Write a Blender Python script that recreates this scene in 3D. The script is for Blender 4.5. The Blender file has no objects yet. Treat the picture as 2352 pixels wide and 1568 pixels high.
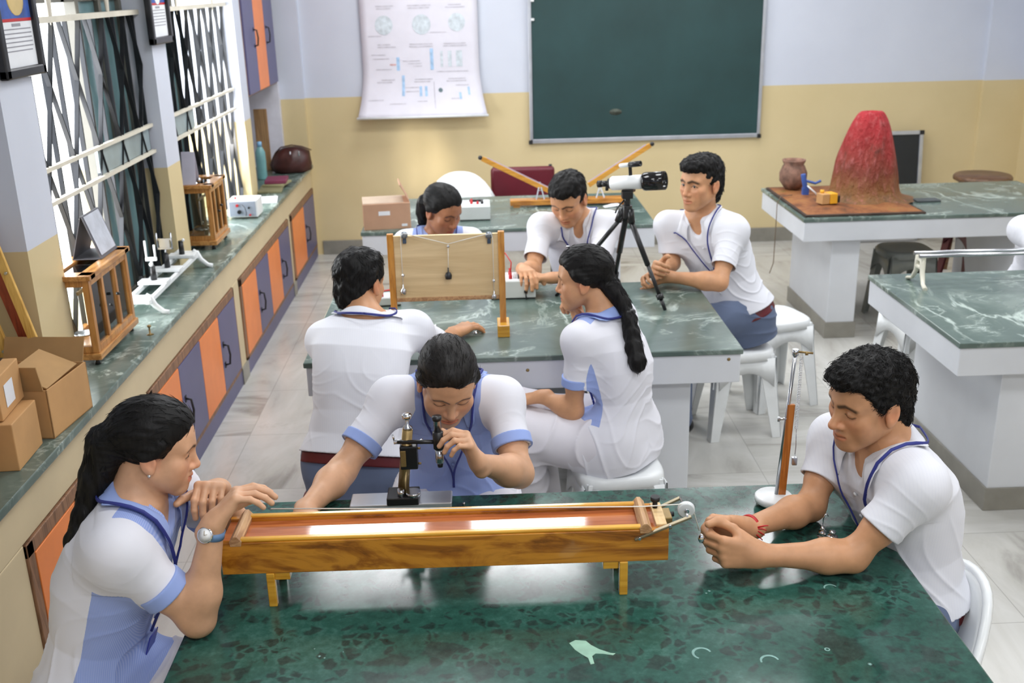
import bpy, bmesh, math, random
import numpy as np
from mathutils import Vector, Matrix
C = bpy.context.scene
COL = C.collection
# ---------------------------------------------------------------- camera
HC = 2.10
LENS_PX = 2405.0
_p, _y, _r = math.radians(18.99), math.radians(1.3287), math.radians(1.414)
FW = Vector((math.sin(_y)*math.cos(_p), math.cos(_y)*math.cos(_p), -math.sin(_p)))
_R0 = Vector((math.cos(_y), -math.sin(_y), 0)); _D0 = FW.cross(_R0)
CX = _R0*math.cos(_r) + _D0*math.sin(_r); CY = -_R0*math.sin(_r) + _D0*math.cos(_r)
CAMPOS = Vector((0, 0, HC))
cd = bpy.data.cameras.new('camera'); cam = bpy.data.objects.new('camera', cd); COL.objects.link(cam)
cd.sensor_width = 36.0; cd.lens = 36.0*LENS_PX/2352.0; cd.clip_start = 0.05; cd.clip_end = 200
cd.dof.use_dof = True; cd.dof.focus_distance = 2.62; cd.dof.aperture_fstop = 5.2
_m = Matrix.Identity(4)
for i in range(3):
    _m[i][0] = CX[i]; _m[i][1] = -CY[i]; _m[i][2] = -FW[i]; _m[i][3] = CAMPOS[i]
cam.matrix_world = _m
C.camera = cam
# ---------------------------------------------------------------- world, lamps, exposure
C.view_settings.view_transform = 'Standard'; C.view_settings.look = 'None'
C.view_settings.gamma = 1.0; C.view_settings.use_curve_mapping = False
C.view_settings.exposure = 0.58
C.cycles.use_denoising = True
C.cycles.max_bounces = 8; C.cycles.diffuse_bounces = 4; C.cycles.glossy_bounces = 4
C.cycles.transmission_bounces = 8; C.cycles.transparent_max_bounces = 12
C.cycles.sample_clamp_indirect = 6.0; C.cycles.caustics_reflective = False; C.cycles.caustics_refractive = False
w = bpy.data.worlds.new('sky'); C.world = w; w.use_nodes = True
bg = w.node_tree.nodes['Background']; bg.inputs[0].default_value = (0.93, 0.97, 1.0, 1); bg.inputs[1].default_value = 5.0
def area_lamp(name, loc, rot, sx, sy, power, color=(1, 1, 1)):
    d = bpy.data.lights.new(name, 'AREA'); d.shape = 'RECTANGLE'; d.size = sx; d.size_y = sy
    d.energy = power; d.color = color
    o = bpy.data.objects.new(name, d); COL.objects.link(o); o.location = loc; o.rotation_euler = rot
    return o
CEIL = 3.05
LAMPS = [(-0.80, 6.0), (0.21, 6.0), (1.75, 6.0), (3.3, 6.0), (-0.30, 7.5), (1.75, 7.5), (-0.30, 4.1), (1.5, 4.1), (3.1, 4.1), (0.3, 2.0), (2.2, 2.0), (0.3, -0.2), (2.2, -0.2)]
for _x, _yy in LAMPS:
    area_lamp('ceiling_and_fill_lamp', (_x, _yy, CEIL-0.085), (0, 0, 0), 0.70, 0.55, 13.0 if _yy > 3 else (12.0 if _yy > 1 else 22.0), (0.97, 0.985, 1.0))  # front row is added fill, stronger, for surfaces turned towards the camera
# daylight through the open sashes of the two barred windows, and the sun glint it throws on the back wall
for _y0, _y1 in ((3.82, 4.64), (6.10, 7.03)):
    area_lamp('window_daylight', (-1.90, (_y0+_y1)/2, 1.45), (0, math.radians(-90), 0), 1.3, _y1-_y0, 16.0, (0.97, 0.98, 1.0))
_d = bpy.data.lights.new('sun_glint', 'SPOT'); _d.energy = 230; _d.color = (1.0, 0.93, 0.82); _d.spot_size = math.radians(17); _d.spot_blend = 0.9; _d.shadow_soft_size = 0.05
_o = bpy.data.objects.new('sun_glint', _d); COL.objects.link(_o); _o.location = (-1.97, 6.40, 1.30)
_o.rotation_euler = (Vector((-0.62, 8.47, 0.76))-Vector(_o.location)).to_track_quat('-Z', 'Y').to_euler()
# ---------------------------------------------------------------- helpers
rnd = random.Random(7)
PI = math.pi
def at(x, y, Y):
    """point at depth Y seen at pixel x, y of the 2352 x 1568 frame"""
    v = FW + CX*((x-1176)/LENS_PX) + CY*((y-784)/LENS_PX)
    return CAMPOS + v*(Y/v.y)
def atz(x, y, h):
    v = FW + CX*((x-1176)/LENS_PX) + CY*((y-784)/LENS_PX)
    return CAMPOS + v*((h-HC)/v.z)
def atx(x, y, X):
    v = FW + CX*((x-1176)/LENS_PX) + CY*((y-784)/LENS_PX)
    return CAMPOS + v*(X/v.x)
def tag(o, label=None, cat=None, group=None, kind=None):
    if label: o['label'] = label
    if cat: o['category'] = cat
    if group: o['group'] = group
    if kind: o['kind'] = kind
    return o
def thing(name, label, cat, loc=(0, 0, 0), rotz=0.0, group=None):
    o = bpy.data.objects.new(name, None); COL.objects.link(o)
    o.empty_display_size = 0.05
    o.location = loc; o.rotation_euler = (0, 0, rotz)
    return tag(o, label, cat, group)
def copy_tree(o, parent=None):
    c = o.copy(); COL.objects.link(c)
    if parent is not None: c.parent = parent
    for ch in list(o.children): copy_tree(ch, c)
    return c
def frame_from(d, up=(0, 0, 1)):
    d = Vector(d).normalized(); u = Vector(up)
    if abs(d.dot(u.normalized())) > 0.98: u = Vector((0, 1, 0))
    x = u.cross(d).normalized(); y = d.cross(x)
    return x, y, d
class MB:
    """collects shapes and links them as ONE mesh object"""
    def __init__(s): s.v = []; s.f = []; s.sm = []; s.mi = []
    def add(s, vs, fs, smooth=False, mi=0):
        b = len(s.v); s.v += [tuple(q) for q in vs]
        s.f += [tuple(b+i for i in q) for q in fs]; s.sm += [smooth]*len(fs); s.mi += [mi]*len(fs)
        return s
    def box(s, c, d, rz=0.0, M=None, mi=0):
        hx, hy, hz = d[0]/2, d[1]/2, d[2]/2
        pts = [Vector((x, y, z)) for z in (-hz, hz) for y in (-hy, hy) for x in (-hx, hx)]
        R = M if M is not None else Matrix.Rotation(rz, 3, 'Z')
        c = Vector(c); pts = [R @ q + c for q in pts]
        return s.add(pts, [(0, 2, 3, 1), (4, 5, 7, 6), (0, 1, 5, 4), (2, 6, 7, 3), (0, 4, 6, 2), (1, 3, 7, 5)], mi=mi)
    def span(s, a, b, mi=0):
        a = Vector(a); b = Vector(b)
        return s.box((a+b)/2, [abs(b[i]-a[i]) for i in range(3)], mi=mi)
    def bar(s, a, b, w, t, up=(0, 0, 1), mi=0):
        """rectangular bar from a to b, width w across, thickness t along up"""
        a = Vector(a); b = Vector(b); x, y, d = frame_from(b-a, up)
        R = Matrix((x, y, d)).transposed()
        return s.box((a+b)/2, (w, t, (b-a).length), M=R, mi=mi)
    def tube(s, pts, r, n=10, cap=True, mi=0, flat=1.0, up=(0, 0, 1), close=False):
        pts = [Vector(q) for q in pts]; N = len(pts)
        rs = r if isinstance(r, (list, tuple)) else [r]*N
        vs = []; prevx = None
        for i, q in enumerate(pts):
            if close: d = pts[(i+1) % N]-pts[i-1]
            else: d = pts[min(i+1, N-1)]-pts[max(i-1, 0)]
            if prevx is None: x, y, d = frame_from(d, up)
            else:
                d = d.normalized(); x = (prevx - d*prevx.dot(d)).normalized(); y = d.cross(x)
            prevx = x
            for k in range(n):
                a = 2*PI*k/n
                vs.append(q + x*(math.cos(a)*rs[i]) + y*(math.sin(a)*rs[i]*flat))
        fs = []
        for i in range(N if close else N-1):
            j = (i+1) % N
            for k in range(n):
                fs.append((i*n+k, i*n+(k+1) % n, j*n+(k+1) % n, j*n+k))
        s.add(vs, fs, True, mi)
        if cap and not close:
            b = len(s.v)-len(vs)
            s.f += [tuple(b+k for k in range(n))[::-1], tuple(b+(N-1)*n+k for k in range(n))]; s.sm += [False]*2; s.mi += [mi]*2
        return s
    def cyl(s, a, b, r, r2=None, n=20, mi=0):
        return s.tube([a, b], [r, r if r2 is None else r2], n, mi=mi)
    def lathe(s, prof, c=(0, 0, 0), axis=(0, 0, 1), n=24, mi=0, sx=1.0, sy=1.0):
        x, y, d = frame_from(axis); c = Vector(c); vs = []; fs = []
        for (r, h) in prof:
            for k in range(n):
                a = 2*PI*k/n
                vs.append(c + x*(math.cos(a)*r*sx) + y*(math.sin(a)*r*sy) + d*h)
        for i in range(len(prof)-1):
            for k in range(n):
                fs.append((i*n+k, i*n+(k+1) % n, (i+1)*n+(k+1) % n, (i+1)*n+k))
        if prof[0][0] > 1e-5: fs.append(tuple(range(n))[::-1])
        if prof[-1][0] > 1e-5: fs.append(tuple((len(prof)-1)*n+k for k in range(n)))
        return s.add(vs, fs, True, mi)
    def prism(s, poly, a, b, origin=(0, 0, 0), ux=(1, 0, 0), uy=(0, 0, 1), ud=(0, 1, 0), mi=0):
        """poly in (ux, uy), extruded from a to b along ud"""
        o = Vector(origin); ux = Vector(ux); uy = Vector(uy); ud = Vector(ud); n = len(poly)
        vs = [o+ux*q[0]+uy*q[1]+ud*a for q in poly] + [o+ux*q[0]+uy*q[1]+ud*b for q in poly]
        fs = [tuple(range(n))[::-1], tuple(range(n, 2*n))] + [(i, (i+1) % n, n+(i+1) % n, n+i) for i in range(n)]
        return s.add(vs, fs, mi=mi)
    def sphere(s, c, r, n=14, m=10, mi=0):
        rr = r if isinstance(r, (list, tuple)) else (r, r, r)
        c = Vector(c); vs = [c+Vector((0, 0, rr[2]))]
        for i in range(1, m):
            t = PI*i/m
            for k in range(n):
                a = 2*PI*k/n
                vs.append(c+Vector((rr[0]*math.sin(t)*math.cos(a), rr[1]*math.sin(t)*math.sin(a), rr[2]*math.cos(t))))
        vs.append(c-Vector((0, 0, rr[2]))); fs = []
        for k in range(n): fs.append((0, 1+k, 1+(k+1) % n))
        for i in range(m-2):
            for k in range(n):
                fs.append((1+i*n+k, 1+(i+1)*n+k, 1+(i+1)*n+(k+1) % n, 1+i*n+(k+1) % n))
        l = len(vs)-1
        for k in range(n): fs.append((l, 1+(m-2)*n+(k+1) % n, 1+(m-2)*n+k))
        return s.add(vs, fs, True, mi)
    def build(s, name, mats, parent=None, bevel=0.0, seg=2, loc=None, fixn=True):
        me = bpy.data.meshes.new(name); me.from_pydata(s.v, [], s.f)
        if fixn:
            b = bmesh.new(); b.from_mesh(me); bmesh.ops.recalc_face_normals(b, faces=b.faces); b.to_mesh(me); b.free()
        me.polygons.foreach_set('use_smooth', s.sm)
        for m in (mats if isinstance(mats, (list, tuple)) else [mats]): me.materials.append(m)
        if max(s.mi): me.polygons.foreach_set('material_index', s.mi)
        o = bpy.data.objects.new(name, me); COL.objects.link(o)
        if parent is not None: o.parent = parent
        if loc is not None: o.location = loc
        if bevel > 0:
            md = o.modifiers.new('soft_edges', 'BEVEL'); md.width = bevel; md.segments = seg; md.limit_method = 'ANGLE'; md.angle_limit = 0.7
        return o
def struct(name, mb, m, bevel=0.0, parent=None, label=None):
    o = mb.build(name, m, parent, bevel)
    if parent is None: o['kind'] = 'structure'
    if label: o['label'] = label
    return o
# ---------------------------------------------------------------- materials
class NT:
    def __init__(s, name):
        s.m = bpy.data.materials.new(name); s.m.use_nodes = True; s.t = s.m.node_tree
        s.b = s.t.nodes['Principled BSDF']
    def n(s, typ, **kw):
        q = s.t.nodes.new(typ)
        for k, v in kw.items():
            if k.startswith('i_'):
                key = k[2:]; key = int(key) if key.isdigit() else key.replace('_', ' ')
                q.inputs[key].default_value = v
            else: setattr(q, k, v)
        return q
    def l(s, a, b): s.t.links.new(a, b)
    def coord(s, scale=(1, 1, 1), rot=(0, 0, 0), kind='Object', loc=(0, 0, 0)):
        tc = s.n('ShaderNodeTexCoord'); mp = s.n('ShaderNodeMapping')
        mp.inputs['Scale'].default_value = scale; mp.inputs['Rotation'].default_value = rot; mp.inputs['Location'].default_value = loc
        s.l(tc.outputs[kind], mp.inputs[0]); return mp.outputs[0]
    def noise(s, vec, scale, detail=3.0, rough=0.55, dist=0.0):
        q = s.n('ShaderNodeTexNoise'); q.inputs['Scale'].default_value = scale; q.inputs['Detail'].default_value = detail
        q.inputs['Roughness'].default_value = rough; q.inputs['Distortion'].default_value = dist
        s.l(vec, q.inputs['Vector']); return q.outputs[0]
    def ramp(s, fac, stops, interp='LINEAR'):
        q = s.n('ShaderNodeValToRGB'); e = q.color_ramp.elements; q.color_ramp.interpolation = interp
        while len(e) < len(stops): e.new(0.5)
        for el, (p, c) in zip(e, stops):
            el.position = p; el.color = (c, c, c, 1) if isinstance(c, (int, float)) else (c[0], c[1], c[2], 1)
        s.l(fac, q.inputs[0]); return q.outputs[0]
    def mix(s, fac, a, b, mode='MIX'):
        q = s.n('ShaderNodeMix', data_type='RGBA', blend_type=mode)
        for sock, v in ((q.inputs[0], fac), (q.inputs[6], a), (q.inputs[7], b)):
            if hasattr(v, 'is_linked') or isinstance(v, bpy.types.NodeSocket): s.l(v, sock)
            elif isinstance(v, (int, float)): sock.default_value = v
            else: sock.default_value = (v[0], v[1], v[2], 1)
        return q.outputs[2]
    def math(s, op, a, b=0.0):
        q = s.n('ShaderNodeMath', operation=op)
        for sock, v in ((q.inputs[0], a), (q.inputs[1], b)):
            if isinstance(v, (int, float)): sock.default_value = v
            else: s.l(v, sock)
        return q.outputs[0]
    def bump(s, h, strength=0.2, dist=0.01):
        q = s.n('ShaderNodeBump'); q.inputs['Strength'].default_value = strength; q.inputs['Distance'].default_value = dist
        s.l(h, q.inputs['Height']); s.l(q.outputs[0], s.b.inputs['Normal'])
    def set(s, color=None, rough=0.5, metal=0.0, spec=0.5, **kw):
        if color is not None:
            if isinstance(color, bpy.types.NodeSocket): s.l(color, s.b.inputs['Base Color'])
            else: s.b.inputs['Base Color'].default_value = (color[0], color[1], color[2], 1)
        if isinstance(rough, bpy.types.NodeSocket): s.l(rough, s.b.inputs['Roughness'])
        else: s.b.inputs['Roughness'].default_value = rough
        s.b.inputs['Metallic'].default_value = metal; s.b.inputs['Specular IOR Level'].default_value = spec
        for k, v in kw.items(): s.b.inputs[k.replace('_', ' ')].default_value = v
        return s.m
def sl(r, g=None, b=None):
    """display (0-255) to scene-linear colour"""
    if g is None: g = b = r
    f = lambda c: (c/255/12.92) if c <= 10 else ((c/255+0.055)/1.055)**2.4
    return (f(r), f(g), f(b))
MATS = {}
def plain(name, c, rough=0.5, metal=0.0, spec=0.5, var=0.06, vs=9.0, bump=0.0, bs=60.0, **kw):
    """a flat finish with a slight unevenness"""
    if name in MATS: return MATS[name]
    t = NT(name); v = t.coord()
    n = t.noise(v, vs, 4)
    d = tuple(max(0.0, q*(1-var*2)) for q in c); e = tuple(min(1.0, q*(1+var)) for q in c)
    col = t.ramp(n, [(0.3, d), (0.7, e)])
    if bump: t.bump(t.noise(v, bs, 3), bump, 0.004)
    MATS[name] = t.set(col, rough, metal, spec, **kw); return MATS[name]
def wood(name, dark, light, scale=1.0, axis=0, rough=0.35, spec=0.5, ring=6.0, coat=0.0):
    if name in MATS: return MATS[name]
    t = NT(name); sc = [14.0*scale]*3; sc[axis] = 1.3*scale
    v = t.coord(tuple(sc)); n1 = t.noise(v, 1.2, 5, 0.6, 0.6)
    sc2 = [90.0*scale]*3; sc2[axis] = 4.0*scale
    n2 = t.noise(t.coord(tuple(sc2)), 1.0, 3)
    q = t.math('FRACT', t.math('MULTIPLY', n1, ring))
    q = t.math('ABSOLUTE', t.math('SUBTRACT', q, 0.5))
    f = t.math('ADD', t.math('MULTIPLY', q, 1.4), t.math('MULTIPLY', n2, 0.45))
    col = t.ramp(f, [(0.1, dark), (0.85, light)])
    t.bump(n2, 0.08, 0.002)
    MATS[name] = t.set(col, rough, 0, spec, Coat_Weight=coat, Coat_Roughness=0.08); return MATS[name]
def glass(name, tint=(1, 1, 1), alpha=0.12, rough=0.02):
    if name in MATS: return MATS[name]
    t = NT(name); tr = t.n('ShaderNodeBsdfTransparent'); tr.inputs[0].default_value = (tint[0], tint[1], tint[2], 1)
    gl = t.n('ShaderNodeBsdfGlossy'); gl.inputs['Roughness'].default_value = rough
    fr = t.n('ShaderNodeFresnel'); fr.inputs[0].default_value = 1.45
    f = t.math('ADD', fr.outputs[0], alpha)
    mx = t.n('ShaderNodeMixShader'); t.l(f, mx.inputs[0]); t.l(tr.outputs[0], mx.inputs[1]); t.l(gl.outputs[0], mx.inputs[2])
    t.l(mx.outputs[0], t.t.nodes['Material Output'].inputs[0])
    MATS[name] = t.m; return t.m
# ================================================================ the room
YB = 8.47; XL = -1.565; XR = 4.35; STRIPE = 1.265; CTOP = 0.752
def wall_paint():
    t = NT('wall_paint'); tc = t.n('ShaderNodeTexCoord'); sep = t.n('ShaderNodeSeparateXYZ'); t.l(tc.outputs['Object'], sep.inputs[0])
    f = t.math('GREATER_THAN', sep.outputs[2], STRIPE)
    n = t.noise(tc.outputs['Object'], 1.6, 4); n2 = t.noise(tc.outputs['Object'], 60, 2)
    yel = t.ramp(n, [(0.3, sl(205, 187, 144)), (0.7, sl(214, 196, 154))])
    wht = t.ramp(n, [(0.3, sl(198, 203, 216)), (0.7, sl(206, 211, 223))])
    t.bump(n2, 0.05, 0.002)
    return t.set(t.mix(f, yel, wht), 0.42, 0, 0.35)
M_WALL = wall_paint()
def floor_marble():
    t = NT('floor_marble'); v = t.coord((1, 1, 1))
    st = t.noise(t.coord((0.55, 2.6, 1), (0, 0, 0.35)), 1.7, 7, 0.62, 1.4)
    st2 = t.noise(t.coord((2.4, 0.7, 1), (0, 0, 0.2)), 1.3, 6, 0.6, 1.0)
    br = t.n('ShaderNodeTexBrick'); br.inputs['Scale'].default_value = 1.0; br.offset = 0.0
    for k, q in (('Mortar Size', 0.0022), ('Brick Width', 0.60), ('Row Height', 0.60), ('Mortar Smooth', 0.3)): br.inputs[k].default_value = q
    br.inputs['Color1'].default_value = (0, 0, 0, 1); br.inputs['Color2'].default_value = (1, 1, 1, 1); br.inputs['Mortar'].default_value = (0.5, 0.5, 0.5, 1)
    t.l(v, br.inputs[0])
    pick = t.mix(t.math('GREATER_THAN', br.outputs[0], 0.5), st, st2)
    c = t.ramp(pick, [(0.28, sl(134, 130, 124)), (0.44, sl(182, 180, 174)), (0.64, sl(200, 199, 195))])
    dirt = t.ramp(t.noise(v, 2.3, 6, 0.7), [(0.62, (1, 1, 1)), (0.80, sl(196, 188, 174))])
    c = t.mix(1.0, c, dirt, 'MULTIPLY')
    c = t.mix(t.math('MULTIPLY', br.outputs[1], 0.45), c, sl(120, 117, 110))
    return t.set(c, 0.24, 0, 0.45)
M_FLOOR = floor_marble()
def green_marble(name, style):
    t = NT(name); v = t.coord()
    if style == 'breccia':
        wv = t.n('ShaderNodeVectorMath', operation='ADD'); nz = t.n('ShaderNodeTexNoise'); nz.inputs['Scale'].default_value = 9; nz.inputs['Detail'].default_value = 4
        t.l(v, nz.inputs['Vector']); sc = t.n('ShaderNodeVectorMath', operation='SCALE'); sc.inputs['Scale'].default_value = 0.085
        t.l(nz.outputs[1], sc.inputs[0]); t.l(v, wv.inputs[0]); t.l(sc.outputs[0], wv.inputs[1])
        def vor(scale, feat):
            q = t.n('ShaderNodeTexVoronoi', feature=feat); q.inputs['Scale'].default_value = scale; t.l(wv.outputs[0], q.inputs['Vector']); return q
        e1 = vor(12.5, 'DISTANCE_TO_EDGE').outputs[0]; c1 = vor(12.5, 'F1').outputs['Color']
        e2 = vor(36, 'DISTANCE_TO_EDGE').outputs[0]; c2 = vor(36, 'F1').outputs['Color']
        s1 = t.n('ShaderNodeSeparateColor'); t.l(c1, s1.inputs[0]); s2 = t.n('ShaderNodeSeparateColor'); t.l(c2, s2.inputs[0])
        cloud = t.noise(v, 3.2, 6, 0.65)
        big = t.math('MULTIPLY', t.math('GREATER_THAN', s1.outputs[0], 0.76), t.ramp(e1, [(0.08, 0), (0.17, 1)]))
        sm = t.math('MULTIPLY', t.math('GREATER_THAN', t.math('ADD', s2.outputs[1], t.math('MULTIPLY', cloud, 0.5)), 0.78), t.ramp(e2, [(0.05, 0), (0.20, 1)]))
        f = t.math('MAXIMUM', t.math('MULTIPLY', big, 0.85), t.math('MULTIPLY', sm, 0.9))
        fine = t.noise(v, 42, 5, 0.7)
        base = t.ramp(t.math('ADD', t.math('MULTIPLY', cloud, 0.6), t.math('MULTIPLY', fine, 0.45)), [(0.36, sl(30, 60, 53)), (0.55, sl(46, 88, 78)), (0.74, sl(76, 120, 110))])
        dark = t.ramp(fine, [(0.3, sl(28, 42, 40)), (0.75, sl(52, 74, 68))])
        col = t.mix(f, base, dark)
        return t.set(col, t.ramp(cloud, [(0.3, 0.10), (0.7, 0.2)]), 0, 0.5)
    n = t.noise(v, 2.2, 8, 0.62, 0.8)
    base = t.ramp(n, [(0.28, sl(66, 82, 77)), (0.52, sl(92, 108, 101)), (0.75, sl(132, 145, 138))])
    vein = t.math('ABSOLUTE', t.math('SUBTRACT', t.noise(t.coord((1.2, 0.5, 1), (0, 0, 0.55)), 1.9, 6, 0.6, 0.5), 0.5))
    vein2 = t.math('ABSOLUTE', t.math('SUBTRACT', t.noise(t.coord((0.7, 1.6, 1), (0, 0, -0.7)), 3.4, 6, 0.62, 0.6), 0.5))
    msk = t.ramp(t.noise(v, 1.5, 3), [(0.42, 0), (0.56, 1)])
    f2 = t.math('MULTIPLY', t.ramp(vein2, [(0.0, 0.8), (0.008, 0.3), (0.03, 0)]), t.ramp(t.noise(v, 2.7, 3), [(0.46, 0), (0.6, 1)]))
    f = t.math('MULTIPLY', t.ramp(vein, [(0.0, 1.0), (0.010, 0.55), (0.024, 0)]), msk)
    col = t.mix(t.math('MULTIPLY', t.math('MAXIMUM', f, f2), 0.72), base, sl(206, 220, 212))
    return t.set(col, t.ramp(n, [(0.3, 0.16), (0.7, 0.3)]), 0, 0.5)
M_TOP1 = green_marble('green_breccia_marble', 'breccia'); M_TOP2 = green_marble('green_veined_marble', 'vein')
M_WHITE = plain('white_paint', sl(214, 217, 222), 0.5, var=0.05, vs=2.0, bump=0.04)
M_SKIRT = plain('grey_stone_skirting', sl(140, 137, 128), 0.35, var=0.12, vs=6)
M_BEIGE = plain('beige_paint', sl(206, 188, 152), 0.5, var=0.05, vs=2.5)
M_ORANGE = plain('orange_laminate', sl(232, 132, 66), 0.38, var=0.03); M_PURPLE = plain('violet_laminate', sl(88, 86, 122), 0.38, var=0.03)
M_FRAMEW = wood('brown_frame_wood', sl(98, 68, 48), sl(142, 104, 76), 1.0, 2, 0.5)
M_BLACK = plain('black_plastic', sl(24, 24, 26), 0.35); M_DARK = plain('dark_iron', sl(40, 40, 42), 0.5, 0.3)
M_STEEL = plain('steel', sl(190, 192, 196), 0.22, 1.0, var=0.05); M_CHROME = plain('chrome', sl(220, 222, 226), 0.08, 1.0, var=0.02)
M_BRASS = plain('aged_brass', sl(158, 132, 84), 0.35, 0.55, var=0.15, vs=40); M_ALU = plain('brushed_aluminium', sl(196, 200, 208), 0.35, 0.7)
M_PLASTIC = plain('white_plastic', sl(228, 231, 232), 0.32, var=0.03); M_PAPER = plain('white_paper', sl(226, 228, 232), 0.7, var=0.03)
M_CREAM = plain('cream_enamel', sl(226, 222, 206), 0.35, var=0.04)
M_CARD = plain('brown_cardboard', sl(196, 150, 98), 0.75, var=0.08, vs=5); M_CARD2 = plain('pinkish_cardboard', sl(186, 146, 118), 0.75, var=0.06, vs=5)
M_RED = plain('red_plastic', sl(190, 30, 34), 0.4); M_BLUE = plain('blue_plastic', sl(60, 90, 160), 0.4); M_YELLOW = plain('yellow_plastic', sl(232, 170, 40), 0.4)
M_MAROON = plain('maroon_plastic', sl(96, 22, 36), 0.38, var=0.05)
M_TEAK = wood('varnished_teak', sl(150, 88, 30), sl(206, 140, 56), 0.9, 0, 0.25, coat=0.4)
M_TEAKZ = wood('varnished_teak_upright', sl(178, 116, 44), sl(214, 152, 66), 0.9, 2, 0.25, coat=0.4)
M_TEAKY = wood('varnished_teak_deep', sl(140, 84, 34), sl(196, 130, 60), 0.9, 1, 0.25, coat=0.4)
M_PLY = wood('pale_plywood', sl(212, 184, 136), sl(236, 212, 166), 0.6, 0, 0.5, ring=3)
M_GLASS = glass('clear_glass', (0.93, 0.96, 0.95), 0.03); M_TINT = plain('grey_green_window_glass', sl(104, 134, 138), 0.12, var=0.08, vs=3)
M_STRING = plain('white_string', sl(226, 224, 216), 0.8)
# floor, ceiling, walls
struct('floor', MB().span((-2.1, -1.5, -0.06), (XR+0.1, YB+0.1, 0)), M_FLOOR)
struct('ceiling', MB().span((-2.1, -1.5, CEIL), (XR+0.1, YB+0.1, CEIL+0.1)), plain('ceiling_paint', sl(226, 228, 232), 0.6))
m = MB(); m.span((-2.1, YB, 0), (XR+0.1, YB+0.12, CEIL)); m.span((-2.0, YB-0.05, 0), (-1.385, YB+0.01, CEIL)); m.span((4.0, YB-0.05, 0), (XR, YB+0.01, CEIL))
struct('wall_back', m, M_WALL)
m = MB(); m.span((XR, -1.5, 0), (XR+0.12, YB, CEIL)); m.span((XR-0.09, 7.0, 0), (XR+0.01, 7.35, CEIL)); struct('wall_right', m, M_WALL)
struct('wall_front', MB().span((-2.1, -1.5, 0), (XR+0.1, -1.38, CEIL)), M_WALL)
m = MB()
m.span((-2.1, -1.5, 0), (-1.95, 3.53, CEIL))                       # alcove wall by the camera
for y0, y1 in ((3.53, 3.80), (5.24, 5.47), (7.05, 7.25)): m.span((-2.0, y0, 0), (XL, y1, CEIL))
for y0, y1 in ((3.80, 5.24), (5.47, 7.05)):
    m.span((-2.0, y0, 2.45), (XL-0.03, y1, CEIL)); m.span((-2.0, y0, 0), (XL-0.02, y1, 0.70))
m.span((-2.1, 7.25, 0), (-1.92, YB, CEIL))
struct('wall_left', m, M_WALL)
struct('baseboard_back', MB().span((-1.34, YB-0.014, 0), (XR, YB, 0.115)), M_SKIRT, 0.003)
# window units in the two openings: frames, tinted sashes, clear ventilators above, collapsible grilles inside
M_WFRAME = plain('grey_window_frame', sl(98, 96, 88), 0.5); M_GRILLE = plain('dark_grille_steel', sl(44, 46, 50), 0.45, 0.4, var=0.15)
M_RAIL = plain('pale_rail_paint', sl(214, 208, 192), 0.5)
def window(n, y0, y1, closed):
    f = MB(); x = -1.705
    for a, b in (((x-0.02, y0, 0.70), (x+0.02, y1, 0.76)), ((x-0.02, y0, 2.06), (x+0.02, y1, 2.13)), ((x-0.02, y0, 2.40), (x+0.02, y1, 2.46))): f.span(a, b)
    k = 4
    for i in range(k+1):
        yy = y0+(y1-y0)*i/k; f.span((x-0.02, yy-0.02, 2.06), (x+0.02, yy+0.02, 2.46))
    for yy in (y0, closed[0], closed[1], (closed[0]+closed[1])/2): f.span((x-0.025, yy-0.018, 0.72), (x+0.025, yy+0.018, 2.08))
    root = f.build('window_%d' % n, M_WFRAME, bevel=0.003); root['kind'] = 'structure'
    MB().span((x-0.004, closed[0], 0.75), (x+0.004, closed[1], 2.07)).build('tinted_pane', M_TINT, root)
    MB().span((x-0.004, y0, 2.12), (x+0.004, y1, 2.41)).build('ventilator_pane', M_GLASS, root)
window(1, 3.80, 5.24, (4.66, 5.22)); window(2, 5.47, 7.05, (5.49, 6.08))
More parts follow.
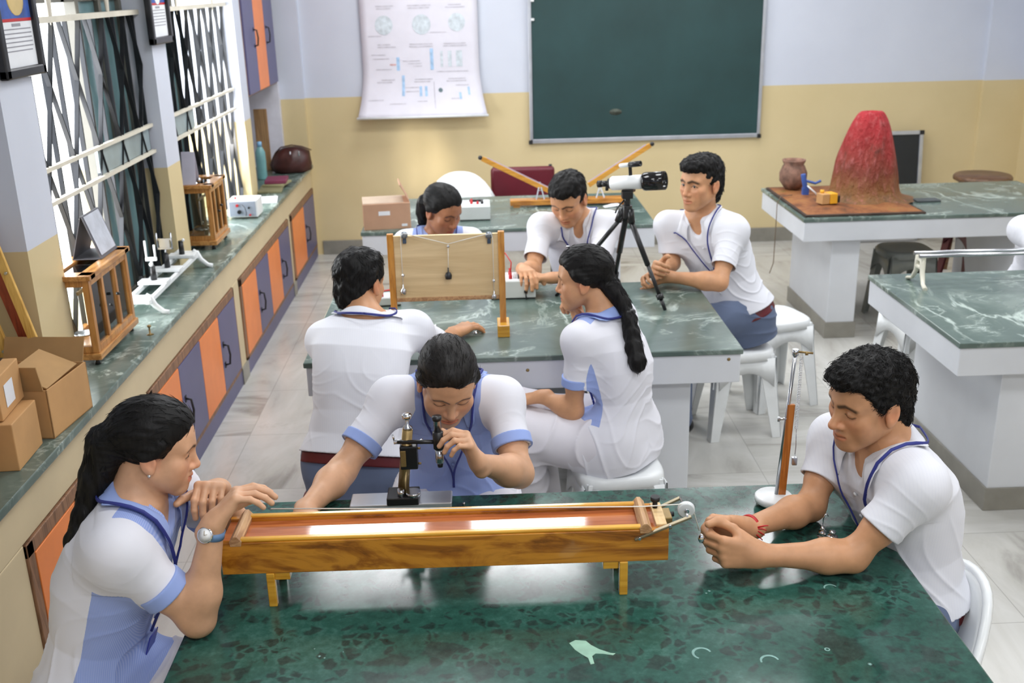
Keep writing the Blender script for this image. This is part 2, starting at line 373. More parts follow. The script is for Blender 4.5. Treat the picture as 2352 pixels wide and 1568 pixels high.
def grille(label, y0, y1, plate0, plate1):
    t = thing('window_grille', label, 'security grille', (XL-0.07, (y0+y1)/2, CTOP), 0, 'collapsible steel grilles in the windows')
    hy = (y1-y0)/2; bars = MB(); z0, z1 = 0.02, 1.25; pitch = 0.14
    k = int(2*hy/pitch)
    for i in range(k+1):
        yy = -hy+0.015+(2*hy-0.03)*i/k
        bars.span((-0.012, yy-0.005, z0), (0.006, yy+0.005, z1))
    bars.build('upright_bar', M_GRILLE, t)
    lat = MB(); H = 0.62
    for j in range(-2, 4):
        zz = z0+0.06+H*j*0.5
        for i in range(0, k, 1):
            for sgn in (1, -1):
                if (i+j) % 2: continue
                ya = -hy+0.015+(2*hy-0.03)*i/k; yb = ya+sgn*0.0
                a = Vector((0.012, ya-sgn*pitch*1.0, zz)); b = Vector((0.012, ya+sgn*pitch*1.0, zz+H))
                # keep the strip inside the opening
                for _ in range(1):
                    lo, hi = 0.0, 1.0
                    for p0, p1, mn, mx in ((a.y, b.y, -hy+0.01, hy-0.01), (a.z, b.z, z0, z1)):
                        d = p1-p0
                        if abs(d) < 1e-9: continue
                        s0, s1 = (mn-p0)/d, (mx-p0)/d
                        lo = max(lo, min(s0, s1)); hi = min(hi, max(s0, s1))
                if hi-lo > 0.05:
                    lat.bar(a.lerp(b, lo), a.lerp(b, hi), 0.005, 0.018, up=(1, 0, 0))
    lat.build('lattice', M_GRILLE, t)
    r = MB()
    r.span((-0.02, -hy, 1.24), (0.03, hy, 1.262)); r.build('top_rail', M_RAIL, t)
    for zz in (0.60, 0.725):
        r = MB(); r.span((0.012, -hy+0.02, zz-0.008), (0.03, hy-0.01, zz+0.008)); r.build('middle_rail', M_RAIL, t)
    r = MB(); r.span((0.002, plate0-(y0+y1)/2, 0.611), (0.014, plate1-(y0+y1)/2, 0.714)); r.build('lock_plate', plain('grey_green_plate', sl(150, 166, 170), 0.35, 0.2, var=0.15, vs=5), t)
    return t
grille('dark collapsible steel grille in the window nearest the camera', 3.80, 5.24, 4.48, 5.20)
grille('dark collapsible steel grille in the farther window beside the wall cupboard', 5.47, 7.05, 5.50, 6.05)
# cloth strips tied above the grilles
for lab, yy in (('pale knotted cloth strip hanging over the near window, left of the pair', 4.20), ('pale knotted cloth strip hanging over the near window, right of the pair', 4.85), ('pale knotted cloth strip hanging over the far window', 5.95), ('pale knotted cloth strip at the far end of the far window', 6.75)):
    q = MB(); q.lathe([(0.005, 0.0), (0.014, 0.05), (0.02, 0.11), (0.035, 0.22), (0.05, 0.36), (0.04, 0.42)], (0, 0, 0), n=10, sx=0.5)
    o = q.build('cloth_strip', plain('pale_cloth', sl(206, 200, 186), 0.9), loc=(XL-0.055, yy, CTOP+1.22)); tag(o, lab, 'cloth', 'cloth strips above the grilles')
# ---------------------------------------------------------------- unseen ceiling lamps: some read from reflections, front row added as fill
for i, (x, y) in enumerate(LAMPS):
    q = MB().span((-0.37, -0.30, 0), (0.37, 0.30, 0.07)); o = q.build('ceiling_and_fill_lamp_box', M_PLASTIC, loc=(x, y, CEIL-0.07), bevel=0.005)
    tag(o, 'square white box of the ceiling lamps and added fill lamps above the laboratory', 'lamp', 'ceiling lamp boxes')
# ---------------------------------------------------------------- built-in counter along the left wall
XF = -1.385
q = MB(); t0 = CTOP-0.028
for a, y0, y1 in ((-1.945, 1.0, 3.527), (XL+0.003, 3.52, 3.81), (-1.67, 3.803, 5.237), (XL+0.003, 5.23, 5.48), (-1.67, 5.473, 7.047), (XL+0.003, 7.04, 7.26), (-1.90, 7.253, YB-0.12)): q.span((a, y0, t0), (-1.36, y1, CTOP))
q.span((XL+0.003, YB-0.13, t0), (-1.36, YB-0.055, CTOP))
o = q.build('counter_worktop', M_TOP2, bevel=0.004); tag(o, 'long dark green marble worktop running under the barred windows', 'worktop')
ct = thing('window_counter', 'beige painted masonry base carrying the window worktop', 'counter', (XF, 4.6, 0))
q = MB(); q.span((-0.172, 1.0-4.6, 0.568), (-0.0, YB-0.06-4.6, CTOP-0.03)); q.build('fascia', M_BEIGE, ct, 0.004)
for y0, y1 in ((1.0, 2.755), (3.86, 3.965), (5.51, 5.66), (7.245, 7.345)):
    q = MB(); q.span((-0.172, y0-4.6, 0.0), (0.0, y1-4.6, 0.568)); q.build('pier', M_BEIGE, ct, 0.004)
for y0, y1 in ((5.51, 5.66), (7.245, 7.345)): q = MB(); q.span((-0.01, y0-4.6-0.001, 0), (0.012, y1-4.6+0.001, 0.09)); q.build('pier_skirting', M_SKIRT, ct)
def handle(parent, y, z, x=0.012):
    h = MB(); h.tube([(x, y, z-0.055), (x+0.022, y, z-0.05), (x+0.028, y, z), (x+0.022, y, z+0.05), (x, y, z+0.055)], 0.0055, 8)
    h.box((x-0.001, y, z-0.055), (0.004, 0.02, 0.03)); h.box((x-0.001, y, z+0.055), (0.004, 0.02, 0.03))
    return h.build('handle', M_DARK, parent)
def cupboard(label, y0, y1, cols):
    c = thing('cupboard', label, 'cupboard', (XF, (y0+y1)/2, 0), 0, 'cupboards under the window counter'); yc = (y0+y1)/2
    q = MB(); a, b = y0-yc, y1-yc; fw = 0.045; z0, z1 = 0.085, 0.565
    q.span((-0.06, a, z1-fw), (0.008, b, z1)); q.span((-0.06, a, z0), (0.008, b, z0+0.022)); q.span((-0.06, a, z0), (0.008, a+fw, z1)); q.span((-0.06, b-0.02, z0), (0.008, b, z1))
    q.build('frame', M_FRAMEW, c, 0.003)
    q = MB(); q.span((-0.17, a+0.001, 0.0), (-0.045, b-0.001, z1)); q.build('carcass', M_FRAMEW, c)
    q = MB(); q.span((-0.05, a, 0.0), (0.006, b, z0)); q.build('kickboard', M_PURPLE, c)
    ya = a+fw; w_ = (b-0.02-ya)/len(cols)
    for i, k in enumerate(cols):
        q = MB(); q.span((-0.012, ya+i*w_+0.002, z0+0.024), (0.010, ya+(i+1)*w_-0.002, z1-fw-0.002))
        d = q.build('door', M_ORANGE if k == 'o' else M_PURPLE, c, 0.002); d['label'] = 'orange door' if k == 'o' else 'violet door'
        if k == 'p': handle(d, ya+i*w_+0.045, 0.30)
    return c
cupboard('orange and violet cupboard beside the seated girl with the watch', 2.755, 3.86, 'op')
cupboard('orange and violet four-door cupboard below the worktop with the open carton end', 3.965, 5.51, 'opop')
cupboard('orange and violet four-door cupboard between the two beige piers', 5.66, 7.245, 'opop')
cupboard('narrow two-door orange and violet cupboard at the back wall', 7.345, YB-0.055, 'op')
# upper cupboard and niche in the back left corner
c = thing('wall_cupboard', 'tall orange and violet wall cupboard high in the back left corner', 'cupboard', (XL, 7.8, 1.40))
q = MB(); q.span((-0.34, -0.54, 0), (0.0, 0.52, 1.5)); q.build('carcass', M_FRAMEW, c, 0.003)
for i, k in enumerate('pop'):
    q = MB(); q.span((-0.01, -0.53+0.348*i+0.002, 0.012), (0.012, -0.53+0.348*(i+1)-0.002, 1.48)); d = q.build('door', M_ORANGE if k == 'o' else M_PURPLE, c, 0.002); d['label'] = 'orange door' if k == 'o' else 'violet door'
    if k == 'p': handle(d, -0.53+0.348*i+(0.30 if i == 0 else 0.04), 0.37)
q = MB(); q.span((-1.915, YB-0.115, CTOP), (XL-0.005, YB-0.055, 1.40)); q.span((-1.915, 7.25, CTOP), (-1.905, YB-0.06, 1.40))
struct('trim_niche', q, plain('white_laminate', sl(214, 214, 224), 0.4))
# ---------------------------------------------------------------- back wall things
# chart
ch = thing('wall_chart', 'large white printed physics chart hanging on the back wall', 'chart', (-0.46, YB-0.02, 1.11))
def chart_mesh():
    q = MB(); nx, nz = 16, 40; vs = []
    for j in range(nz+1):
        z = 1.25*j/nz; flare = 0.055*max(0, 1-z/0.42)**2
        for i in range(nx+1):
            u = i/nx; hw = 0.452+flare; x = -hw+2*hw*u - 0.0
            y = -0.012-0.10*max(0, 1-z/0.35)**2 - 0.012*math.sin(u*PI)*(1 if z > 0.3 else z/0.3)
            vs.append((x, y, z))
    fs = [(j*(nx+1)+i, j*(nx+1)+i+1, (j+1)*(nx+1)+i+1, (j+1)*(nx+1)+i) for j in range(nz) for i in range(nx)]
    q.add(vs, fs, True); return q
def chart_pt(u, z, lift=0.0012):
    flare = 0.055*max(0, 1-z/0.42)**2; hw = 0.452+flare
    y = -0.012-0.10*max(0, 1-z/0.35)**2 - 0.012*math.sin(u*PI)*(1 if z > 0.3 else z/0.3)
    return Vector((-hw+2*hw*u, y-lift-0.001, z))
o = chart_mesh().build('sheet', plain('chart_paper', sl(218, 216, 226), 0.5, var=0.02), ch); sd = o.modifiers.new('thickness', 'SOLIDIFY'); sd.thickness = 0.0015
def chart_patch(q, u, z, w, h, n=4, m=3):
    b = [chart_pt(u+(i/n-0.5)*w/0.95, z+(j/m-0.5)*h) for j in range(m+1) for i in range(n+1)]
    q.add(b, [(j*(n+1)+i, j*(n+1)+i+1, (j+1)*(n+1)+i+1, (j+1)*(n+1)+i) for j in range(m) for i in range(n)])
def chart_disc(q, u, z, r):
    b = [chart_pt(u, z)]+[chart_pt(u+r*math.cos(a*PI/12)/0.95, z+r*math.sin(a*PI/12)) for a in range(24)]
    q.add(b, [(0, 1+i, 1+(i+1) % 24) for i in range(24)])
rr = random.Random(3)
CP = {k: plain('chart_'+k, c_, 0.6, var=0.12, vs=30) for k, c_ in (('blue', sl(166, 198, 230)), ('green', sl(203, 212, 219)), ('text', sl(197, 194, 203)), ('red', sl(214, 172, 172)), ('dark', sl(100, 120, 126)))}
def cpatch(name, ink, *a): q = MB(); chart_patch(q, *a); q.build(name, CP[ink], ch, fixn=False)
def cdisc(name, ink, *a): q = MB(); chart_disc(q, *a); q.build(name, CP[ink], ch, fixn=False)
for a in ((0.305, 0.40, 0.026, 0.10), (0.595, 0.43, 0.026, 0.16), (0.345, 0.235, 0.022, 0.155), (0.49, 0.19, 0.02, 0.075), (0.535, 0.19, 0.02, 0.075), (0.815, 0.15, 0.018, 0.05), (0.89, 0.185, 0.016, 0.06)): cpatch('printed_lens_bar', 'blue', *a)
for a in ((0.20, 0.69, 0.072), (0.52, 0.69, 0.075), (0.82, 0.70, 0.068)): cdisc('printed_globe', 'green', *a)
for u, w_ in ((0.68, 0.02), (0.75, 0.03), (0.83, 0.05)): cpatch('printed_block', 'green', u, 0.43, w_, 0.12)
cpatch('printed_ray', 'red', 0.26, 0.395, 0.05, 0.012); cdisc('printed_spot', 'dark', 0.655, 0.195, 0.017)
qt = MB()
for z in (0.92, 0.83, 0.545, 0.28):
    for u in (0.2, 0.5, 0.8):
        for k in range(2): chart_patch(qt, u+rr.uniform(-.02, .02), z-k*0.018, rr.uniform(0.10, 0.20), 0.008)
for z, u in ((0.61, 0.12), (0.63, 0.66), (0.47, 0.14), (0.44, 0.16), (0.36, 0.18), (0.42, 0.42), (0.40, 0.45), (0.38, 0.47), (0.335, 0.7), (0.335, 0.83), (0.22, 0.43), (0.19, 0.42), (0.13, 0.12), (0.115, 0.5), (0.10, 0.3), (0.23, 0.84), (0.13, 0.78)):
    chart_patch(qt, u, z, rr.uniform(0.06, 0.14), 0.006)
chart_patch(qt, 0.603, 0.16, 0.006, 0.2); qt.build('lettering', CP['text'], ch, fixn=False)
q = MB(); q.cyl((-0.515, -0.115, 0.0), (0.515, -0.115, 0.0), 0.009); q.build('bottom_rod', M_PLASTIC, ch)
# blackboard
b = thing('blackboard', 'large green chalkboard with aluminium frame on the back wall', 'blackboard', (1.305, YB-0.012, 0.885))
def board_mat():
    t = NT('chalkboard_green'); n = t.noise(t.coord((1, 1, 1)), 1.6, 5, 0.6)
    return t.set(t.ramp(n, [(0.3, sl(28, 56, 56)), (0.7, sl(38, 70, 71))]), 0.42, 0, 0.5)
q = MB(); q.span((-0.905, -0.012, 0), (0.905, 0.0, 1.18)); q.build('writing_surface', board_mat(), b)
q = MB(); q.span((-0.925, -0.022, -0.02), (0.925, 0.006, 0.012)); q.span((-0.925, -0.022, 1.17), (0.925, 0.006, 1.2)); q.span((-0.925, -0.022, -0.02), (-0.9, 0.006, 1.2)); q.span((0.9, -0.022, -0.02), (0.925, 0.006, 1.2)); q.build('frame', M_ALU, b, 0.003)
for z in (0.93, 1.13, 1.07): q = MB(); q.box((-0.89, -0.024, z), (0.025, 0.01, 0.018)); q.build('clip', M_PLASTIC, b)
for x in (-0.92, 0.92): q = MB(); q.box((x, -0.016, -0.012), (0.03, 0.02, 0.03)); q.build('corner_cap', M_DARK, b, 0.003)
q = MB(); q.lathe([(0.03, 0), (0.05, 0.0006)], (0, 0, 0), (0, -1, 0), 18, sx=1.0, sy=0.5); o = q.build('smudge', plain('chalk_smudge', sl(104, 112, 100), 0.8, var=0.2, vs=40), b); o.location = (-0.24, -0.0125, 0.21)
# small blackboard standing behind the volcano
b = thing('small_blackboard', 'small black board in white frame leaning on the wall behind the volcano model', 'blackboard', (3.25, YB-0.14, 0.0))
R = Matrix.Rotation(math.radians(-6), 3, 'X')
q = MB(); q.box(R @ Vector((0, 0, 0.445)), (0.54, 0.012, 0.84), M=R); q.build('writing_surface', plain('black_slate', sl(30, 34, 37), 0.5), b)
q = MB()
for c_, d_ in (((0, -0.006, 0.875), (0.60, 0.026, 0.03)), ((0, -0.006, 0.018), (0.60, 0.026, 0.03)), ((-0.285, -0.006, 0.445), (0.03, 0.026, 0.88)), ((0.285, -0.006, 0.445), (0.03, 0.026, 0.88))): q.box(R @ Vector(c_), d_, M=R)
q.build('frame', M_ALU, b, 0.003)
q = MB(); q.box(R @ Vector((0.285, -0.008, 0.875)), (0.036, 0.03, 0.034), M=R); q.build('corner_cap', M_DARK, b)
# ================================================================ tables, stools and chairs
TT = 0.76
def lab_table(label, x0, x1, y0, y1, top, legs, name='lab_table'):
    xc, yc = (x0+x1)/2, (y0+y1)/2
    t = thing(name, label, 'table', (xc, yc, 0), 0, 'marble-topped laboratory tables')
    hx, hy = (x1-x0)/2, (y1-y0)/2
    q = MB(); q.span((-hx, -hy, TT-0.022), (hx, hy, TT)); q.build('tabletop', top, t, 0.004)
    q = MB(); q.span((-hx+0.008, -hy+0.008, TT-0.138), (hx-0.008, hy-0.008, TT-0.022)); q.build('apron', M_WHITE, t, 0.004)
    for a, b in legs:
        q = MB(); q.span((a-xc, -hy+0.085, 0.0), (b-xc, hy-0.085, TT-0.138)); p = q.build('pedestal', M_WHITE, t, 0.004)
        q = MB(); q.span((a-xc-0.009, -hy+0.076, 0.0), (b-xc+0.009, hy-0.076, 0.10)); q.build('skirting', M_SKIRT, p, 0.003)
    return t
T1 = lab_table('near table with dark green mottled marble top holding the long wooden channel', -0.690, 0.982, 1.625, 2.603, M_TOP1, ((-0.50, -0.34), (0.63, 0.79)))
T2 = lab_table('middle table with green veined top, under the plywood board and telescope', -0.702, 0.965, 3.718, 4.69, M_TOP2, ((-0.50, -0.34), (0.625, 0.785)))
T3 = lab_table('back table before the wall chart, with a cardboard box at its end', -0.715, 0.985, 5.885, 6.845, M_TOP2, ((-0.50, -0.34), (0.63, 0.79)))
T4 = lab_table('back right table carrying the red volcano model', 1.840, 3.56, 5.895, 6.86, M_TOP2, ((2.045, 2.215), (3.15, 3.32)))
T5 = lab_table('right-hand table holding the white twin-rod bench, cut by the frame edge', 1.785, 3.50, 3.70, 4.69, M_TOP2, ((2.01, 2.17), (3.10, 3.26)))
# drips and ring marks on the near table
M_DRIP = plain('pale_green_drip', sl(150, 190, 168), 0.6, var=0.1, vs=30)
xc, yc = (-0.690+0.982)/2, (1.625+2.603)/2
def on_top(q, pts, name, mat, lab):
    o = q.build(name, mat, T1); o['label'] = lab; return o
p = atz(1345, 1495, TT); q = MB()
poly = [(-0.032, 0.030), (-0.018, 0.040), (0.004, 0.036), (0.014, 0.020), (0.030, 0.004), (0.052, -0.010), (0.062, -0.012), (0.056, -0.018), (0.036, -0.012), (0.020, -0.010), (0.012, -0.018), (0.014, -0.044), (0.006, -0.046), (0.003, -0.024), (-0.010, -0.010), (-0.022, 0.006)]
q.prism(poly, TT, TT+0.0006, (p.x-xc, p.y-yc, 0), (1, 0, 0), (0, 1, 0), (0, 0, 1)); on_top(q, 0, 'paint_drip', M_DRIP, 'pale green dried paint drip')
M_RING = plain('water_ring', sl(128, 168, 160), 0.6, var=0.15, vs=60)
for x, y, a0, a1, r in ((1612, 1500, 0.2, 4.2, 0.021), (1768, 1517, 0.1, 3.4, 0.020), (1908, 1350, 0.3, 3.2, 0.016), (1900, 1491, 0, 6.28, 0.006)):
    p = atz(x, y, TT); q = MB(); n = 20; vs = []
    for i in range(n+1):
        a = a0+(a1-a0)*i/n; th = r*(0.82 if r > 0.01 else 0.6)*(1-0.12*math.sin(PI*i/n))
        vs += [(p.x-xc+r*math.cos(a), p.y-yc+r*math.sin(a), TT+0.0005), (p.x-xc+th*math.cos(a), p.y-yc+th*math.sin(a), TT+0.0005)]
    q.add(vs, [(2*i, 2*i+1, 2*i+3, 2*i+2) for i in range(n)]); on_top(q, 0, 'ring_mark', M_RING, 'pale curved ring mark')
for x, y, r in ((1629, 1357, .004), (1622, 1362, .003), (733, 1507, .004), (745, 1511, .003), (722, 1490, .0025), (788, 1497, .0022), (1998, 1525, .005)):
    p = atz(x, y, TT); q = MB(); q.lathe([(0.0, 0.0008), (r, 0.0004)], (p.x-xc, p.y-yc, TT), n=8); on_top(q, 0, 'paint_fleck', M_RING, 'tiny pale fleck')
# bolts on the middle table apron
for x, y in ((1447, 824), (1674, 825), (1212, 850)):
    p = at(x, y, 3.726); q = MB(); q.lathe([(0.007, 0), (0.005, 0.003), (0.0, 0.004)], (p.x-0.1315, p.y-4.204, p.z), (0, -1, 0), 10); q.build('bolt', M_BRASS, T2)
# ---- plastic stools
def stool(label, x, y, rz=0.0, h=0.46, seat=M_PLASTIC, leg=None, group='plastic stools by the tables', dark=False):
    t = thing('plastic_stool', label, 'stool', (x, y, 0), rz, group); leg = leg or seat
    q = MB(); pts = []; n = 36
    def sq(a, r): c, s = math.cos(a), math.sin(a); k = (abs(c)**4+abs(s)**4)**-0.25; return (r*k*c, r*k*s)
    vs = []; rings = ((0.0, h-0.006), (0.10, h-0.006), (0.142, h), (0.152, h-0.008), (0.158, h-0.045), (0.150, h-0.045), (0.144, h-0.014), (0.0, h-0.014))
    for r, z in rings:
        for k in range(n): a = 2*PI*k/n; px, py = sq(a, max(r, 1e-4)); vs.append((px, py, z))
    fs = [(i*n+k, i*n+(k+1) % n, (i+1)*n+(k+1) % n, (i+1)*n+k) for i in range(len(rings)-1) for k in range(n)]
    q.add(vs, fs, True); q.build('seat', seat, t)
    for sx in (-1, 1):
        for sy in (-1, 1):
            q = MB(); a = Vector((sx*0.138, sy*0.138, h-0.02)); b = Vector((sx*0.178, sy*0.178, 0.0))
            # L-shaped leg of two tapered webs
            for ux, uy in ((-sx, 0), (0, -sy)):
                u = Vector((ux, uy, 0)); nrm = Vector((0, -sy, 0)) if ux else Vector((-sx, 0, 0))
                wt, wb = 0.085, 0.045
                P = [a, a+u*wt, b+u*wb, b]; Q = [k_+nrm*0.007 for k_ in P]
                q.add(P+Q, [(0, 1, 2, 3), (7, 6, 5, 4), (0, 4, 5, 1), (1, 5, 6, 2), (2, 6, 7, 3), (3, 7, 4, 0)])
            q.build('leg', leg, t, 0.002)
    q = MB()
    for s_ in (-1, 1):
        # arched aprons between the legs
        for ax in (0, 1):
            top = h-0.045; m_ = 9; vs = []
            for i in range(m_):
                u = -1+2*i/(m_-1); e = 0.140+0.010*abs(u); z2 = top-0.055-0.075*u*u
                for z in (top+0.01, z2):
                    off = 0.147+(h-z)*0.075
                    for th in (0, 0.005):
                        pt = (u*0.135, s_*(off-th), z); vs.append(pt if ax == 0 else (pt[1], pt[0], z))
            fs = []
            for i in range(m_-1):
                a0 = i*4; b0 = a0+4
                fs += [(a0, b0, b0+2, a0+2), (a0+1, a0+3, b0+3, b0+1), (a0, a0+1, b0+1, b0), (a0+2, b0+2, b0+3, a0+3)]
            q.add(vs, fs, True)
    q.build('apron', leg, t)
    return t
STOOLS = {}
STOOLS['P8'] = stool('white plastic stool under the girl with the long ponytail', 0.445, 3.41, 0.12)
STOOLS['P7'] = stool('white plastic stool under the boy holding the telescope tripod', 1.19, 4.72, 0.12, 0.43)
stool('white plastic stool standing behind the first under the telescope boy', 1.46, 5.06, 0.3)
STOOLS['P4'] = stool('dark maroon plastic stool under the boy with his back to us', -0.50, 3.20, 0.0, seat=M_MAROON)
stool('white plastic stool beneath the middle table, beside the ponytail girl', 0.25, 4.15, 0.2, 0.44)
stool('white plastic stool tucked farthest under the middle table', -0.10, 4.36, 0.0, 0.44)
STOOLS['P2'] = stool('white plastic stool under the girl at the microscope', -0.13, 2.96, 0.0)
STOOLS['P1'] = stool('white plastic stool under the girl wearing the watch', -1.03, 2.05, 0.1)
STOOLS['P6'] = stool('white plastic stool behind the middle table under the boy in the middle', 0.47, 5.08, 0.1)
STOOLS['P5'] = stool('white plastic stool behind the plywood board under the girl', -0.20, 5.08, 0.1)
stool('white plastic stool with grey seat below the back right table', 2.62, 6.30, 0.0, 0.47, plain('grey_plastic', sl(120, 124, 120), 0.4))
stool('white plastic stool at the corner of the right-hand table', 2.22, 5.08, 0.15, 0.45)
stool('dark maroon stool below the back right table', 3.28, 6.75, 0.2, 0.52, M_MAROON)
stool('dark maroon plastic stool beneath the back table', 0.16, 5.65, 0.2, 0.45, M_MAROON)
STOOLS['P9'] = stool('white plastic stool under the person cut off by the frame edge', 2.86, 5.10, 0.0)
# ---- monobloc plastic chair under the boy on the right
def mono_chair(label, x, y, rz, mat, back_h=0.78, name='plastic_chair', arms=True):
    t = thing(name, label, 'chair', (x, y, 0), rz, 'plastic armchairs')
    q = MB(); n = 28; vs = []
    def sh(a, r): c, s = math.cos(a), math.sin(a); k = (abs(c)**3.4+abs(s)**3.4)**(-1/3.4); return r*k*c, r*k*s
    rings = ((1e-3, 0.425), (0.12, 0.42), (0.19, 0.435), (0.215, 0.44), (0.222, 0.42), (0.21, 0.415), (1e-3, 0.405))
    for r, z in rings:
        for k in range(n): px, py = sh(2*PI*k/n, r); vs.append((px, py, z))
    q.add(vs, [(i*n+k, i*n+(k+1) % n, (i+1)*n+(k+1) % n, (i+1)*n+k) for i in range(len(rings)-1) for k in range(n)], True)
    q.build('seat', mat, t)
    # curved back shell (local -y is the back)
    q = MB(); nu, nv = 14, 10; vs = []
    for j in range(nv+1):
        v = j/nv
        for i in range(nu+1):
            u = -1+2*i/nu; ztop = back_h-0.16*abs(u)**2.6; z = 0.44+(ztop-0.44)*v
            wd = 0.215+0.02*v; x_ = u*wd; y_ = -0.20-0.10*v+0.10*u*u*(0.6+0.4*v)
            vs.append((x_, y_, z))
    q.add(vs, [(j*(nu+1)+i, j*(nu+1)+i+1, (j+1)*(nu+1)+i+1, (j+1)*(nu+1)+i) for j in range(nv) for i in range(nu)], True)
    o = q.build('backrest', mat, t); sd = o.modifiers.new('thickness', 'SOLIDIFY'); sd.thickness = 0.008
    q = MB(); pts = []
    for i in range(nu+1):
        u = -1+2*i/nu; pts.append((u*0.235, -0.305+0.10*u*u, back_h-0.16*abs(u)**2.6+0.004))
    q.tube(pts, 0.013, 8); q.build('back_rim', mat, t)
    for s_ in (-1, 1):
        if arms: q = MB(); q.tube([(s_*0.232, -0.20, 0.62), (s_*0.252, -0.08, 0.635), (s_*0.255, 0.10, 0.63), (s_*0.245, 0.19, 0.60), (s_*0.235, 0.21, 0.50), (s_*0.225, 0.19, 0.42)], [0.022, 0.026, 0.026, 0.024, 0.02, 0.02], 10, flat=0.55); q.build('armrest', mat, t)
        for y0_, y1_ in ((0.17, 0.22), (-0.18, -0.25)):
            q = MB(); q.tube([(s_*0.19, y0_, 0.43), (s_*0.215, y1_, 0.0)], [0.032, 0.02], 8, flat=0.7); q.build('leg', mat, t)
    return t
mono_chair('white plastic chair under the boy holding the string', 0.905, 2.27, 1.50, M_PLASTIC, 0.66, arms=False)
mono_chair('white plastic chair with rounded back behind the back table', -0.17, 7.16, PI, M_PLASTIC, 0.81)
# maroon upholstered chair
t = thing('padded_chair', 'maroon padded chair standing behind the back table', 'chair', (0.28, 7.30, 0), PI)
q = MB(); q.box((0, -0.20, 0.66), (0.46, 0.06, 0.36)); q.build('backrest', M_MAROON, t, 0.028, 5)
q = MB(); q.box((0, 0.04, 0.44), (0.46, 0.44, 0.07)); q.build('seat', M_MAROON, t, 0.025, 4)
for sx in (-1, 1):
    q = MB(); q.tube([(sx*0.20, -0.21, 0.85), (sx*0.20, -0.20, 0.42), (sx*0.21, -0.24, 0.0)], 0.012, 8); q.build('leg', M_DARK, t)
    q = MB(); q.tube([(sx*0.20, 0.24, 0.42), (sx*0.21, 0.25, 0.0)], 0.012, 8); q.build('leg', M_DARK, t)
# dark wooden round stool behind the volcano table
t = thing('wooden_stool', 'round brown wooden stool showing its top behind the volcano table', 'stool', (3.54, 7.30, 0))
M_BROWNW = wood('brown_stool_wood', sl(74, 50, 34), sl(116, 84, 58), 1.0, 0, 0.4)
q = MB(); q.lathe([(0.0, 0.725), (0.185, 0.725), (0.197, 0.712), (0.197, 0.692), (0.18, 0.682), (0.0, 0.682)], n=32); q.build('seat', M_BROWNW, t)
for k in range(4):
    a = PI/4+k*PI/2; q = MB(); q.bar((0.14*math.cos(a), 0.14*math.sin(a), 0.69), (0.2*math.cos(a), 0.2*math.sin(a), 0), 0.035, 0.035); q.build('leg', M_BROWNW, t, 0.003)
# ================================================================ things on the near table
# long wooden channel with pulley
def figured():
    t = NT('figured_teak'); v = t.coord((1.6, 6, 6)); n = t.noise(v, 1.6, 6, 0.6, 1.4)
    q = t.math('FRACT', t.math('MULTIPLY', n, 4.0)); q = t.math('ABSOLUTE', t.math('SUBTRACT', q, 0.5))
    f = t.math('ADD', t.math('MULTIPLY', q, 1.0), t.math('MULTIPLY', t.noise(t.coord((3, 90, 90)), 1.0, 3), 0.4))
    n2 = t.noise(t.coord((1.1, 3, 5)), 1.3, 2)
    f = t.math('SUBTRACT', f, t.math('MULTIPLY', t.ramp(n2, [(0.5, 0), (0.68, 1)]), 0.45))
    return t.set(t.ramp(f, [(0.02, sl(92, 50, 14)), (0.3, sl(160, 98, 28)), (0.62, sl(204, 138, 44))]), 0.16, 0, 0.5, Coat_Weight=0.5, Coat_Roughness=0.05)
M_FIG = figured()
M_REDW = wood('red_polished_wood', sl(158, 84, 46), sl(196, 118, 72), 0.8, 0, 0.06, 0.6, 5, 0.7)
M_RAILW = wood('honey_rail_wood', sl(196, 136, 30), sl(226, 170, 60), 0.8, 0, 0.25, coat=0.4)
TX, TY = -0.113, 2.147
tr = thing('friction_channel', 'long varnished wooden channel with pulley lying across the near table', 'physics apparatus', (TX, TY, TT), math.radians(-0.4))
HL = 0.505
for s_, nm in ((-1, 'front'), (1, 'back')):
    q = MB(); q.span((-HL, s_*0.049, 0.086), (HL, s_*0.064, 0.166)); q.build('side_board', M_FIG, tr, 0.002)
    q = MB(); q.span((-HL+0.045, s_*0.047, 0.166), (HL-0.045, s_*0.062, 0.174)); q.build('edge_rail', M_RAILW, tr, 0.003)
q = MB(); q.span((-HL, -0.049, 0.148), (HL, 0.049, 0.158)); q.build('channel_bed', M_REDW, tr)
q = MB(); q.span((-HL, -0.049, 0.086), (HL, 0.049, 0.096)); q.build('bottom_board', M_RAILW, tr)
for x in (-0.400, 0.402):
    sx = 1 if x < 0 else -1
    for s_ in (-1, 1):
        q = MB(); q.span((x-0.008, s_*0.050, 0.0), (x+0.011, s_*0.066, 0.086)); q.build('leg', M_RAILW, tr, 0.002)
    q = MB(); q.span((x+sx*0.010, -0.060, 0.066), (x+sx*0.045, 0.060, 0.086)); q.build('cross_block', M_RAILW, tr, 0.002)
M_BRIDGE = wood('bridge_wood', sl(150, 106, 70), sl(196, 156, 112), 1.2, 1, 0.5)
for x in (-0.468, 0.452):
    q = MB(); q.prism([(-0.012, 0), (0.012, 0), (0.014, 0.012), (0.004, 0.024), (-0.004, 0.024), (-0.014, 0.012)], -0.066, 0.066, (x, 0, 0.158 if x < 0 else 0.158), (1, 0, 0), (0, 0, 1), (0, 1, 0)); q.build('bridge', M_BRIDGE, tr, 0.001)
q = MB(); q.span((0.478, -0.050, 0.150), (0.503, 0.055, 0.172)); q.build('end_block', wood('pale_end_wood', sl(206, 170, 116), sl(226, 196, 146), 1.2, 1, 0.5), tr, 0.002)
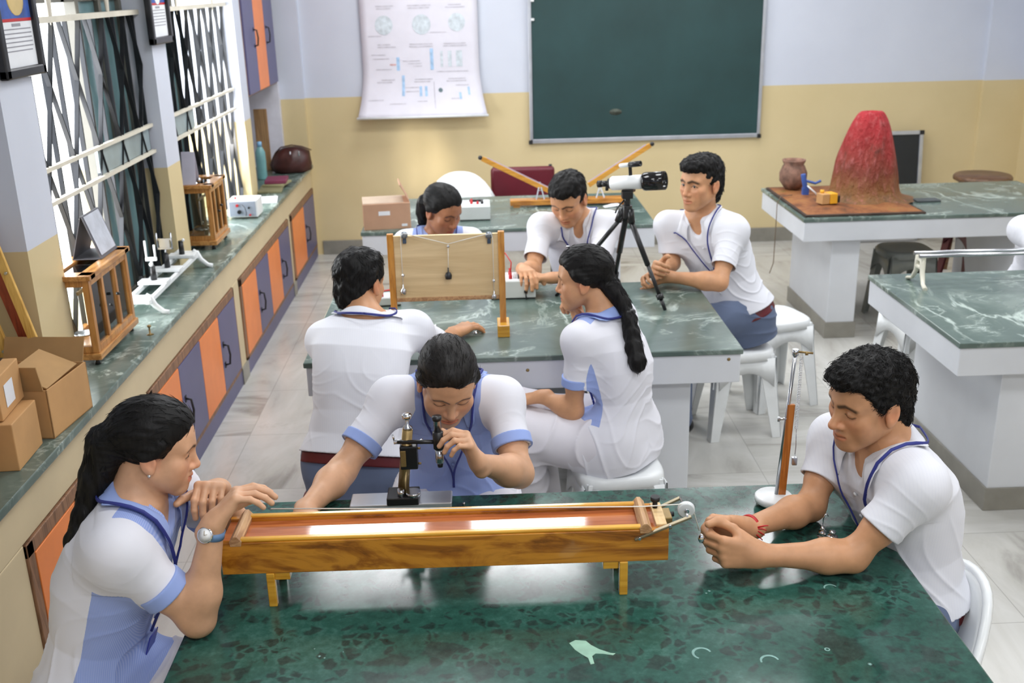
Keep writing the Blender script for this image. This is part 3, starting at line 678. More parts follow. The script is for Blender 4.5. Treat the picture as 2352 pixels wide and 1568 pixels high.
q = MB(); q.cyl((0.487, 0.03, 0.172), (0.487, 0.03, 0.192), 0.006); q.cyl((0.487, 0.03, 0.190), (0.487, 0.03, 0.200), 0.011); q.cyl((0.515, 0.02, 0.158), (0.530, 0.02, 0.158), 0.006); q.build('clamp_screw', M_DARK, tr)
q = MB(); q.span((0.500, -0.02, 0.140), (0.520, 0.03, 0.170)); q.build('clamp_block', M_BRASS, tr, 0.002)
M_BRACKET = plain('dull_bracket_steel', sl(150, 138, 112), 0.35, 0.7)
def tl(x, y, Yw):                                    # pixel on depth Yw -> channel-local point
    p = at(x, y, Yw); M = Matrix.Rotation(math.radians(0.4), 3, 'Z'); return M @ (p-Vector((TX, TY, TT)))
fa, fb = tl(1458, 1238, 2.078), tl(1588, 1186, 2.078); ba, bb = tl(1512, 1166, 2.217), tl(1562, 1143, 2.217)
q = MB(); q.bar(fa, fb, 0.005, 0.011, up=(0, 1, 0)); br = q.build('bracket_arm', M_BRACKET, tr, 0.001)
for k in (0.08, 0.62):
    p = fa.lerp(fb, k); q = MB(); q.cyl(p+Vector((0, -0.002, 0)), p+Vector((0, -0.008, 0)), 0.0035, n=10); q.build('screw', M_CHROME, br)
q = MB(); q.bar(ba, bb, 0.005, 0.011, up=(0, 1, 0)); q.build('bracket_arm', M_BRACKET, tr, 0.001)
pc = tl(1576, 1170, 2.147)
q = MB(); q.cyl(Vector((fb.x-0.008, fb.y, fb.z-0.002)), Vector((pc.x, pc.y, pc.z-0.004)), 0.003); q.cyl(Vector((pc.x, pc.y, pc.z)), Vector((bb.x, bb.y, bb.z)), 0.003); q.build('axle', M_CHROME, tr)
q = MB(); q.lathe([(0.0, -0.006), (0.017, -0.006), (0.020, -0.005), (0.0165, 0.0), (0.020, 0.005), (0.017, 0.006), (0.0, 0.006)], pc, (0.12, 1, 0.1), 28); q.build('pulley_wheel', plain('clear_white_nylon', sl(222, 226, 228), 0.25, var=0.02), tr)
q = MB(); q.cyl(pc+Vector((0, -0.010, 0)), pc+Vector((0, -0.004, 0)), 0.0055); q.build('hub', M_CHROME, tr)
# string from the girl's fingers over the channel and pulley to the boy's hands
s0 = at(622, 1168, 2.165); s1 = at(1475, 1163, 2.150); s2 = at(1560, 1158, 2.147); s3 = at(1580, 1155, 2.147); s4 = at(1591, 1166, 2.147); s5 = at(1606, 1218, 2.150)
q = MB(); q.tube([s0, s0.lerp(s1, 0.5)-Vector((0, 0, 0.002)), s1, s2, s3, s4, s5], 0.0015, 6); o = q.build('string', M_STRING); tag(o, 'white string stretched along the wooden channel and over its pulley', 'string')
# travelling microscope
mb_ = thing('travelling_microscope', 'travelling microscope with brass pillar that the front girl looks into', 'microscope', (-0.235, 2.545, TT))
def ml(x, y, Yw): return at(x, y, Yw)-Vector((-0.235, 2.545, TT))
q = MB(); q.span((-0.150, -0.045, 0.012), (0.122, 0.028, 0.032)); q.build('base_bed', M_ALU, mb_, 0.003)
for x in (-0.14, 0.112):
    for y in (-0.036, 0.02): q = MB(); q.cyl((x, y, 0), (x, y, 0.013), 0.008); q.build('levelling_foot', M_DARK, mb_)
q = MB(); q.span((-0.05, -0.050, 0.030), (0.035, 0.020, 0.052)); q.build('carriage', M_BLACK, mb_, 0.003)
q = MB(); q.cyl((0.02, -0.03, 0.050), (0.02, -0.03, 0.062), 0.020); q.cyl((-0.012, -0.035, 0.045), (-0.012, -0.035, 0.072), 0.009); q.build('carriage_knob', M_STEEL, mb_)
pb = Vector((-0.008, -0.010, 0.05)); pt_ = ml(936, 985, 2.535)
q = MB(); q.cyl(pb, pt_, 0.0150, 0.0138, 24); q.build('pillar', M_BRASS, mb_)
q = MB(); q.lathe([(0.0125, 0), (0.0125, 0.006), (0.005, 0.012), (0.004, 0.030), (0.0035, 0.034)], pt_, (0, 0, 1), 16); q.build('pillar_cap', M_STEEL, mb_)
q = MB(); q.lathe([(0.0, 0.030), (0.012, 0.030), (0.013, 0.033), (0.013, 0.040), (0.011, 0.043), (0.0, 0.043)], pt_, (0, 0, 1), 20); q.build('top_knob', M_CHROME, mb_)
sb = ml(940, 1045, 2.535)
q = MB(); q.box((sb.x, sb.y-0.004, sb.z), (0.046, 0.034, 0.066)); q.build('vernier_slide', M_BLACK, mb_, 0.003)
q = MB(); q.box((sb.x-0.014, sb.y-0.0225, sb.z), (0.014, 0.004, 0.045)); q.build('vernier_plate', M_BRASS, mb_, 0.001)
for dz in (-0.022, 0.022): q = MB(); q.cyl((sb.x+0.023, sb.y-0.006, sb.z+dz), (sb.x+0.031, sb.y-0.006, sb.z+dz), 0.003); q.build('slide_screw', M_BRASS, mb_)
ar = ml(936, 1014, 2.53); bt = ml(1003, 957, 2.50); bo = ml(1012, 1078, 2.50); bd = (bo-bt)
am = bt.lerp(bo, 0.47)
q = MB(); q.cyl((ar.x-0.028, ar.y, ar.z), (am.x, am.y, am.z), 0.0055); q.build('cross_arm', M_BLACK, mb_)
q = MB(); q.cyl((ar.x+0.035, ar.y-0.006, ar.z+0.002), (ar.x+0.041, ar.y-0.007, ar.z+0.002), 0.0075); q.build('arm_collar', M_CHROME, mb_)
q = MB(); q.cyl((ar.x-0.036, ar.y, ar.z), (ar.x-0.012, ar.y, ar.z), 0.006); q.cyl((ar.x-0.034, ar.y, ar.z), (ar.x-0.038, ar.y-0.002, ar.z+0.022), 0.0025); q.build('focus_handle', M_CHROME, mb_)
q = MB(); q.lathe([(0.011, 0.0), (0.0115, 0.008), (0.010, 0.010), (0.010, 0.042)], bt, bd, 20); q.build('eyepiece_tube', M_STEEL, mb_)
q = MB(); q.lathe([(0.0, -0.002), (0.0125, -0.002), (0.0125, 0.006), (0.011, 0.010)], bt, bd, 20); q.build('eyecup', M_BLACK, mb_)
q = MB(); q.lathe([(0.010, 0.040), (0.0145, 0.043), (0.0145, 0.088), (0.011, 0.092)], bt, bd, 20); q.build('barrel', M_BLACK, mb_)
q = MB(); q.lathe([(0.011, 0.090), (0.011, 0.128), (0.009, 0.131)], bt, bd, 20); q.build('objective_tube', M_STEEL, mb_)
q = MB(); q.lathe([(0.0085, 0.128), (0.007, 0.142), (0.0, 0.143)], bt, bd, 20); q.build('objective', M_BLACK, mb_)
kn = bt.lerp(bo, 0.40); q = MB(); q.cyl(kn, kn+Vector((0.026, -0.004, 0.002)), 0.004); q.cyl(kn+Vector((0.022, -0.003, 0.002)), kn+Vector((0.030, -0.004, 0.002)), 0.010); q.build('focus_knob', M_STEEL, mb_)
p = atz(1066, 1163, TT); o = MB().lathe([(0.004, 0), (0.004, 0.010), (0.003, 0.013), (0, 0.013)], n=12).build('steel_peg', M_STEEL, loc=p); tag(o, 'tiny steel peg standing behind the wooden channel', 'peg')
# spring balance stand
ps = atz(1776, 1160, TT); hk = thing('spring_stand', 'helical spring stand with wooden scale on a round white base', 'physics apparatus', ps)
def hl(x, y, Yw=None): return at(x, y, ps.y if Yw is None else Yw)-ps
q = MB(); q.lathe([(0.0, 0.012), (0.046, 0.012), (0.050, 0.016), (0.050, 0.028), (0.046, 0.032), (0.0, 0.034)], n=32); q.build('base', M_PLASTIC, hk)
for k in range(3):
    a = 0.9+k*2*PI/3; q = MB(); q.lathe([(0.005, 0), (0.008, 0.012)], (0.040*math.cos(a), 0.040*math.sin(a), 0), n=10); q.build('foot', M_PLASTIC, hk)
rt = hl(1827, 812, ps.y+0.01); rb = Vector((0.006, 0.0, 0.03))
q = MB(); q.cyl(rb, rt, 0.005); q.build('rod', M_STEEL, hk)
sa = Vector((0.020, 0.0, 0.03)); sb2 = hl(1817, 928, ps.y+0.006)
q = MB(); q.bar(sa, sb2, 0.020, 0.010, up=(0, 1, 0)); q.build('scale_board', wood('scale_wood', sl(150, 84, 30), sl(190, 116, 48), 1.4, 2, 0.3), hk, 0.001)
q = MB(); q.bar(sa+Vector((-0.0105, 0, 0)), sb2+Vector((-0.0105, 0, 0)), 0.0012, 0.009, up=(0, 1, 0)); q.build('scale_strip', M_STEEL, hk)
mid = hl(1803, 960, ps.y+0.005); q = MB(); q.cyl(mid+Vector((-0.018, -0.006, 0)), mid+Vector((0.010, 0.0, 0)), 0.0035); q.cyl(mid+Vector((-0.018, -0.006, -0.006)), mid+Vector((-0.018, -0.006, 0.006)), 0.003); q.build('clamp', M_STEEL, hk)
q = MB(); q.cyl(rt+Vector((0, 0, -0.004)), rt+Vector((0, 0, 0.012)), 0.008); q.build('top_clamp', M_STEEL, hk)
he = hl(1868, 811, ps.y-0.005); q = MB(); q.cyl(rt+Vector((0, 0, 0.006)), he, 0.0028); q.cyl(rt.lerp(he, 0.55), rt.lerp(he, 0.72), 0.005); q.build('hook_arm', M_BRASS, hk)
st, se = hl(1841, 822, ps.y), hl(1829, 985, ps.y)
q = MB(); pts = []
for i in range(420): k = i/419; a = i*0.62; c = st.lerp(se, k); pts.append(c+Vector((0.0036*math.cos(a), 0.0036*math.sin(a), 0)))
q.tube(pts, 0.0011, 5); q.build('spring', M_STEEL, hk)
sw = hl(1824, 1062, ps.y); q = MB(); q.tube([se, se.lerp(sw, 0.5)+Vector((0.002, 0, 0)), sw], 0.0012, 6); q.build('hanger_wire', M_STEEL, hk)
q = MB(); q.span(sw+Vector((-0.007, -0.006, -0.006)), sw+Vector((0.007, 0.006, 0.016))); q.build('hanging_weight', M_STEEL, hk, 0.002)
# slotted weights by the boy's elbow
p = atz(1888, 1234, TT); t = thing('slotted_weight', 'chromed weight hanger with tall hook between the boy\'s arms', 'weight', p, 0, 'chromed weights on the near table')
q = MB(); q.lathe([(0.0, 0.0), (0.013, 0.0), (0.013, 0.005), (0.006, 0.007), (0.010, 0.009), (0.010, 0.018), (0.004, 0.020), (0.007, 0.026), (0.003, 0.031), (0.0, 0.031)], n=20); q.build('stack', M_CHROME, t)
q = MB(); q.tube([(0, 0, 0.03), (0.0, 0, 0.055), (0.003, 0, 0.064), (0.008, 0, 0.066), (0.011, 0, 0.060)], 0.0016, 8); q.build('hook', M_CHROME, t)
p = atz(1911, 1240, TT); t = thing('slotted_weight', 'squat chromed weight with a mushroom knob beside the tall hooked one', 'weight', p, 0, 'chromed weights on the near table')
q = MB(); q.lathe([(0.0, 0.0), (0.013, 0.0), (0.014, 0.004), (0.014, 0.012), (0.009, 0.015), (0.0, 0.015)], n=20); q.build('stack', M_CHROME, t)
q = MB(); q.lathe([(0.003, 0.014), (0.003, 0.019), (0.009, 0.021), (0.008, 0.025), (0.0, 0.027)], n=16); q.build('knob', M_CHROME, t)
p = at(1611, 1233, 2.148); o = MB().lathe([(0.0, -0.014), (0.007, -0.012), (0.009, -0.004), (0.006, 0.004), (0.003, 0.008), (0.0, 0.009)], n=16).build('steel_bob', M_CHROME, loc=p); tag(o, 'small steel bob on the string in the boy\'s fingers', 'weight')
# ================================================================ things on the middle table
FY = 4.0
fb_ = thing('force_board', 'pale plywood force board between two teak posts on the middle table', 'physics apparatus', (-0.18, FY, TT))
def fl(x, y, Yw=FY): return at(x, y, Yw)-Vector((-0.18, FY, TT))
pr0, pr1 = fl(1157, 765), fl(1150, 530); pl0 = fl(903, 770); pl1 = fl(902, 537)
for a, b in ((pr0, pr1), (pl0, pl1)):
    xx_ = (a.x+b.x)/2
    q = MB(); q.span((xx_-0.0125, -0.012, 0.045), (xx_+0.0125, 0.012, b.z)); q.build('post', M_TEAKZ, fb_, 0.002)
    q = MB(); q.span((xx_-0.024, -0.055, 0.0), (xx_+0.024, 0.055, 0.05)); q.build('post_base', M_RAILW, fb_, 0.003)
b0, b1 = fl(918, 692), fl(1141, 535)
q = MB(); q.span((b0.x-0.01, -0.006, b0.z), (b1.x+0.012, 0.010, b1.z)); q.build('board', M_PLY, fb_, 0.001)
q = MB(); q.span((b0.x-0.008, -0.009, b0.z), (b1.x+0.004, -0.005, b0.z+0.016)); q.build('bottom_strip', M_BRIDGE, fb_, 0.001)
M_PULL = plain('grey_pulley_metal', sl(140, 148, 156), 0.3, 0.5)
knot = fl(1029, 560, 3.975); pul = []
for x, y in ((928, 540), (1123, 540)):
    p = fl(x, y, 3.985); pul.append(p)
    q = MB(); q.lathe([(0.0, -0.004), (0.014, -0.004), (0.010, 0.0), (0.014, 0.004), (0.0, 0.004)], p, (0, 1, 0), 18); pu = q.build('pulley', M_PULL, fb_)
    q = MB(); q.bar(p+Vector((0, 0.006, -0.034)), p+Vector((0, 0.006, 0.01)), 0.012, 0.006, up=(0, 1, 0)); q.box(p+Vector((0, 0.006, -0.026)), (0.014, 0.012, 0.016)); q.build('pulley_clamp', plain('blue_grey_clamp', sl(66, 84, 104), 0.4, 0.3), pu, 0.001)
w1, w2, w3 = fl(927, 668, 3.975), fl(1135, 680, 3.975), fl(1030, 632, 3.975)
q = MB(); q.tube([knot, pul[0]+Vector((0.012, -0.008, 0.006)), pul[0]+Vector((-0.010, -0.008, 0.008)), pul[0]+Vector((-0.014, -0.008, -0.02)), w1], 0.0014, 6)
q.tube([knot, pul[1]+Vector((-0.012, -0.008, 0.006)), pul[1]+Vector((0.010, -0.008, 0.006)), pul[1]+Vector((0.014, -0.008, -0.02)), w2], 0.0014, 6); q.tube([knot, w3], 0.0012, 6)
q.build('threads', M_STRING, fb_)
for p, r, nm in ((w1, 0.012, M_STEEL), (w2, 0.010, M_STEEL), (w3, 0.014, plain('dark_weight_metal', sl(60, 62, 64), 0.35, 0.7))):
    q = MB(); q.lathe([(0.0, -r*1.2), (r*0.9, -r), (r, 0), (r*0.7, r*0.7), (0.003, r), (0.0025, r*2.2), (0, r*2.3)], p, n=16); q.build('weight', nm, fb_)
for x, y in ((926, 632), (1134, 644)):
    p = fl(x, y, 3.975); q = MB(); q.lathe([(0, -0.008), (0.006, -0.005), (0.006, 0.003), (0, 0.008)], p, n=12); q.build('weight', M_CHROME, fb_)
q = MB(); q.lathe([(0.0, -0.006), (0.0055, -0.003), (0.0055, 0.003), (0.0, 0.006)], knot+Vector((0, 0, -0.010)), n=10); q.build('knot_ring', M_STEEL, fb_)
# meter box under the boy's hands
def meter_box(label, c, d, rz=0.0, terms=(), group='white instrument boxes', lead=None):
    t = thing('meter_box', label, 'instrument', c, rz, group)
    q = MB(); q.span((-d[0]/2, -d[1]/2, 0.006), (d[0]/2, d[1]/2, d[2])); q.build('case', plain('grey_white_enamel', sl(206, 210, 208), 0.4, var=0.03), t, 0.004)
    q = MB(); q.span((-d[0]/2+0.004, -d[1]/2+0.004, 0), (d[0]/2-0.004, d[1]/2-0.004, 0.006)); q.build('dark_foot_rim', M_BLACK, t)
    q = MB(); q.span((-d[0]/2+0.006, -d[1]/2+0.006, d[2]), (d[0]/2-0.006, d[1]/2-0.006, d[2]+0.0015)); q.build('panel', M_PAPER, t)
    for u, v, m_, h in terms:
        q = MB(); q.lathe([(0.008, 0), (0.008, h*0.5), (0.005, h*0.6), (0.006, h), (0, h)], (u*d[0]/2, v*d[1]/2, d[2]+0.001), n=12); q.build('terminal', m_, t)
    return t
gp = atz(1205, 687, TT); gb = meter_box('white box with red and white terminals under the middle boy\'s fingers', (gp.x-0.05, gp.y+0.075, TT), (0.20, 0.15, 0.085), 0.0, ((-0.1, -0.5, M_RED, 0.03), (0.1, -0.4, M_PLASTIC, 0.024), (0.3, -0.5, M_BLACK, 0.034), (0.45, -0.2, M_PLASTIC, 0.022), (0.62, -0.4, M_PLASTIC, 0.03), (-0.1, 0.4, M_RED, 0.03), (0.72, 0.3, M_RED, 0.024)))
q = MB(); q.cyl((0.056, -0.076, 0.036), (0.056, -0.083, 0.036), 0.008); q.tube([(0.056, -0.082, 0.036), (0.056, -0.092, 0.02), (0.058, -0.092, 0.004)], 0.003, 6); q.build('power_jack', M_BLACK, gb)
q = MB(); q.tube([(-0.01, -0.04, 0.10), (-0.005, -0.03, 0.16), (-0.03, 0.02, 0.19), (-0.06, 0.05, 0.12)], 0.003, 6); q.build('red_lead', M_RED, gb)
p = atz(886, 668, TT); b2 = meter_box('small white terminal box with red leads left of the plywood board', (p.x+0.03, 4.46, TT), (0.11, 0.09, 0.04), 0.1, ((-0.5, -0.5, M_RED, 0.03), (0.3, -0.5, M_PLASTIC, 0.028)))
q = MB(); q.tube([(-0.03, -0.02, 0.06), (-0.015, -0.05, 0.075), (0.01, -0.06, 0.08), (0.05, -0.05, 0.07)], 0.004, 6); q.build('red_lead', M_RED, b2)
# telescope on a tripod
ap = at(1440, 474, 4.40); tp = thing('telescope', 'white telescope with black dew shield on a black tripod on the middle table', 'telescope', (ap.x, ap.y, TT))
o0 = Vector((ap.x, ap.y, TT))
def tl2(x, y, Yw): return at(x, y, Yw)-o0
foot = [atz(1528, 712, TT)-o0, tl2(1338, 640, 4.52), Vector((-0.02, 0.27, 0.0))]
foot[1] = Vector((-0.30, 0.10, 0.0))
hub = tl2(1440, 484, 4.40)
q = MB(); q.cyl(hub+Vector((0, 0, -0.03)), hub+Vector((0, 0, 0.025)), 0.022); q.cyl(hub+Vector((0, 0, 0.02)), hub+Vector((0, 0, 0.06)), 0.014); q.box(hub+Vector((0, 0, 0.07)), (0.045, 0.045, 0.03)); q.tube([hub+Vector((-0.01, 0, 0.05)), hub+Vector((-0.045, -0.03, 0.02)), hub+Vector((-0.055, -0.04, 0.0))], 0.004, 8); q.build('tripod_head', M_BLACK, tp, 0.002)
for f in foot:
    d = (f-hub); d0 = hub+Vector((d.x, d.y, 0)).normalized()*0.02
    q = MB(); q.tube([d0+Vector((0, 0, 0.01)), hub.lerp(f, 0.12)+Vector((0, 0, 0))], [0.014, 0.016], 10); q.tube([hub.lerp(f, 0.06), hub.lerp(f, 0.55)], 0.0135, 10, flat=0.75); q.tube([hub.lerp(f, 0.5), hub.lerp(f, 0.86)], 0.010, 10, flat=0.75); lg = q.build('leg', M_BLACK, tp)
    q = MB(); q.tube([hub.lerp(f, 0.84), hub.lerp(f, 0.89)], 0.016, 10); q.tube([hub.lerp(f, 0.88), f], [0.009, 0.0075], 10); q.build('rubber_foot', M_BLACK, lg)
ta, tb_ = tl2(1404, 421, 4.44), tl2(1478, 417, 4.37); dd = (tb_-ta).normalized()
q = MB(); q.lathe([(0.0, 0), (0.026, 0.0), (0.030, 0.006), (0.030, (tb_-ta).length+0.01)], ta, dd, 28); q.build('tube', M_PLASTIC, tp)
L = (tb_-ta).length
q = MB(); q.lathe([(0.030, L), (0.037, L+0.002), (0.039, L+0.012), (0.039, L+0.095), (0.036, L+0.095), (0.034, L+0.06), (0.030, L+0.02), (0.0, L+0.018)], ta, dd, 28); q.build('dew_shield', plain('gloss_black', sl(16, 16, 18), 0.12), tp)
q = MB(); q.lathe([(0.0, L+0.03), (0.034, L+0.03)], ta, dd, 24); q.build('lens', M_GLASS, tp)
q = MB(); q.cyl(ta-dd*0.012, ta, 0.022); q.cyl(ta-dd*0.05, ta-dd*0.01, 0.013); q.cyl(ta-dd*0.062, ta-dd*0.045, 0.015); q.cyl(ta-dd*0.02+Vector((0, 0, -0.03)), ta-dd*0.02, 0.007); q.build('focuser', M_BLACK, tp)
fa_, fb2 = tl2(1428, 380, 4.42), tl2(1466, 376, 4.36); fd = (fb2-fa_).normalized(); fl_ = (fb2-fa_).length
q = MB(); q.lathe([(0.0, -0.01), (0.008, -0.01), (0.009, 0.0), (0.009, fl_*0.5)], fa_, fd, 16); fi = q.build('finder_scope', M_PLASTIC, tp)
q = MB(); q.lathe([(0.009, fl_*0.45), (0.012, fl_*0.5), (0.012, fl_+0.012), (0.009, fl_+0.012), (0.0, fl_)], fa_, fd, 16); q.bar(fa_.lerp(fb2, 0.5), ta.lerp(tb_, 0.6)+Vector((0, 0, 0.028)), 0.014, 0.008); q.build('finder_mount', M_BLACK, fi)
q = MB(); q.box(ta.lerp(tb_, 0.55)-Vector((0, 0, 0.034)), (0.05, 0.03, 0.014), M=Matrix((dd, Vector((0, 0, 1)).cross(dd), Vector((0, 0, 1)))).transposed()); q.build('mounting_shoe', M_BLACK, tp)
# small weights by the hand
for x, y, lab in ((1000, 752, 'small bright weight on the middle table left of the hand'), (1093, 766, 'small bright weight on the middle table below the fingertips')):
    p = atz(x, y, TT); o = MB().lathe([(0.0, 0), (0.009, 0), (0.009, 0.006), (0.004, 0.008), (0.006, 0.012), (0.0, 0.014)], n=14).build('small_weight', M_CHROME, loc=p); tag(o, lab, 'weight', 'small weights near the hand')
# ================================================================ things on the back table
t = thing('cardboard_box', 'small cardboard box with one raised flap at the end of the back table', 'box', (-0.575, 6.05, TT), math.radians(7))
q = MB(); q.span((-0.135, -0.10, 0), (0.135, 0.13, 0.15)); q.build('carton_body', M_CARD2, t, 0.002)
q = MB(); q.prism([(0, 0), (0.003, 0), (-0.048, 0.105), (-0.053, 0.10), (-0.03, 0.06)], -0.09, 0.12, (0.132, 0, 0.15)); q.build('flap', M_CARD2, t)
q = MB(); q.span((-0.135, -0.09, 0.150), (0.1, 0.128, 0.1525)); q.build('top_flap', plain('greyish_card', sl(178, 158, 138), 0.7), t)
q = MB(); q.box((-0.015, -0.1012, 0.095), (0.066, 0.001, 0.024)); q.box((0.098, -0.1012, 0.022), (0.032, 0.001, 0.014)); q.build('sticker', M_PAPER, t)
q = MB(); q.box((-0.1362, 0.015, 0.075), (0.001, 0.03, 0.15)); q.build('tape_strip', plain('brown_tape', sl(176, 128, 84), 0.4), t)
M_TERM = M_BLACK
mb3 = meter_box('white meter box with a black clip behind the girl\'s head on the back table', (-0.06, 6.21, TT), (0.185, 0.20, 0.085), 0.0, ((-0.2, -0.2, M_RED, 0.022), (-0.2, 0.25, M_RED, 0.022), (0.2, -0.3, M_RED, 0.018), (-0.5, -0.1, M_PLASTIC, 0.02)))
q = MB(); q.box((0.01, 0.04, 0.094), (0.085, 0.014, 0.012)); q.box((0.045, 0.0, 0.094), (0.014, 0.06, 0.014)); q.build('clip', M_BLACK, mb3)
# resonance tubes in a V
RY = 6.5; rs = thing('collision_ramp', 'wooden base with two yellow tracks rising in a V on the back table', 'physics apparatus', (0.53, RY, TT))
def rl(x, y, Yw=RY): return at(x, y, Yw)-Vector((0.53, RY, TT))
q = MB(); q.span((-0.37, -0.05, 0.012), (0.38, 0.03, 0.045)); q.build('base_plank', M_TEAK, rs, 0.003)
for x in (-0.33, 0.34):
    q = MB(); q.span((x-0.02, -0.045, 0), (x+0.02, 0.025, 0.012)); q.build('base_foot', M_TEAK, rs)
M_TRACK = wood('yellow_track_wood', sl(186, 126, 36), sl(216, 158, 66), 0.8, 0, 0.3)
for a, b in (((1107, 364), (1290, 452)), ((1494, 333), (1352, 425))):
    A, B = rl(*a), rl(*b); q = MB(); q.bar(A, B, 0.03, 0.016, up=(0, 1, 0)); tk = q.build('track', M_TRACK, rs, 0.002)
    q = MB(); up = Vector((0, 0, 1)); n_ = (B-A).cross(Vector((0, 1, 0))).normalized(); n_ = n_ if n_.z > 0 else -n_
    q.bar(A.lerp(B, 0.05)+n_*0.012, A.lerp(B, 0.98)+n_*0.012, 0.018, 0.008, up=(0, 1, 0)); q.build('track_rail', plain('mauve_strip', sl(186, 172, 190), 0.4), tk)
    q = MB(); e = (A-B).normalized(); q.sphere(A+e*0.012, 0.014); q.build('end_stop', M_BLACK, tk)
for (x, y), (x2, y2) in (((1240, 418), (1255, 465)), ((1378, 425), (1362, 465))):
    A = rl(x, y); 
    for s_ in (-0.025, 0.025):
        q = MB(); q.bar(A, Vector((A.x+s_, -0.02, 0.045)), 0.008, 0.004, up=(0, 1, 0)); q.build('support_strut', M_ALU, rs)
    q = MB(); q.bar(Vector((A.x-0.016, A.y-0.004, (A.z+0.045)/2)), Vector((A.x+0.016, A.y-0.004, (A.z+0.045)/2)), 0.006, 0.003, up=(0, 1, 0)); q.build('support_brace', M_ALU, rs)
for x, y, lab, rz in ((1405, 474, 'folded white paper lying before the yellow tracks', 0.4), (1432, 487, 'crumpled white paper strip near the back table edge', -0.3)):
    p = atz(x, y, TT); q = MB(); vs = [(-0.06, -0.02, 0.002), (0.06, -0.025, 0.006), (0.055, 0.02, 0.012), (-0.05, 0.025, 0.003), (0.0, 0.0, 0.018)]
    q.add(vs, [(0, 1, 4), (1, 2, 4), (2, 3, 4), (3, 0, 4), (3, 2, 1, 0)]); o = q.build('paper', M_PAPER, loc=p); o.rotation_euler.z = rz; tag(o, lab, 'paper', 'loose papers on the back table')
# ================================================================ back right table: the volcano
def lava():
    t = NT('painted_volcano'); v = t.coord(); tc = t.n('ShaderNodeTexCoord'); sp = t.n('ShaderNodeSeparateXYZ'); t.l(tc.outputs['Object'], sp.inputs[0])
    n = t.noise(t.coord((9, 9, 5)), 1.0, 6, 0.7); n2 = t.noise(t.coord((30, 30, 14)), 1.0, 4, 0.65)
    h = t.math('ADD', t.math('MULTIPLY', sp.outputs[2], 1.55), t.math('MULTIPLY', t.math('SUBTRACT', n, 0.5), 0.5))
    c = t.ramp(h, [(0.0, sl(112, 84, 56)), (0.12, sl(134, 92, 52)), (0.3, sl(122, 58, 42)), (0.6, sl(150, 42, 42)), (0.95, sl(172, 26, 40))])
    c = t.mix(t.ramp(n2, [(0.52, 0), (0.75, 0.55)]), c, sl(186, 112, 110)); c = t.mix(t.ramp(n, [(0.30, 0.7), (0.42, 0)]), c, sl(62, 44, 34))
    t.bump(n2, 0.9, 0.03); return t.set(c, 0.6, 0, 0.35)
M_LAVA = lava()
vo = thing('volcano_model', 'tall red painted papier-mache volcano model on a muddy tray', 'model', (2.235, 6.38, TT))
q = MB(); vs = []; n = 64; prof = ((0.30, 0.012), (0.235, 0.03), (0.205, 0.06), (0.196, 0.11), (0.186, 0.18), (0.172, 0.26), (0.152, 0.34), (0.130, 0.42), (0.108, 0.475), (0.088, 0.515), (0.072, 0.540), (0.052, 0.550), (0.030, 0.540), (0.004, 0.51))
rv = random.Random(5)
import mathutils
for j, (r, z) in enumerate(prof):
    for k in range(n):
        a = 2*PI*k/n; d = mathutils.noise.noise(Vector((math.cos(a)*2.2, math.sin(a)*2.2, z*5)))*0.12+mathutils.noise.noise(Vector((math.cos(a)*7, math.sin(a)*7, z*14)))*0.05
        rr_ = r*(1+d*(1.0 if j else 1.8)); sh_ = 0.045*(z/0.6)
        vs.append((rr_*math.cos(a)*1.02+sh_*0.15+0.11, rr_*math.sin(a)*0.9-0.03, z+0.01*d))
q.add(vs, [(j*n+k, j*n+(k+1) % n, (j+1)*n+(k+1) % n, (j+1)*n+k) for j in range(len(prof)-1) for k in range(n)], True)
o = q.build('cone', M_LAVA, vo); sd = o.modifiers.new('round', 'SUBSURF'); sd.levels = 1; sd.render_levels = 2
q = MB(); R_ = Matrix.Rotation(0.0, 3, 'Z'); q.span((-0.375, -0.445, 0.0), (0.335, 0.44, 0.012)); q.build('tray', plain('dark_muddy_board', sl(66, 50, 40), 0.8, var=0.3, vs=12), vo, 0.003)
q = MB(); vs = []; n1, n2 = 26, 26
for j in range(n2+1):
    for i in range(n1+1):
        x = -0.36+0.68*i/n1; y = -0.425+0.85*j/n2; e = min(1, 8*min(i/n1, 1-i/n1, j/n2, 1-j/n2))
        vs.append((x, y, 0.0125+e*(0.012+0.016*abs(mathutils.noise.noise(Vector((x*9, y*9, 1)))))))
q.add(vs, [(j*(n1+1)+i, j*(n1+1)+i+1, (j+1)*(n1+1)+i+1, (j+1)*(n1+1)+i) for j in range(n2) for i in range(n1)], True)
def mud():
    t = NT('painted_ground'); n = t.noise(t.coord(), 7, 6, 0.7)
    return t.set(t.ramp(n, [(0.3, sl(64, 48, 36)), (0.45, sl(126, 78, 48)), (0.6, sl(150, 100, 60)), (0.75, sl(112, 104, 52))]), 0.7, 0, 0.3)
q.build('painted_ground', mud(), vo)
t = thing('clay_pot', 'small mottled clay pot at the tray corner left of the volcano', 'pot', (1.99, 6.66, TT+0.032))
q = MB(); q.lathe([(0.0, 0.0), (0.05, 0.0), (0.085, 0.05), (0.088, 0.10), (0.07, 0.145), (0.062, 0.155), (0.072, 0.175), (0.074, 0.185), (0.066, 0.185), (0.056, 0.16), (0.06, 0.12), (0.0, 0.11)], n=30); q.build('body', plain('mottled_clay', sl(134, 100, 84), 0.8, var=0.35, vs=18), t)
t = thing('motor', 'blue plastic pump fixed before the clay pot', 'pump', (2.02, 6.45, TT+0.03))
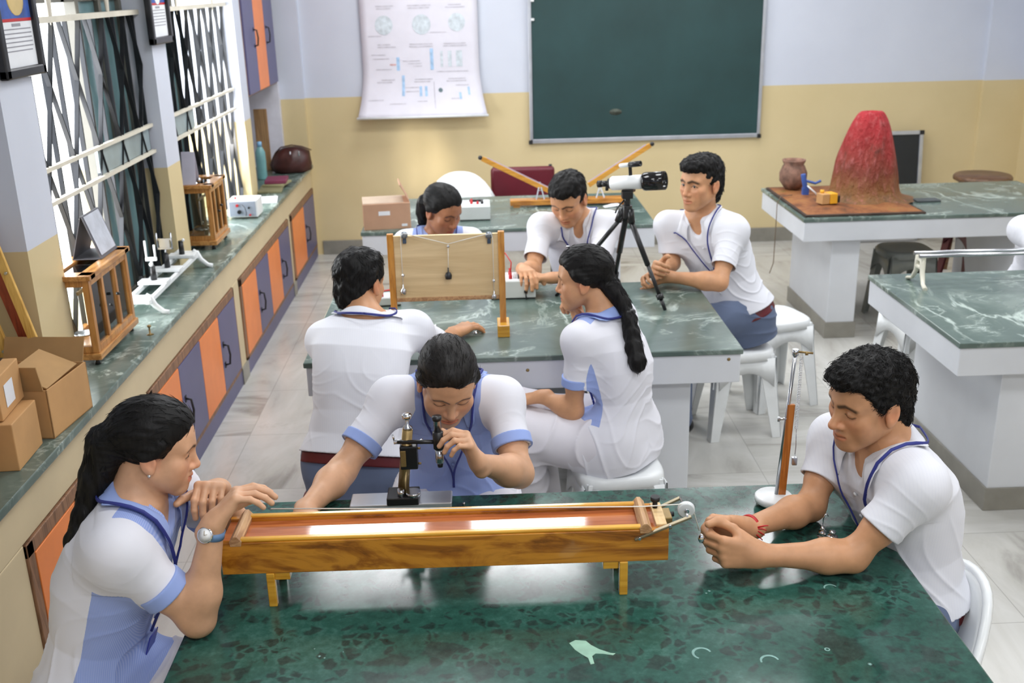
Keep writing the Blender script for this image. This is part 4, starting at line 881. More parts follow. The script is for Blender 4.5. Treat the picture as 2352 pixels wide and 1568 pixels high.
q = MB(); q.tube([(0.0, 0, 0), (-0.02, 0, 0.08), (-0.03, 0.0, 0.13)], 0.016, 8); q.tube([(-0.02, 0, 0.09), (0.05, 0, 0.07), (0.085, 0, 0.085)], 0.009, 8); q.box((-0.01, 0, 0.02), (0.04, 0.03, 0.05)); q.build('blue_body', M_BLUE, t, 0.002)
q = MB(); q.tube([(-0.005, -0.02, 0.06), (0.04, -0.03, 0.02), (0.06, -0.03, 0.0)], 0.005, 6); q.build('white_pipe', M_PLASTIC, t)
t = thing('battery_pack', 'yellow and brown battery box on the tray in front of the volcano', 'battery', (2.06, 6.16, TT+0.034), 0.25)
q = MB(); q.span((-0.055, -0.03, 0), (-0.005, 0.04, 0.06)); q.build('brown_half', M_CARD, t, 0.003)
q = MB(); q.span((-0.004, -0.035, 0), (0.045, 0.04, 0.062)); q.build('yellow_half', M_YELLOW, t, 0.004)
q = MB(); q.span((0.046, -0.03, 0.004), (0.066, 0.035, 0.045)); q.build('black_cap', M_BLACK, t, 0.003)
q = MB(); q.lathe([(0.012, 0), (0.012, 0.02), (0, 0.02)], (-0.03, 0.02, 0.058), n=12); q.build('yellow_cap', M_YELLOW, t)
wp = [atz(1782, 455, TT)+Vector((0, 0, 0.035)), atz(1780, 460, TT)+Vector((0, 0, 0.02)), at(1778, 462, 6.42)+Vector((-0.03, 0, 0))]
e0 = Vector((1.832, 6.42, 0.75)); q = MB(); q.tube([Vector((1.92, 6.42, TT+0.036)), Vector((1.85, 6.42, TT+0.03)), Vector((1.829, 6.42, TT-0.01)), Vector((1.826, 6.41, 0.55)), Vector((1.83, 6.43, 0.36)), Vector((1.80, 6.40, 0.30))], 0.0028, 6); o = q.build('wire', plain('brown_wire', sl(110, 90, 70), 0.6)); tag(o, 'thin brown wire dangling over the volcano table end', 'wire')
p = atz(2128, 462, TT); o = MB().span((-0.075, -0.04, 0), (0.075, 0.045, 0.012)).build('dark_slab', plain('dark_slate', sl(70, 76, 78), 0.5), loc=p, bevel=0.003); tag(o, 'flat dark grey slab on the table right of the volcano', 'slab')
# ================================================================ right table: white twin-rod bench
ob = thing('optical_bench', 'cream iron bench with two steel rods on the right-hand table', 'physics apparatus', (2.6, 4.50, TT))
def trestle(parent, x, mat, h=0.12, w_=0.11):
    for s_ in (-1, 1):
        q = MB(); q.tube([(x, s_*0.022, h), (x, s_*0.028, h-0.03), (x, s_*0.034, h*0.45), (x-0.004, s_*w_*0.62, 0.018), (x-0.008, s_*w_, 0.006)], [0.014, 0.014, 0.012, 0.010, 0.012], 8, flat=0.75, up=(0, 1, 0)); q.build('leg', mat, parent)
    q = MB(); q.tube([(x, -0.03, h*0.62), (x, 0.03, h*0.62)], 0.011, 8); q.box((x, 0, h-0.012), (0.02, 0.07, 0.02)); q.build('cross_piece', mat, parent)
for x in (-0.655, 0.55): trestle(ob, x, M_CREAM, 0.135, 0.10)
for s_ in (-1, 1):
    q = MB(); q.cyl((-0.675, s_*0.030, 0.140), (0.58, s_*0.030, 0.140), 0.0085); q.build('rod', M_STEEL, ob)
# ================================================================ things on the window counter
M_CASEW = wood('balance_case_wood', sl(150, 96, 44), sl(196, 138, 74), 1.0, 2, 0.3, coat=0.3); M_CASEH = wood('balance_case_wood_flat', sl(150, 96, 44), sl(200, 146, 84), 1.0, 1, 0.3, coat=0.3)
def balance(label, x0, x1, y0, y1, h, z0=CTOP):
    xc, yc = (x0+x1)/2, (y0+y1)/2; hx, hy = (x1-x0)/2, (y1-y0)/2
    t = thing('balance_case', label, 'balance', (xc, yc, z0), 0, 'glazed wooden balance cases on the counter'); p_ = 0.026
    for sx in (-1, 1):
        for sy in (-1, 1):
            q = MB(); q.lathe([(0.012, 0), (0.009, 0.012), (0.006, 0.024)], (sx*(hx-0.02), sy*(hy-0.02), 0), n=12); q.build('levelling_foot', M_BLACK, t)
    q = MB(); q.span((-hx-0.008, -hy-0.008, 0.024), (hx+0.008, hy+0.008, 0.05)); q.build('base_board', M_CASEH, t, 0.003)
    q = MB()
    for sx in (-1, 1):
        for sy in (-1, 1): q.box((sx*(hx-p_/2), sy*(hy-p_/2), (0.05+h)/2), (p_, p_, h-0.05))
        q.box((sx*(hx-p_/2), 0, h-p_/2), (p_*0.95, 2*hy-2*p_, p_)); q.box((sx*(hx-p_/2), 0, 0.05+p_/2), (p_*0.95, 2*hy-2*p_, p_))
    for sy in (-1, 1): q.box((0, sy*(hy-p_/2), h-p_/2), (2*hx-2*p_, p_*0.95, p_)); q.box((0, sy*(hy-p_/2), 0.05+p_/2), (2*hx-2*p_, p_*0.95, p_))
    for k in (-1/6, 1/6): q.box((hx-p_/2, k*2*hy, (0.05+h)/2), (p_*0.8, 0.022, h-0.05-2*p_))
    q.build('case_frame', M_CASEW, t, 0.002)
    q = MB(); q.span((-hx-0.012, -hy-0.014, h), (hx+0.012, -hy+0.05, h+0.02)); q.span((-hx-0.012, hy-0.05, h), (hx+0.012, hy+0.014, h+0.02)); q.span((-hx-0.012, -hy, h), (-hx+0.04, hy, h+0.02)); q.span((hx-0.04, -hy, h), (hx+0.012, hy, h+0.02)); q.build('top_frame', M_CASEH, t, 0.003)
    q = MB(); q.span((-hx+0.035, -hy+0.045, h+0.006), (hx-0.035, hy-0.045, h+0.012)); q.build('top_pane', M_GLASS, t)
    for sy in (-1, 1): q = MB(); q.span((-hx+p_, sy*(hy-0.010)-0.001, 0.05+p_), (hx-p_, sy*(hy-0.010)+0.001, h-p_)); q.build('end_pane', M_GLASS, t)
    q = MB(); q.span((hx-0.014, -hy+p_, 0.05+p_), (hx-0.012, hy-p_, h-p_)); q.build('front_pane', M_GLASS, t)
    for k, zz in ((-0.1, 0.56), (0.1, 0.62)): q = MB(); q.cyl((hx, k*2*hy, h*zz), (hx+0.014, k*2*hy, h*zz), 0.006); q.build('door_knob', M_BLACK, t)
    q = MB(); q.cyl((0, 0, 0.05), (0, 0, h*0.78), 0.009); q.bar((0, -hy*0.62, h*0.78), (0, hy*0.62, h*0.78), 0.008, 0.014); q.build('beam_pillar', M_BRASS, t)
    for sy in (-1, 1):
        q = MB(); q.cyl((0, sy*hy*0.6, h*0.77), (0, sy*hy*0.6, 0.10), 0.0012, n=6); q.lathe([(0.0, 0.095), (0.035, 0.098), (0.04, 0.105), (0.036, 0.104), (0.0, 0.099)], (0, sy*hy*0.6, 0), n=20); q.build('pan', M_STEEL, t)
    return t
balance('glazed wooden balance case nearest the camera with a calendar on top', -1.640, -1.478, 3.79, 4.235, 0.335)
balance('glazed wooden balance case standing farther along the counter', -1.640, -1.470, 5.62, 5.93, 0.335)
# desk calendar on the near balance
t = thing('desk_calendar', 'grey tent calendar standing on the near balance case', 'calendar', (-1.560, 4.12, CTOP+0.356), 0.0)
pa = [(-0.055, 0.0), (0.055, 0.0), (0.004, 0.17), (-0.004, 0.17)]
q = MB()
for a, b in (((-0.055, 0.0), (-0.002, 0.17)), ((0.055, 0.0), (0.002, 0.17))): q.bar((a[0], 0, a[1]), (b[0], 0, b[1]), 0.003, 0.19, up=(0, 1, 0))
q.span((-0.055, -0.095, 0), (0.055, 0.095, 0.003)); q.build('card', plain('grey_calendar_card', sl(96, 96, 102), 0.6), t)
q = MB(); q.bar((0.0545, 0, 0.014), (0.0065, 0, 0.166), 0.0016, 0.165, up=(0, 1, 0)); q.build('page', plain('grey_printed_page', sl(190, 194, 204), 0.6, var=0.12, vs=14), t)
t = thing('paper_stand', 'pale folded card standing on the farther balance case', 'card', (-1.575, 5.66, CTOP+0.356), 0.0)
q = MB(); q.bar((0, -0.035, 0), (0, 0.0, 0.17), 0.07, 0.003, up=(0, 1, 0)); q.bar((0, 0.045, 0), (0, 0.002, 0.17), 0.07, 0.003, up=(0, 1, 0)); q.build('folded_card', plain('lilac_card', sl(196, 194, 210), 0.6), t)
q = MB(); q.lathe([(0.012, 0), (0.012, 0.02), (0.006, 0.026), (0, 0.026)], (0.035, 0.03, 0), n=14); q.build('silver_cap', M_CHROME, t)
# white optical bench with two carriages
ow = thing('optical_bench', 'white iron bench with black uprights and lens holders on the window counter', 'physics apparatus', (-1.525, 4.82, CTOP))
for s_ in (-1, 1): q = MB(); q.span((s_*0.050-0.009, -0.42, 0.055), (s_*0.050+0.009, 0.42, 0.075)); q.build('bed_rail', M_PLASTIC, ow, 0.002)
for y in (-0.38, 0.42):
    for s_ in (-1, 1):
        q = MB(); q.tube([(s_*0.03, y, 0.085), (s_*0.05, y, 0.07), (s_*0.068, y, 0.04), (s_*0.10, y, 0.012), (s_*0.125, y, 0.006)], [0.016, 0.018, 0.014, 0.012, 0.013], 8, flat=0.8, up=(0, 1, 0)); q.build('leg', M_PLASTIC, ow)
    q = MB(); q.span((-0.06, y-0.016, 0.05), (0.06, y+0.016, 0.086)); q.build('end_casting', M_PLASTIC, ow, 0.004)
for y, kind in ((-0.14, 'fork'), (0.08, 'frame'), (0.34, 'post')):
    q = MB(); q.span((-0.066, y-0.034, 0.076), (0.066, y+0.034, 0.092)); ca = q.build('carriage', M_PLASTIC, ow, 0.003)
    q = MB(); q.cyl((0, y, 0.09), (0, y, 0.16), 0.014, 0.012); q.build('upright', M_BLACK, ca)
    if kind != 'post':
        q = MB(); z = 0.155
        if kind == 'fork':
            q.cyl((0, y, z), (0, y, z+0.03), 0.006); q.box((0, y, z+0.035), (0.05, 0.014, 0.016)); q.cyl((-0.02, y, z+0.035), (-0.02, y, z+0.12), 0.005); q.cyl((0.02, y, z+0.035), (0.02, y, z+0.10), 0.005); q.sphere((0, y-0.012, z+0.012), 0.01)
        else:
            q.cyl((0, y, z), (0, y, z+0.025), 0.006); q.box((0, y, z+0.03), (0.07, 0.008, 0.008)); q.box((0, y, z+0.075), (0.07, 0.008, 0.008)); q.cyl((-0.034, y, z+0.025), (-0.034, y, z+0.105), 0.0045); q.cyl((0.034, y, z+0.025), (0.034, y, z+0.105), 0.0045); q.box((0.0, y, z+0.052), (0.05, 0.004, 0.04))
        q.build('holder', M_STEEL if kind == 'frame' else M_PLASTIC, ca)
    else:
        q = MB(); q.sphere((0.016, y-0.008, 0.165), 0.008); q.build('set_screw', M_PLASTIC, ca)
p = atz(345, 768, CTOP); o = MB().lathe([(0.016, 0), (0.004, 0.006), (0.0035, 0.03), (0.008, 0.034), (0.008, 0.040), (0, 0.043)], n=12).build('brass_pin', M_BRASS, loc=p); tag(o, 'little pin stand on the counter right of the near balance', 'pin')
# power supply
t = thing('power_supply', 'white power supply box with dials and red knobs behind the farther balance', 'instrument', (-1.487, 6.48, CTOP))
q = MB(); q.span((-0.090, -0.08, 0.01), (0.090, 0.08, 0.115)); q.build('case', M_PLASTIC, t, 0.004)
q = MB(); q.span((-0.080, -0.0835, 0.018), (0.080, -0.079, 0.107)); q.build('front_panel', plain('grey_blue_panel', sl(150, 158, 172), 0.4), t, 0.001)
for x, z, m_, r in ((-0.02, 0.045, M_BLACK, 0.012), (-0.03, 0.085, M_RED, 0.008), (0.045, 0.025, M_RED, 0.006), (0.04, 0.07, M_DARK, 0.006)):
    q = MB(); q.cyl((x, -0.083, z), (x, -0.096, z), r); q.build('knob', m_, t)
q = MB(); q.tube([(0.0, -0.09, 0.09), (0.02, -0.105, 0.075), (0.025, -0.1, 0.04), (0.02, -0.09, 0.02)], 0.0025, 6); q.build('lead', M_BLACK, t)
for x, m_ in ((-0.05, M_RED), (0.0, M_PLASTIC), (0.05, M_PLASTIC)): q = MB(); q.lathe([(0.007, 0), (0.007, 0.012), (0, 0.014)], (x, -0.03, 0.115), n=10); q.build('terminal', m_, t)
# books, papers, bag, bottle, wooden board at the far end
def block(name, lab, cat, c, d, rz, mat, group=None, bev=0.003):
    o = MB().span((-d[0]/2, -d[1]/2, 0), (d[0]/2, d[1]/2, d[2])).build(name, mat, loc=c, bevel=bev); o.rotation_euler.z = rz; return tag(o, lab, cat, group)
block('paper_sheet', 'white sheets lying on the counter beyond the power supply', 'paper', (-1.46, 6.98, CTOP), (0.15, 0.22, 0.006), 0.15, M_PAPER)
block('notebook', 'grey notebook lying under the maroon register', 'book', (-1.49, 7.34, CTOP), (0.16, 0.24, 0.018), 0.1, plain('olive_cover', sl(122, 118, 86), 0.6), 'books by the handbag')
block('notebook', 'olive notebook lying between the papers and the register', 'book', (-1.47, 7.46, CTOP+0.019), (0.15, 0.20, 0.015), -0.15, plain('drab_cover', sl(150, 146, 110), 0.6), 'books by the handbag')
block('register', 'maroon bound register on top of the notebooks', 'book', (-1.475, 7.48, CTOP+0.035), (0.15, 0.20, 0.024), 0.08, plain('maroon_cover', sl(118, 42, 74), 0.5), 'books by the handbag')
t = thing('water_bottle', 'pale teal plastic water bottle in the corner niche', 'bottle', (-1.640, 7.80, CTOP))
q = MB(); q.lathe([(0.0, 0), (0.036, 0), (0.038, 0.01), (0.036, 0.07), (0.038, 0.13), (0.036, 0.20), (0.02, 0.235), (0.014, 0.24), (0.014, 0.25)], n=22); q.build('body', plain('teal_plastic', sl(112, 160, 162), 0.2, var=0.08), t)
q = MB(); q.lathe([(0.017, 0.24), (0.017, 0.275), (0.0, 0.278)], n=16); q.build('cap', plain('pale_blue_cap', sl(126, 176, 214), 0.4), t)
o = MB().box((0, 0, 0.235), (0.10, 0.018, 0.47)).build('wooden_board', wood('dull_board_wood', sl(120, 90, 56), sl(150, 116, 76), 1.0, 2, 0.6), loc=(-1.69, 8.18, CTOP), bevel=0.004); o.rotation_euler.z = 0.1; tag(o, 'brown wooden board standing upright in the niche behind the bottle', 'board')
block('maroon_folder', 'thin maroon folder leaning beside the far pillar', 'folder', (-1.64, 7.30, CTOP), (0.05, 0.03, 0.20), 0.0, M_MAROON, None)
# handbag
hb = thing('handbag', 'dark brown leather handbag resting at the far end of the counter', 'bag', (-1.475, 8.08, CTOP), 0.10)
M_LEATHER = plain('brown_leather', sl(66, 30, 26), 0.38, var=0.2, vs=14, bump=0.25, bs=40)
q = MB(); vs = []; n = 28; prof = ((0.085, 0.0), (0.108, 0.012), (0.115, 0.06), (0.108, 0.11), (0.085, 0.155), (0.055, 0.185), (0.02, 0.195))
for j, (r, z) in enumerate(prof):
    for k in range(n):
        a = 2*PI*k/n; d = 1+0.22*mathutils.noise.noise(Vector((math.cos(a)*2.2, math.sin(a)*2.2, z*16)))
        vs.append((r*1.35*d*math.cos(a)+0.02*z/0.2, r*0.85*d*math.sin(a), z))
q.add(vs, [(j*n+k, j*n+(k+1) % n, (j+1)*n+(k+1) % n, (j+1)*n+k) for j in range(len(prof)-1) for k in range(n)]+[tuple(range(n))[::-1], tuple((len(prof)-1)*n+k for k in range(n))], True); q.build('body', M_LEATHER, hb)
q = MB(); q.tube([(-0.10, -0.02, 0.16), (-0.06, -0.03, 0.195), (0.02, -0.03, 0.21), (0.10, -0.03, 0.195), (0.165, -0.02, 0.165)], 0.009, 8, flat=0.5); q.build('strap', M_LEATHER, hb)
for y in (0.01, 0.075): q = MB(); q.box((y, -0.072, 0.150), (0.008, 0.012, 0.035)); q.build('buckle', M_CHROME, hb, 0.002)
# ---- cartons, rolled paper and boards by the alcove
def carton(label, c, d, rz, mat=M_CARD):
    t = thing('carton', label, 'box', c, rz, 'brown cartons at the near end of the counter')
    q = MB(); q.span((-d[0]/2, -d[1]/2, 0), (d[0]/2, d[1]/2, d[2])); q.build('carton_body', mat, t, 0.003)
    q = MB(); q.span((-0.025, -d[1]/2-0.001, d[2]-0.04), (0.025, d[1]/2+0.001, d[2]+0.001)); q.build('tape', plain('brown_tape', sl(176, 128, 84), 0.4), t)
    return t
# open carton
oc = thing('open_carton', 'open brown carton with splayed flaps on the near end of the counter', 'box', (-1.530, 3.255, CTOP), math.radians(-6))
M_CARDI = plain('carton_inside', sl(176, 138, 90), 0.8, var=0.1, vs=5)
w_, l_, h_ = 0.150, 0.135, 0.165
q = MB(); q.span((w_-0.005, -l_, 0), (w_, l_, h_)); q.span((-w_, -l_, 0), (-w_+0.005, l_, h_)); q.span((-w_, -l_, 0), (w_, -l_+0.005, h_)); q.span((-w_, l_-0.005, 0), (w_, l_, h_)); q.span((-w_, -l_, 0), (w_, l_, 0.005)); q.build('carton_body', M_CARD, oc, 0.001)
q = MB(); q.bar((0, l_, h_), (0, l_+0.035, h_+0.075), 2*w_-0.02, 0.004); q.build('flap', M_CARDI, oc)
q = MB(); q.bar((-w_, 0, h_), (-w_-0.01, 0, h_+0.12), 0.004, 2*l_-0.02, up=(0, 1, 0)); q.build('flap', M_CARDI, oc)
q = MB(); q.bar((w_-0.01, -0.01, h_+0.002), (0.02, -0.015, h_+0.055), 0.004, 2*l_-0.05, up=(0, 1, 0)); q.build('flap', M_CARDI, oc)
q = MB(); q.bar((0, -l_, h_), (0, -l_-0.02, h_+0.085), 2*w_-0.02, 0.004); q.build('flap', M_CARDI, oc)
carton('small brown carton on the counter edge beside the open carton', (-1.50, 2.97, CTOP), (0.17, 0.20, 0.15), 0.05)
cs = carton('brown carton tied with black strap, on top of the counter-edge carton', (-1.53, 2.985, CTOP+0.153), (0.16, 0.20, 0.13), 0.10)
q = MB(); q.span((0.03, -0.1025, -0.002), (0.038, 0.1025, 0.132)); q.build('strap', M_BLACK, cs); q = MB(); q.box((0.0812, -0.015, 0.06), (0.001, 0.075, 0.07)); q.build('sticker', M_PAPER, cs)
carton('plain brown carton nearest the frame edge on the counter', (-1.53, 2.70, CTOP), (0.17, 0.22, 0.16), 0.0)
carton('plain brown carton stacked on the nearest carton', (-1.55, 2.70, CTOP+0.163), (0.17, 0.22, 0.15), 0.04)
t = thing('paper_roll', 'beige rolled paper tube standing behind the open carton', 'paper roll', (-1.80, 3.40, CTOP)); q = MB(); q.cyl((0, 0, 0), (0.0, 0.0, 0.36), 0.028); q.build('roll', plain('beige_roll_paper', sl(198, 176, 140), 0.7), t)
M_YB = wood('yellow_edge_board', sl(190, 142, 62), sl(220, 178, 96), 0.9, 2, 0.4); M_RB = wood('red_brown_board', sl(104, 36, 24), sl(150, 66, 40), 0.9, 2, 0.35)
for i, (lab, m_, xb, xt, yo, wd) in enumerate((('long yellow-edged wooden board leaning in the alcove, nearest the pillar', M_YB, -1.50, -1.645, 3.425, 0.030), ('long red-brown wooden board leaning behind the yellow-edged one', M_RB, -1.545, -1.70, 3.465, 0.034), ('pale yellow board leaning at the far left of the alcove', M_YB, -1.625, -1.78, 3.445, 0.05))):
    t = thing('leaning_board', lab, 'board', (xb, yo, CTOP), 0, 'wooden boards leaning in the alcove')
    q = MB(); q.bar((0, 0, 0), (xt-xb, 0.02, 0.62), wd, 0.014, up=(0, 1, 0)); b_ = q.build('plank', m_, t, 0.002)
    for k in (0.3, 0.75): q = MB(); q.cyl(((xt-xb)*k+0.004, 0.02*k-0.006, 0.62*k), ((xt-xb)*k+0.004, 0.02*k-0.012, 0.62*k), 0.005); q.build('screw', M_STEEL, b_)
# ---- framed pictures on the pillars
def framed(label, y0, y1, z0, h, bgc, fg, x=XL):
    t = thing('picture_frame', label, 'picture', (x+0.012, (y0+y1)/2, z0), 0, 'black framed pictures on the window pillars'); hy = (y1-y0)/2
    q = MB(); fw = 0.034
    for a, b in (((-0.012, -hy, 0), (0.018, hy, fw)), ((-0.012, -hy, h-fw), (0.018, hy, h)), ((-0.012, -hy, 0), (0.018, -hy+fw, h)), ((-0.012, hy-fw, 0), (0.018, hy, h))): q.span(a, b)
    q.build('frame', plain('black_frame_wood', sl(30, 30, 34), 0.3), t, 0.006)
    q = MB(); q.span((-0.012, -hy+fw, fw), (0.002, hy-fw, h-fw)); q.build('backing', M_PAPER, t)
    zc = fw+(h-2*fw)*0.42
    q = MB(); q.span((0.002, -hy+fw+0.004, zc), (0.0035, hy-fw-0.004, h-fw-0.004)); q.build('picture', plain('print_'+label[:12], bgc, 0.5, var=0.3, vs=9), t)
    for c_, r, m_ in fg: q = MB(); q.sphere((0.0036, c_[0]*hy, zc+c_[1]*(h-fw-zc)), (0.0012, r[0]*hy, r[1]*h)); q.build('portrait_shape', m_, t)
    q = MB(); q.span((0.002, -hy+fw+0.004, zc-0.010), (0.0034, hy-fw-0.004, zc)); q.build('red_line', M_RED, t)
    q = MB()
    for k in range(6): q.span((0.002, -hy+fw+0.015, zc-0.036-0.014*k), (0.0026, hy-fw-0.015-0.01*(k == 5), zc-0.032-0.014*k))
    q.span((0.002, -0.035, zc-0.026), (0.0026, 0.035, zc-0.016)); q.build('printed_text', plain('grey_print', sl(150, 150, 158), 0.6), t)
    return t
M_SK = plain('print_beige', sl(206, 180, 122), 0.6, var=0.08); M_GR = plain('print_grey', sl(176, 178, 172), 0.6)
framed('black framed blue portrait print on the near pillar', 3.55, 3.88, 1.83, 0.44, sl(52, 92, 176), (((0.12, 0.30), (0.42, 0.13), M_SK), ((0.0, 0.75), (0.3, 0.10), M_GR)), XL+0.0)
framed('black framed portrait print on the pillar between the windows', 5.20, 5.53, 1.85, 0.44, sl(96, 80, 84), (((0.05, 0.2), (0.32, 0.12), M_PAPER), ((0.0, 0.7), (0.22, 0.09), plain('print_skin', sl(176, 120, 96), 0.6))), XL+0.0)
# ================================================================ people: smooth implicit bodies turned into meshes
F32 = np.float32
def V3(a): return np.array(a, dtype=F32)
def nrm(a): a = np.asarray(a, float); return a/np.linalg.norm(a)
BIG = 1.0
class Node:
    """ordered list of smooth unions, cuts and intersections of primitives"""
    def __init__(s): s.ops = []
    def bbox(s):
        lo = np.min([o[2] for o in s.ops if o[0] == 'u'], axis=0); hi = np.max([o[3] for o in s.ops if o[0] == 'u'], axis=0); return lo, hi
    def u(s, prim, k=0.0): s.ops.append(('u', prim[0], np.asarray(prim[1], float), np.asarray(prim[2], float), k)); return s
    def cut(s, prim, k=0.0): s.ops.append(('s', prim[0], np.asarray(prim[1], float), np.asarray(prim[2], float), k)); return s
    def keep(s, prim, k=0.0): s.ops.append(('i', prim[0], None, None, k)); return s
    def prim(s): lo, hi = s.bbox(); return (s.ev, lo, hi)
    def ev(s, P):
        d = np.full(len(P), BIG, F32)
        for op, fn, lo, hi, k in s.ops:
            if lo is None:
                m = d < BIG*0.9
                idx = np.nonzero(m)[0]
            else:
                g = 0.045+k
                m = ((P >= (lo-g).astype(F32)) & (P <= (hi+g).astype(F32))).all(1)
                if op != 'u': m &= d < BIG*0.9
                idx = np.nonzero(m)[0]
            if not len(idx): continue
            Q = P[idx]; a = d[idx]; b = fn(Q).astype(F32)
            if op == 'u':
                if k > 0: h = np.maximum(k-np.abs(a-b), 0)/k; r = np.minimum(a, b)-h*h*(k*0.25)
                else: r = np.minimum(a, b)
            else:
                if op == 's': b = -b
                if k > 0: h = np.maximum(k-np.abs(a-b), 0)/k; r = np.maximum(a, b)+h*h*(k*0.25)
                else: r = np.maximum(a, b)
            d[idx] = r
        return d
def rc(a, b, r1, r2=None):
    r2 = r1 if r2 is None else r2; a = V3(a); b = V3(b); ab = b-a; L2 = F32(max(float(ab.dot(ab)), 1e-9))
    def f(P):
        pa = P-a; t = np.clip(pa.dot(ab)/L2, 0, 1)
        return np.linalg.norm(pa-t[:, None]*ab, axis=1)-(r1+(r2-r1)*t)
    R = max(r1, r2); return f, np.minimum(a, b)-R, np.maximum(a, b)+R
def chain(node, pts, rs, k):
    for i in range(len(pts)-1): node.u(rc(pts[i], pts[i+1], rs[i], rs[i+1]), k)
def ell(c, r, R=None):
    c = V3(c); r = V3(r); Rm = None if R is None else np.asarray(R, F32)
    def f(P):
        q = P-c
        if Rm is not None: q = q.dot(Rm)
        k0 = np.linalg.norm(q/r, axis=1); k1 = np.linalg.norm(q/(r*r), axis=1)+1e-9
        return k0*(k0-1)/k1
    e = np.full(3, float(r.max())) if R is not None else r
    return f, c-e, c+e
def half(p, n):
    p = V3(p); n = V3(nrm(n)); return (lambda P: (P-p).dot(n)), None, None
def local(node, c, R, s=1.0):
    """node defined in a local frame (columns of R), placed at c with scale s"""
    c = V3(c); Rm = np.asarray(R, F32); lo, hi = node.bbox()
    cor = np.array([[x, y, z] for x in (lo[0], hi[0]) for y in (lo[1], hi[1]) for z in (lo[2], hi[2])])@np.asarray(R, float).T*s+np.asarray(c, float)
    return (lambda P: node.ev((P-c).dot(Rm)/F32(s))*F32(s)), cor.min(0), cor.max(0)
CELL8 = np.array([[0, 0, 0], [1, 0, 0], [0, 1, 0], [1, 1, 0], [0, 0, 1], [1, 0, 1], [0, 1, 1], [1, 1, 1]])
EDG = [(0, 1), (2, 3), (4, 5), (6, 7), (0, 2), (1, 3), (4, 6), (5, 7), (0, 4), (1, 5), (2, 6), (3, 7)]
def polygonize(node, h, newton=2, pad=0.02, B=6):
    lo, hi = node.bbox(); lo = lo-pad; hi = hi+pad; S = B*h
    nb = np.ceil((hi-lo)/S).astype(int)+1
    g = np.stack(np.meshgrid(*[np.arange(n) for n in nb], indexing='ij'), -1).reshape(-1, 3)
    keep = []
    for c0 in range(0, len(g), 400000):
        gg = g[c0:c0+400000]; d = node.ev(((gg+0.5)*S+lo).astype(F32)); keep.append(gg[np.abs(d) < 0.87*S*1.5])
    g = np.concatenate(keep)
    n1 = B+1; off = np.stack(np.meshgrid(*[np.arange(n1)]*3, indexing='ij'), -1).reshape(-1, 3)
    dims = nb*B+4; Ks, Vs, Es = [], [], [[], [], []]
    for c0 in range(0, len(g), 1500):
        gg = g[c0:c0+1500]; P = ((gg[:, None, :]*B+off[None])*h+lo).astype(F32).reshape(-1, 3)
        D = node.ev(P).reshape(len(gg), n1, n1, n1)
        cs = [D[:, a:a+B, b:b+B, c:c+B] for a, b, c in CELL8]
        sg = np.zeros(cs[0].shape, np.uint8)
        for q in cs: sg += (q < 0)
        bi, ci, cj, ck = np.nonzero((sg > 0) & (sg < 8))
        if not len(bi): continue
        val = np.stack([q[bi, ci, cj, ck] for q in cs], 1)
        acc = np.zeros((len(bi), 3), F32); cnt = np.zeros(len(bi), F32)
        for e0, e1 in EDG:
            a, b = val[:, e0], val[:, e1]; m = (a < 0) != (b < 0)
            t = np.where(m, a/np.where(m, a-b, 1), 0)
            acc += np.where(m[:, None], CELL8[e0]+t[:, None]*(CELL8[e1]-CELL8[e0]), 0); cnt += m
        cell = gg[bi]*B+np.stack([ci, cj, ck], 1)
        Vs.append((cell+acc/cnt[:, None])*h+lo); key = (cell[:, 0]*dims[1]+cell[:, 1])*dims[2]+cell[:, 2]; Ks.append(key)
        for ax, e1 in enumerate((1, 2, 4)):
            m = (val[:, 0] < 0) != (val[:, e1] < 0); Es[ax].append((key[m], val[m, 0] < 0))
    K = np.concatenate(Ks); V = np.concatenate(Vs); o = np.argsort(K); K = K[o]; V = V[o]
    st = [dims[1]*dims[2], dims[2], 1]; quads = []
    for ax, (u, w) in enumerate(((1, 2), (2, 0), (0, 1))):
        k = np.concatenate([q[0] for q in Es[ax]]); sgn = np.concatenate([q[1] for q in Es[ax]])
        ids = []
        ok = np.ones(len(k), bool)
        for du, dw in ((0, 0), (1, 0), (1, 1), (0, 1)):
            kk = k-du*st[u]-dw*st[w]; i = np.searchsorted(K, kk); i = np.minimum(i, len(K)-1); ok &= K[i] == kk; ids.append(i)
        q = np.stack(ids, 1)[ok]; s_ = sgn[ok]; q[~s_] = q[~s_][:, ::-1]; quads.append(q)
    Q = np.concatenate(quads)
    for _ in range(newton):
        d, G = grad(node, V, h*0.4); L = (G*G).sum(1)+1e-6; st_ = np.clip(d/L, -h, h); V = V-G*st_[:, None]
    return V, Q
def grad(node, V, e):
    V = V.astype(F32); d = node.ev(V); G = np.zeros((len(V), 3), F32)
    for a in range(3):
        o = np.zeros(3, F32); o[a] = e; G[:, a] = (node.ev(V+o)-node.ev(V-o))/(2*e)
    return d, G
def vnormals(V, Q):
    n = np.cross(V[Q[:, 2]]-V[Q[:, 0]], V[Q[:, 3]]-V[Q[:, 1]]); N = np.zeros_like(V)
    for i in range(4): np.add.at(N, Q[:, i], n)
    return N/(np.linalg.norm(N, axis=1)[:, None]+1e-12)
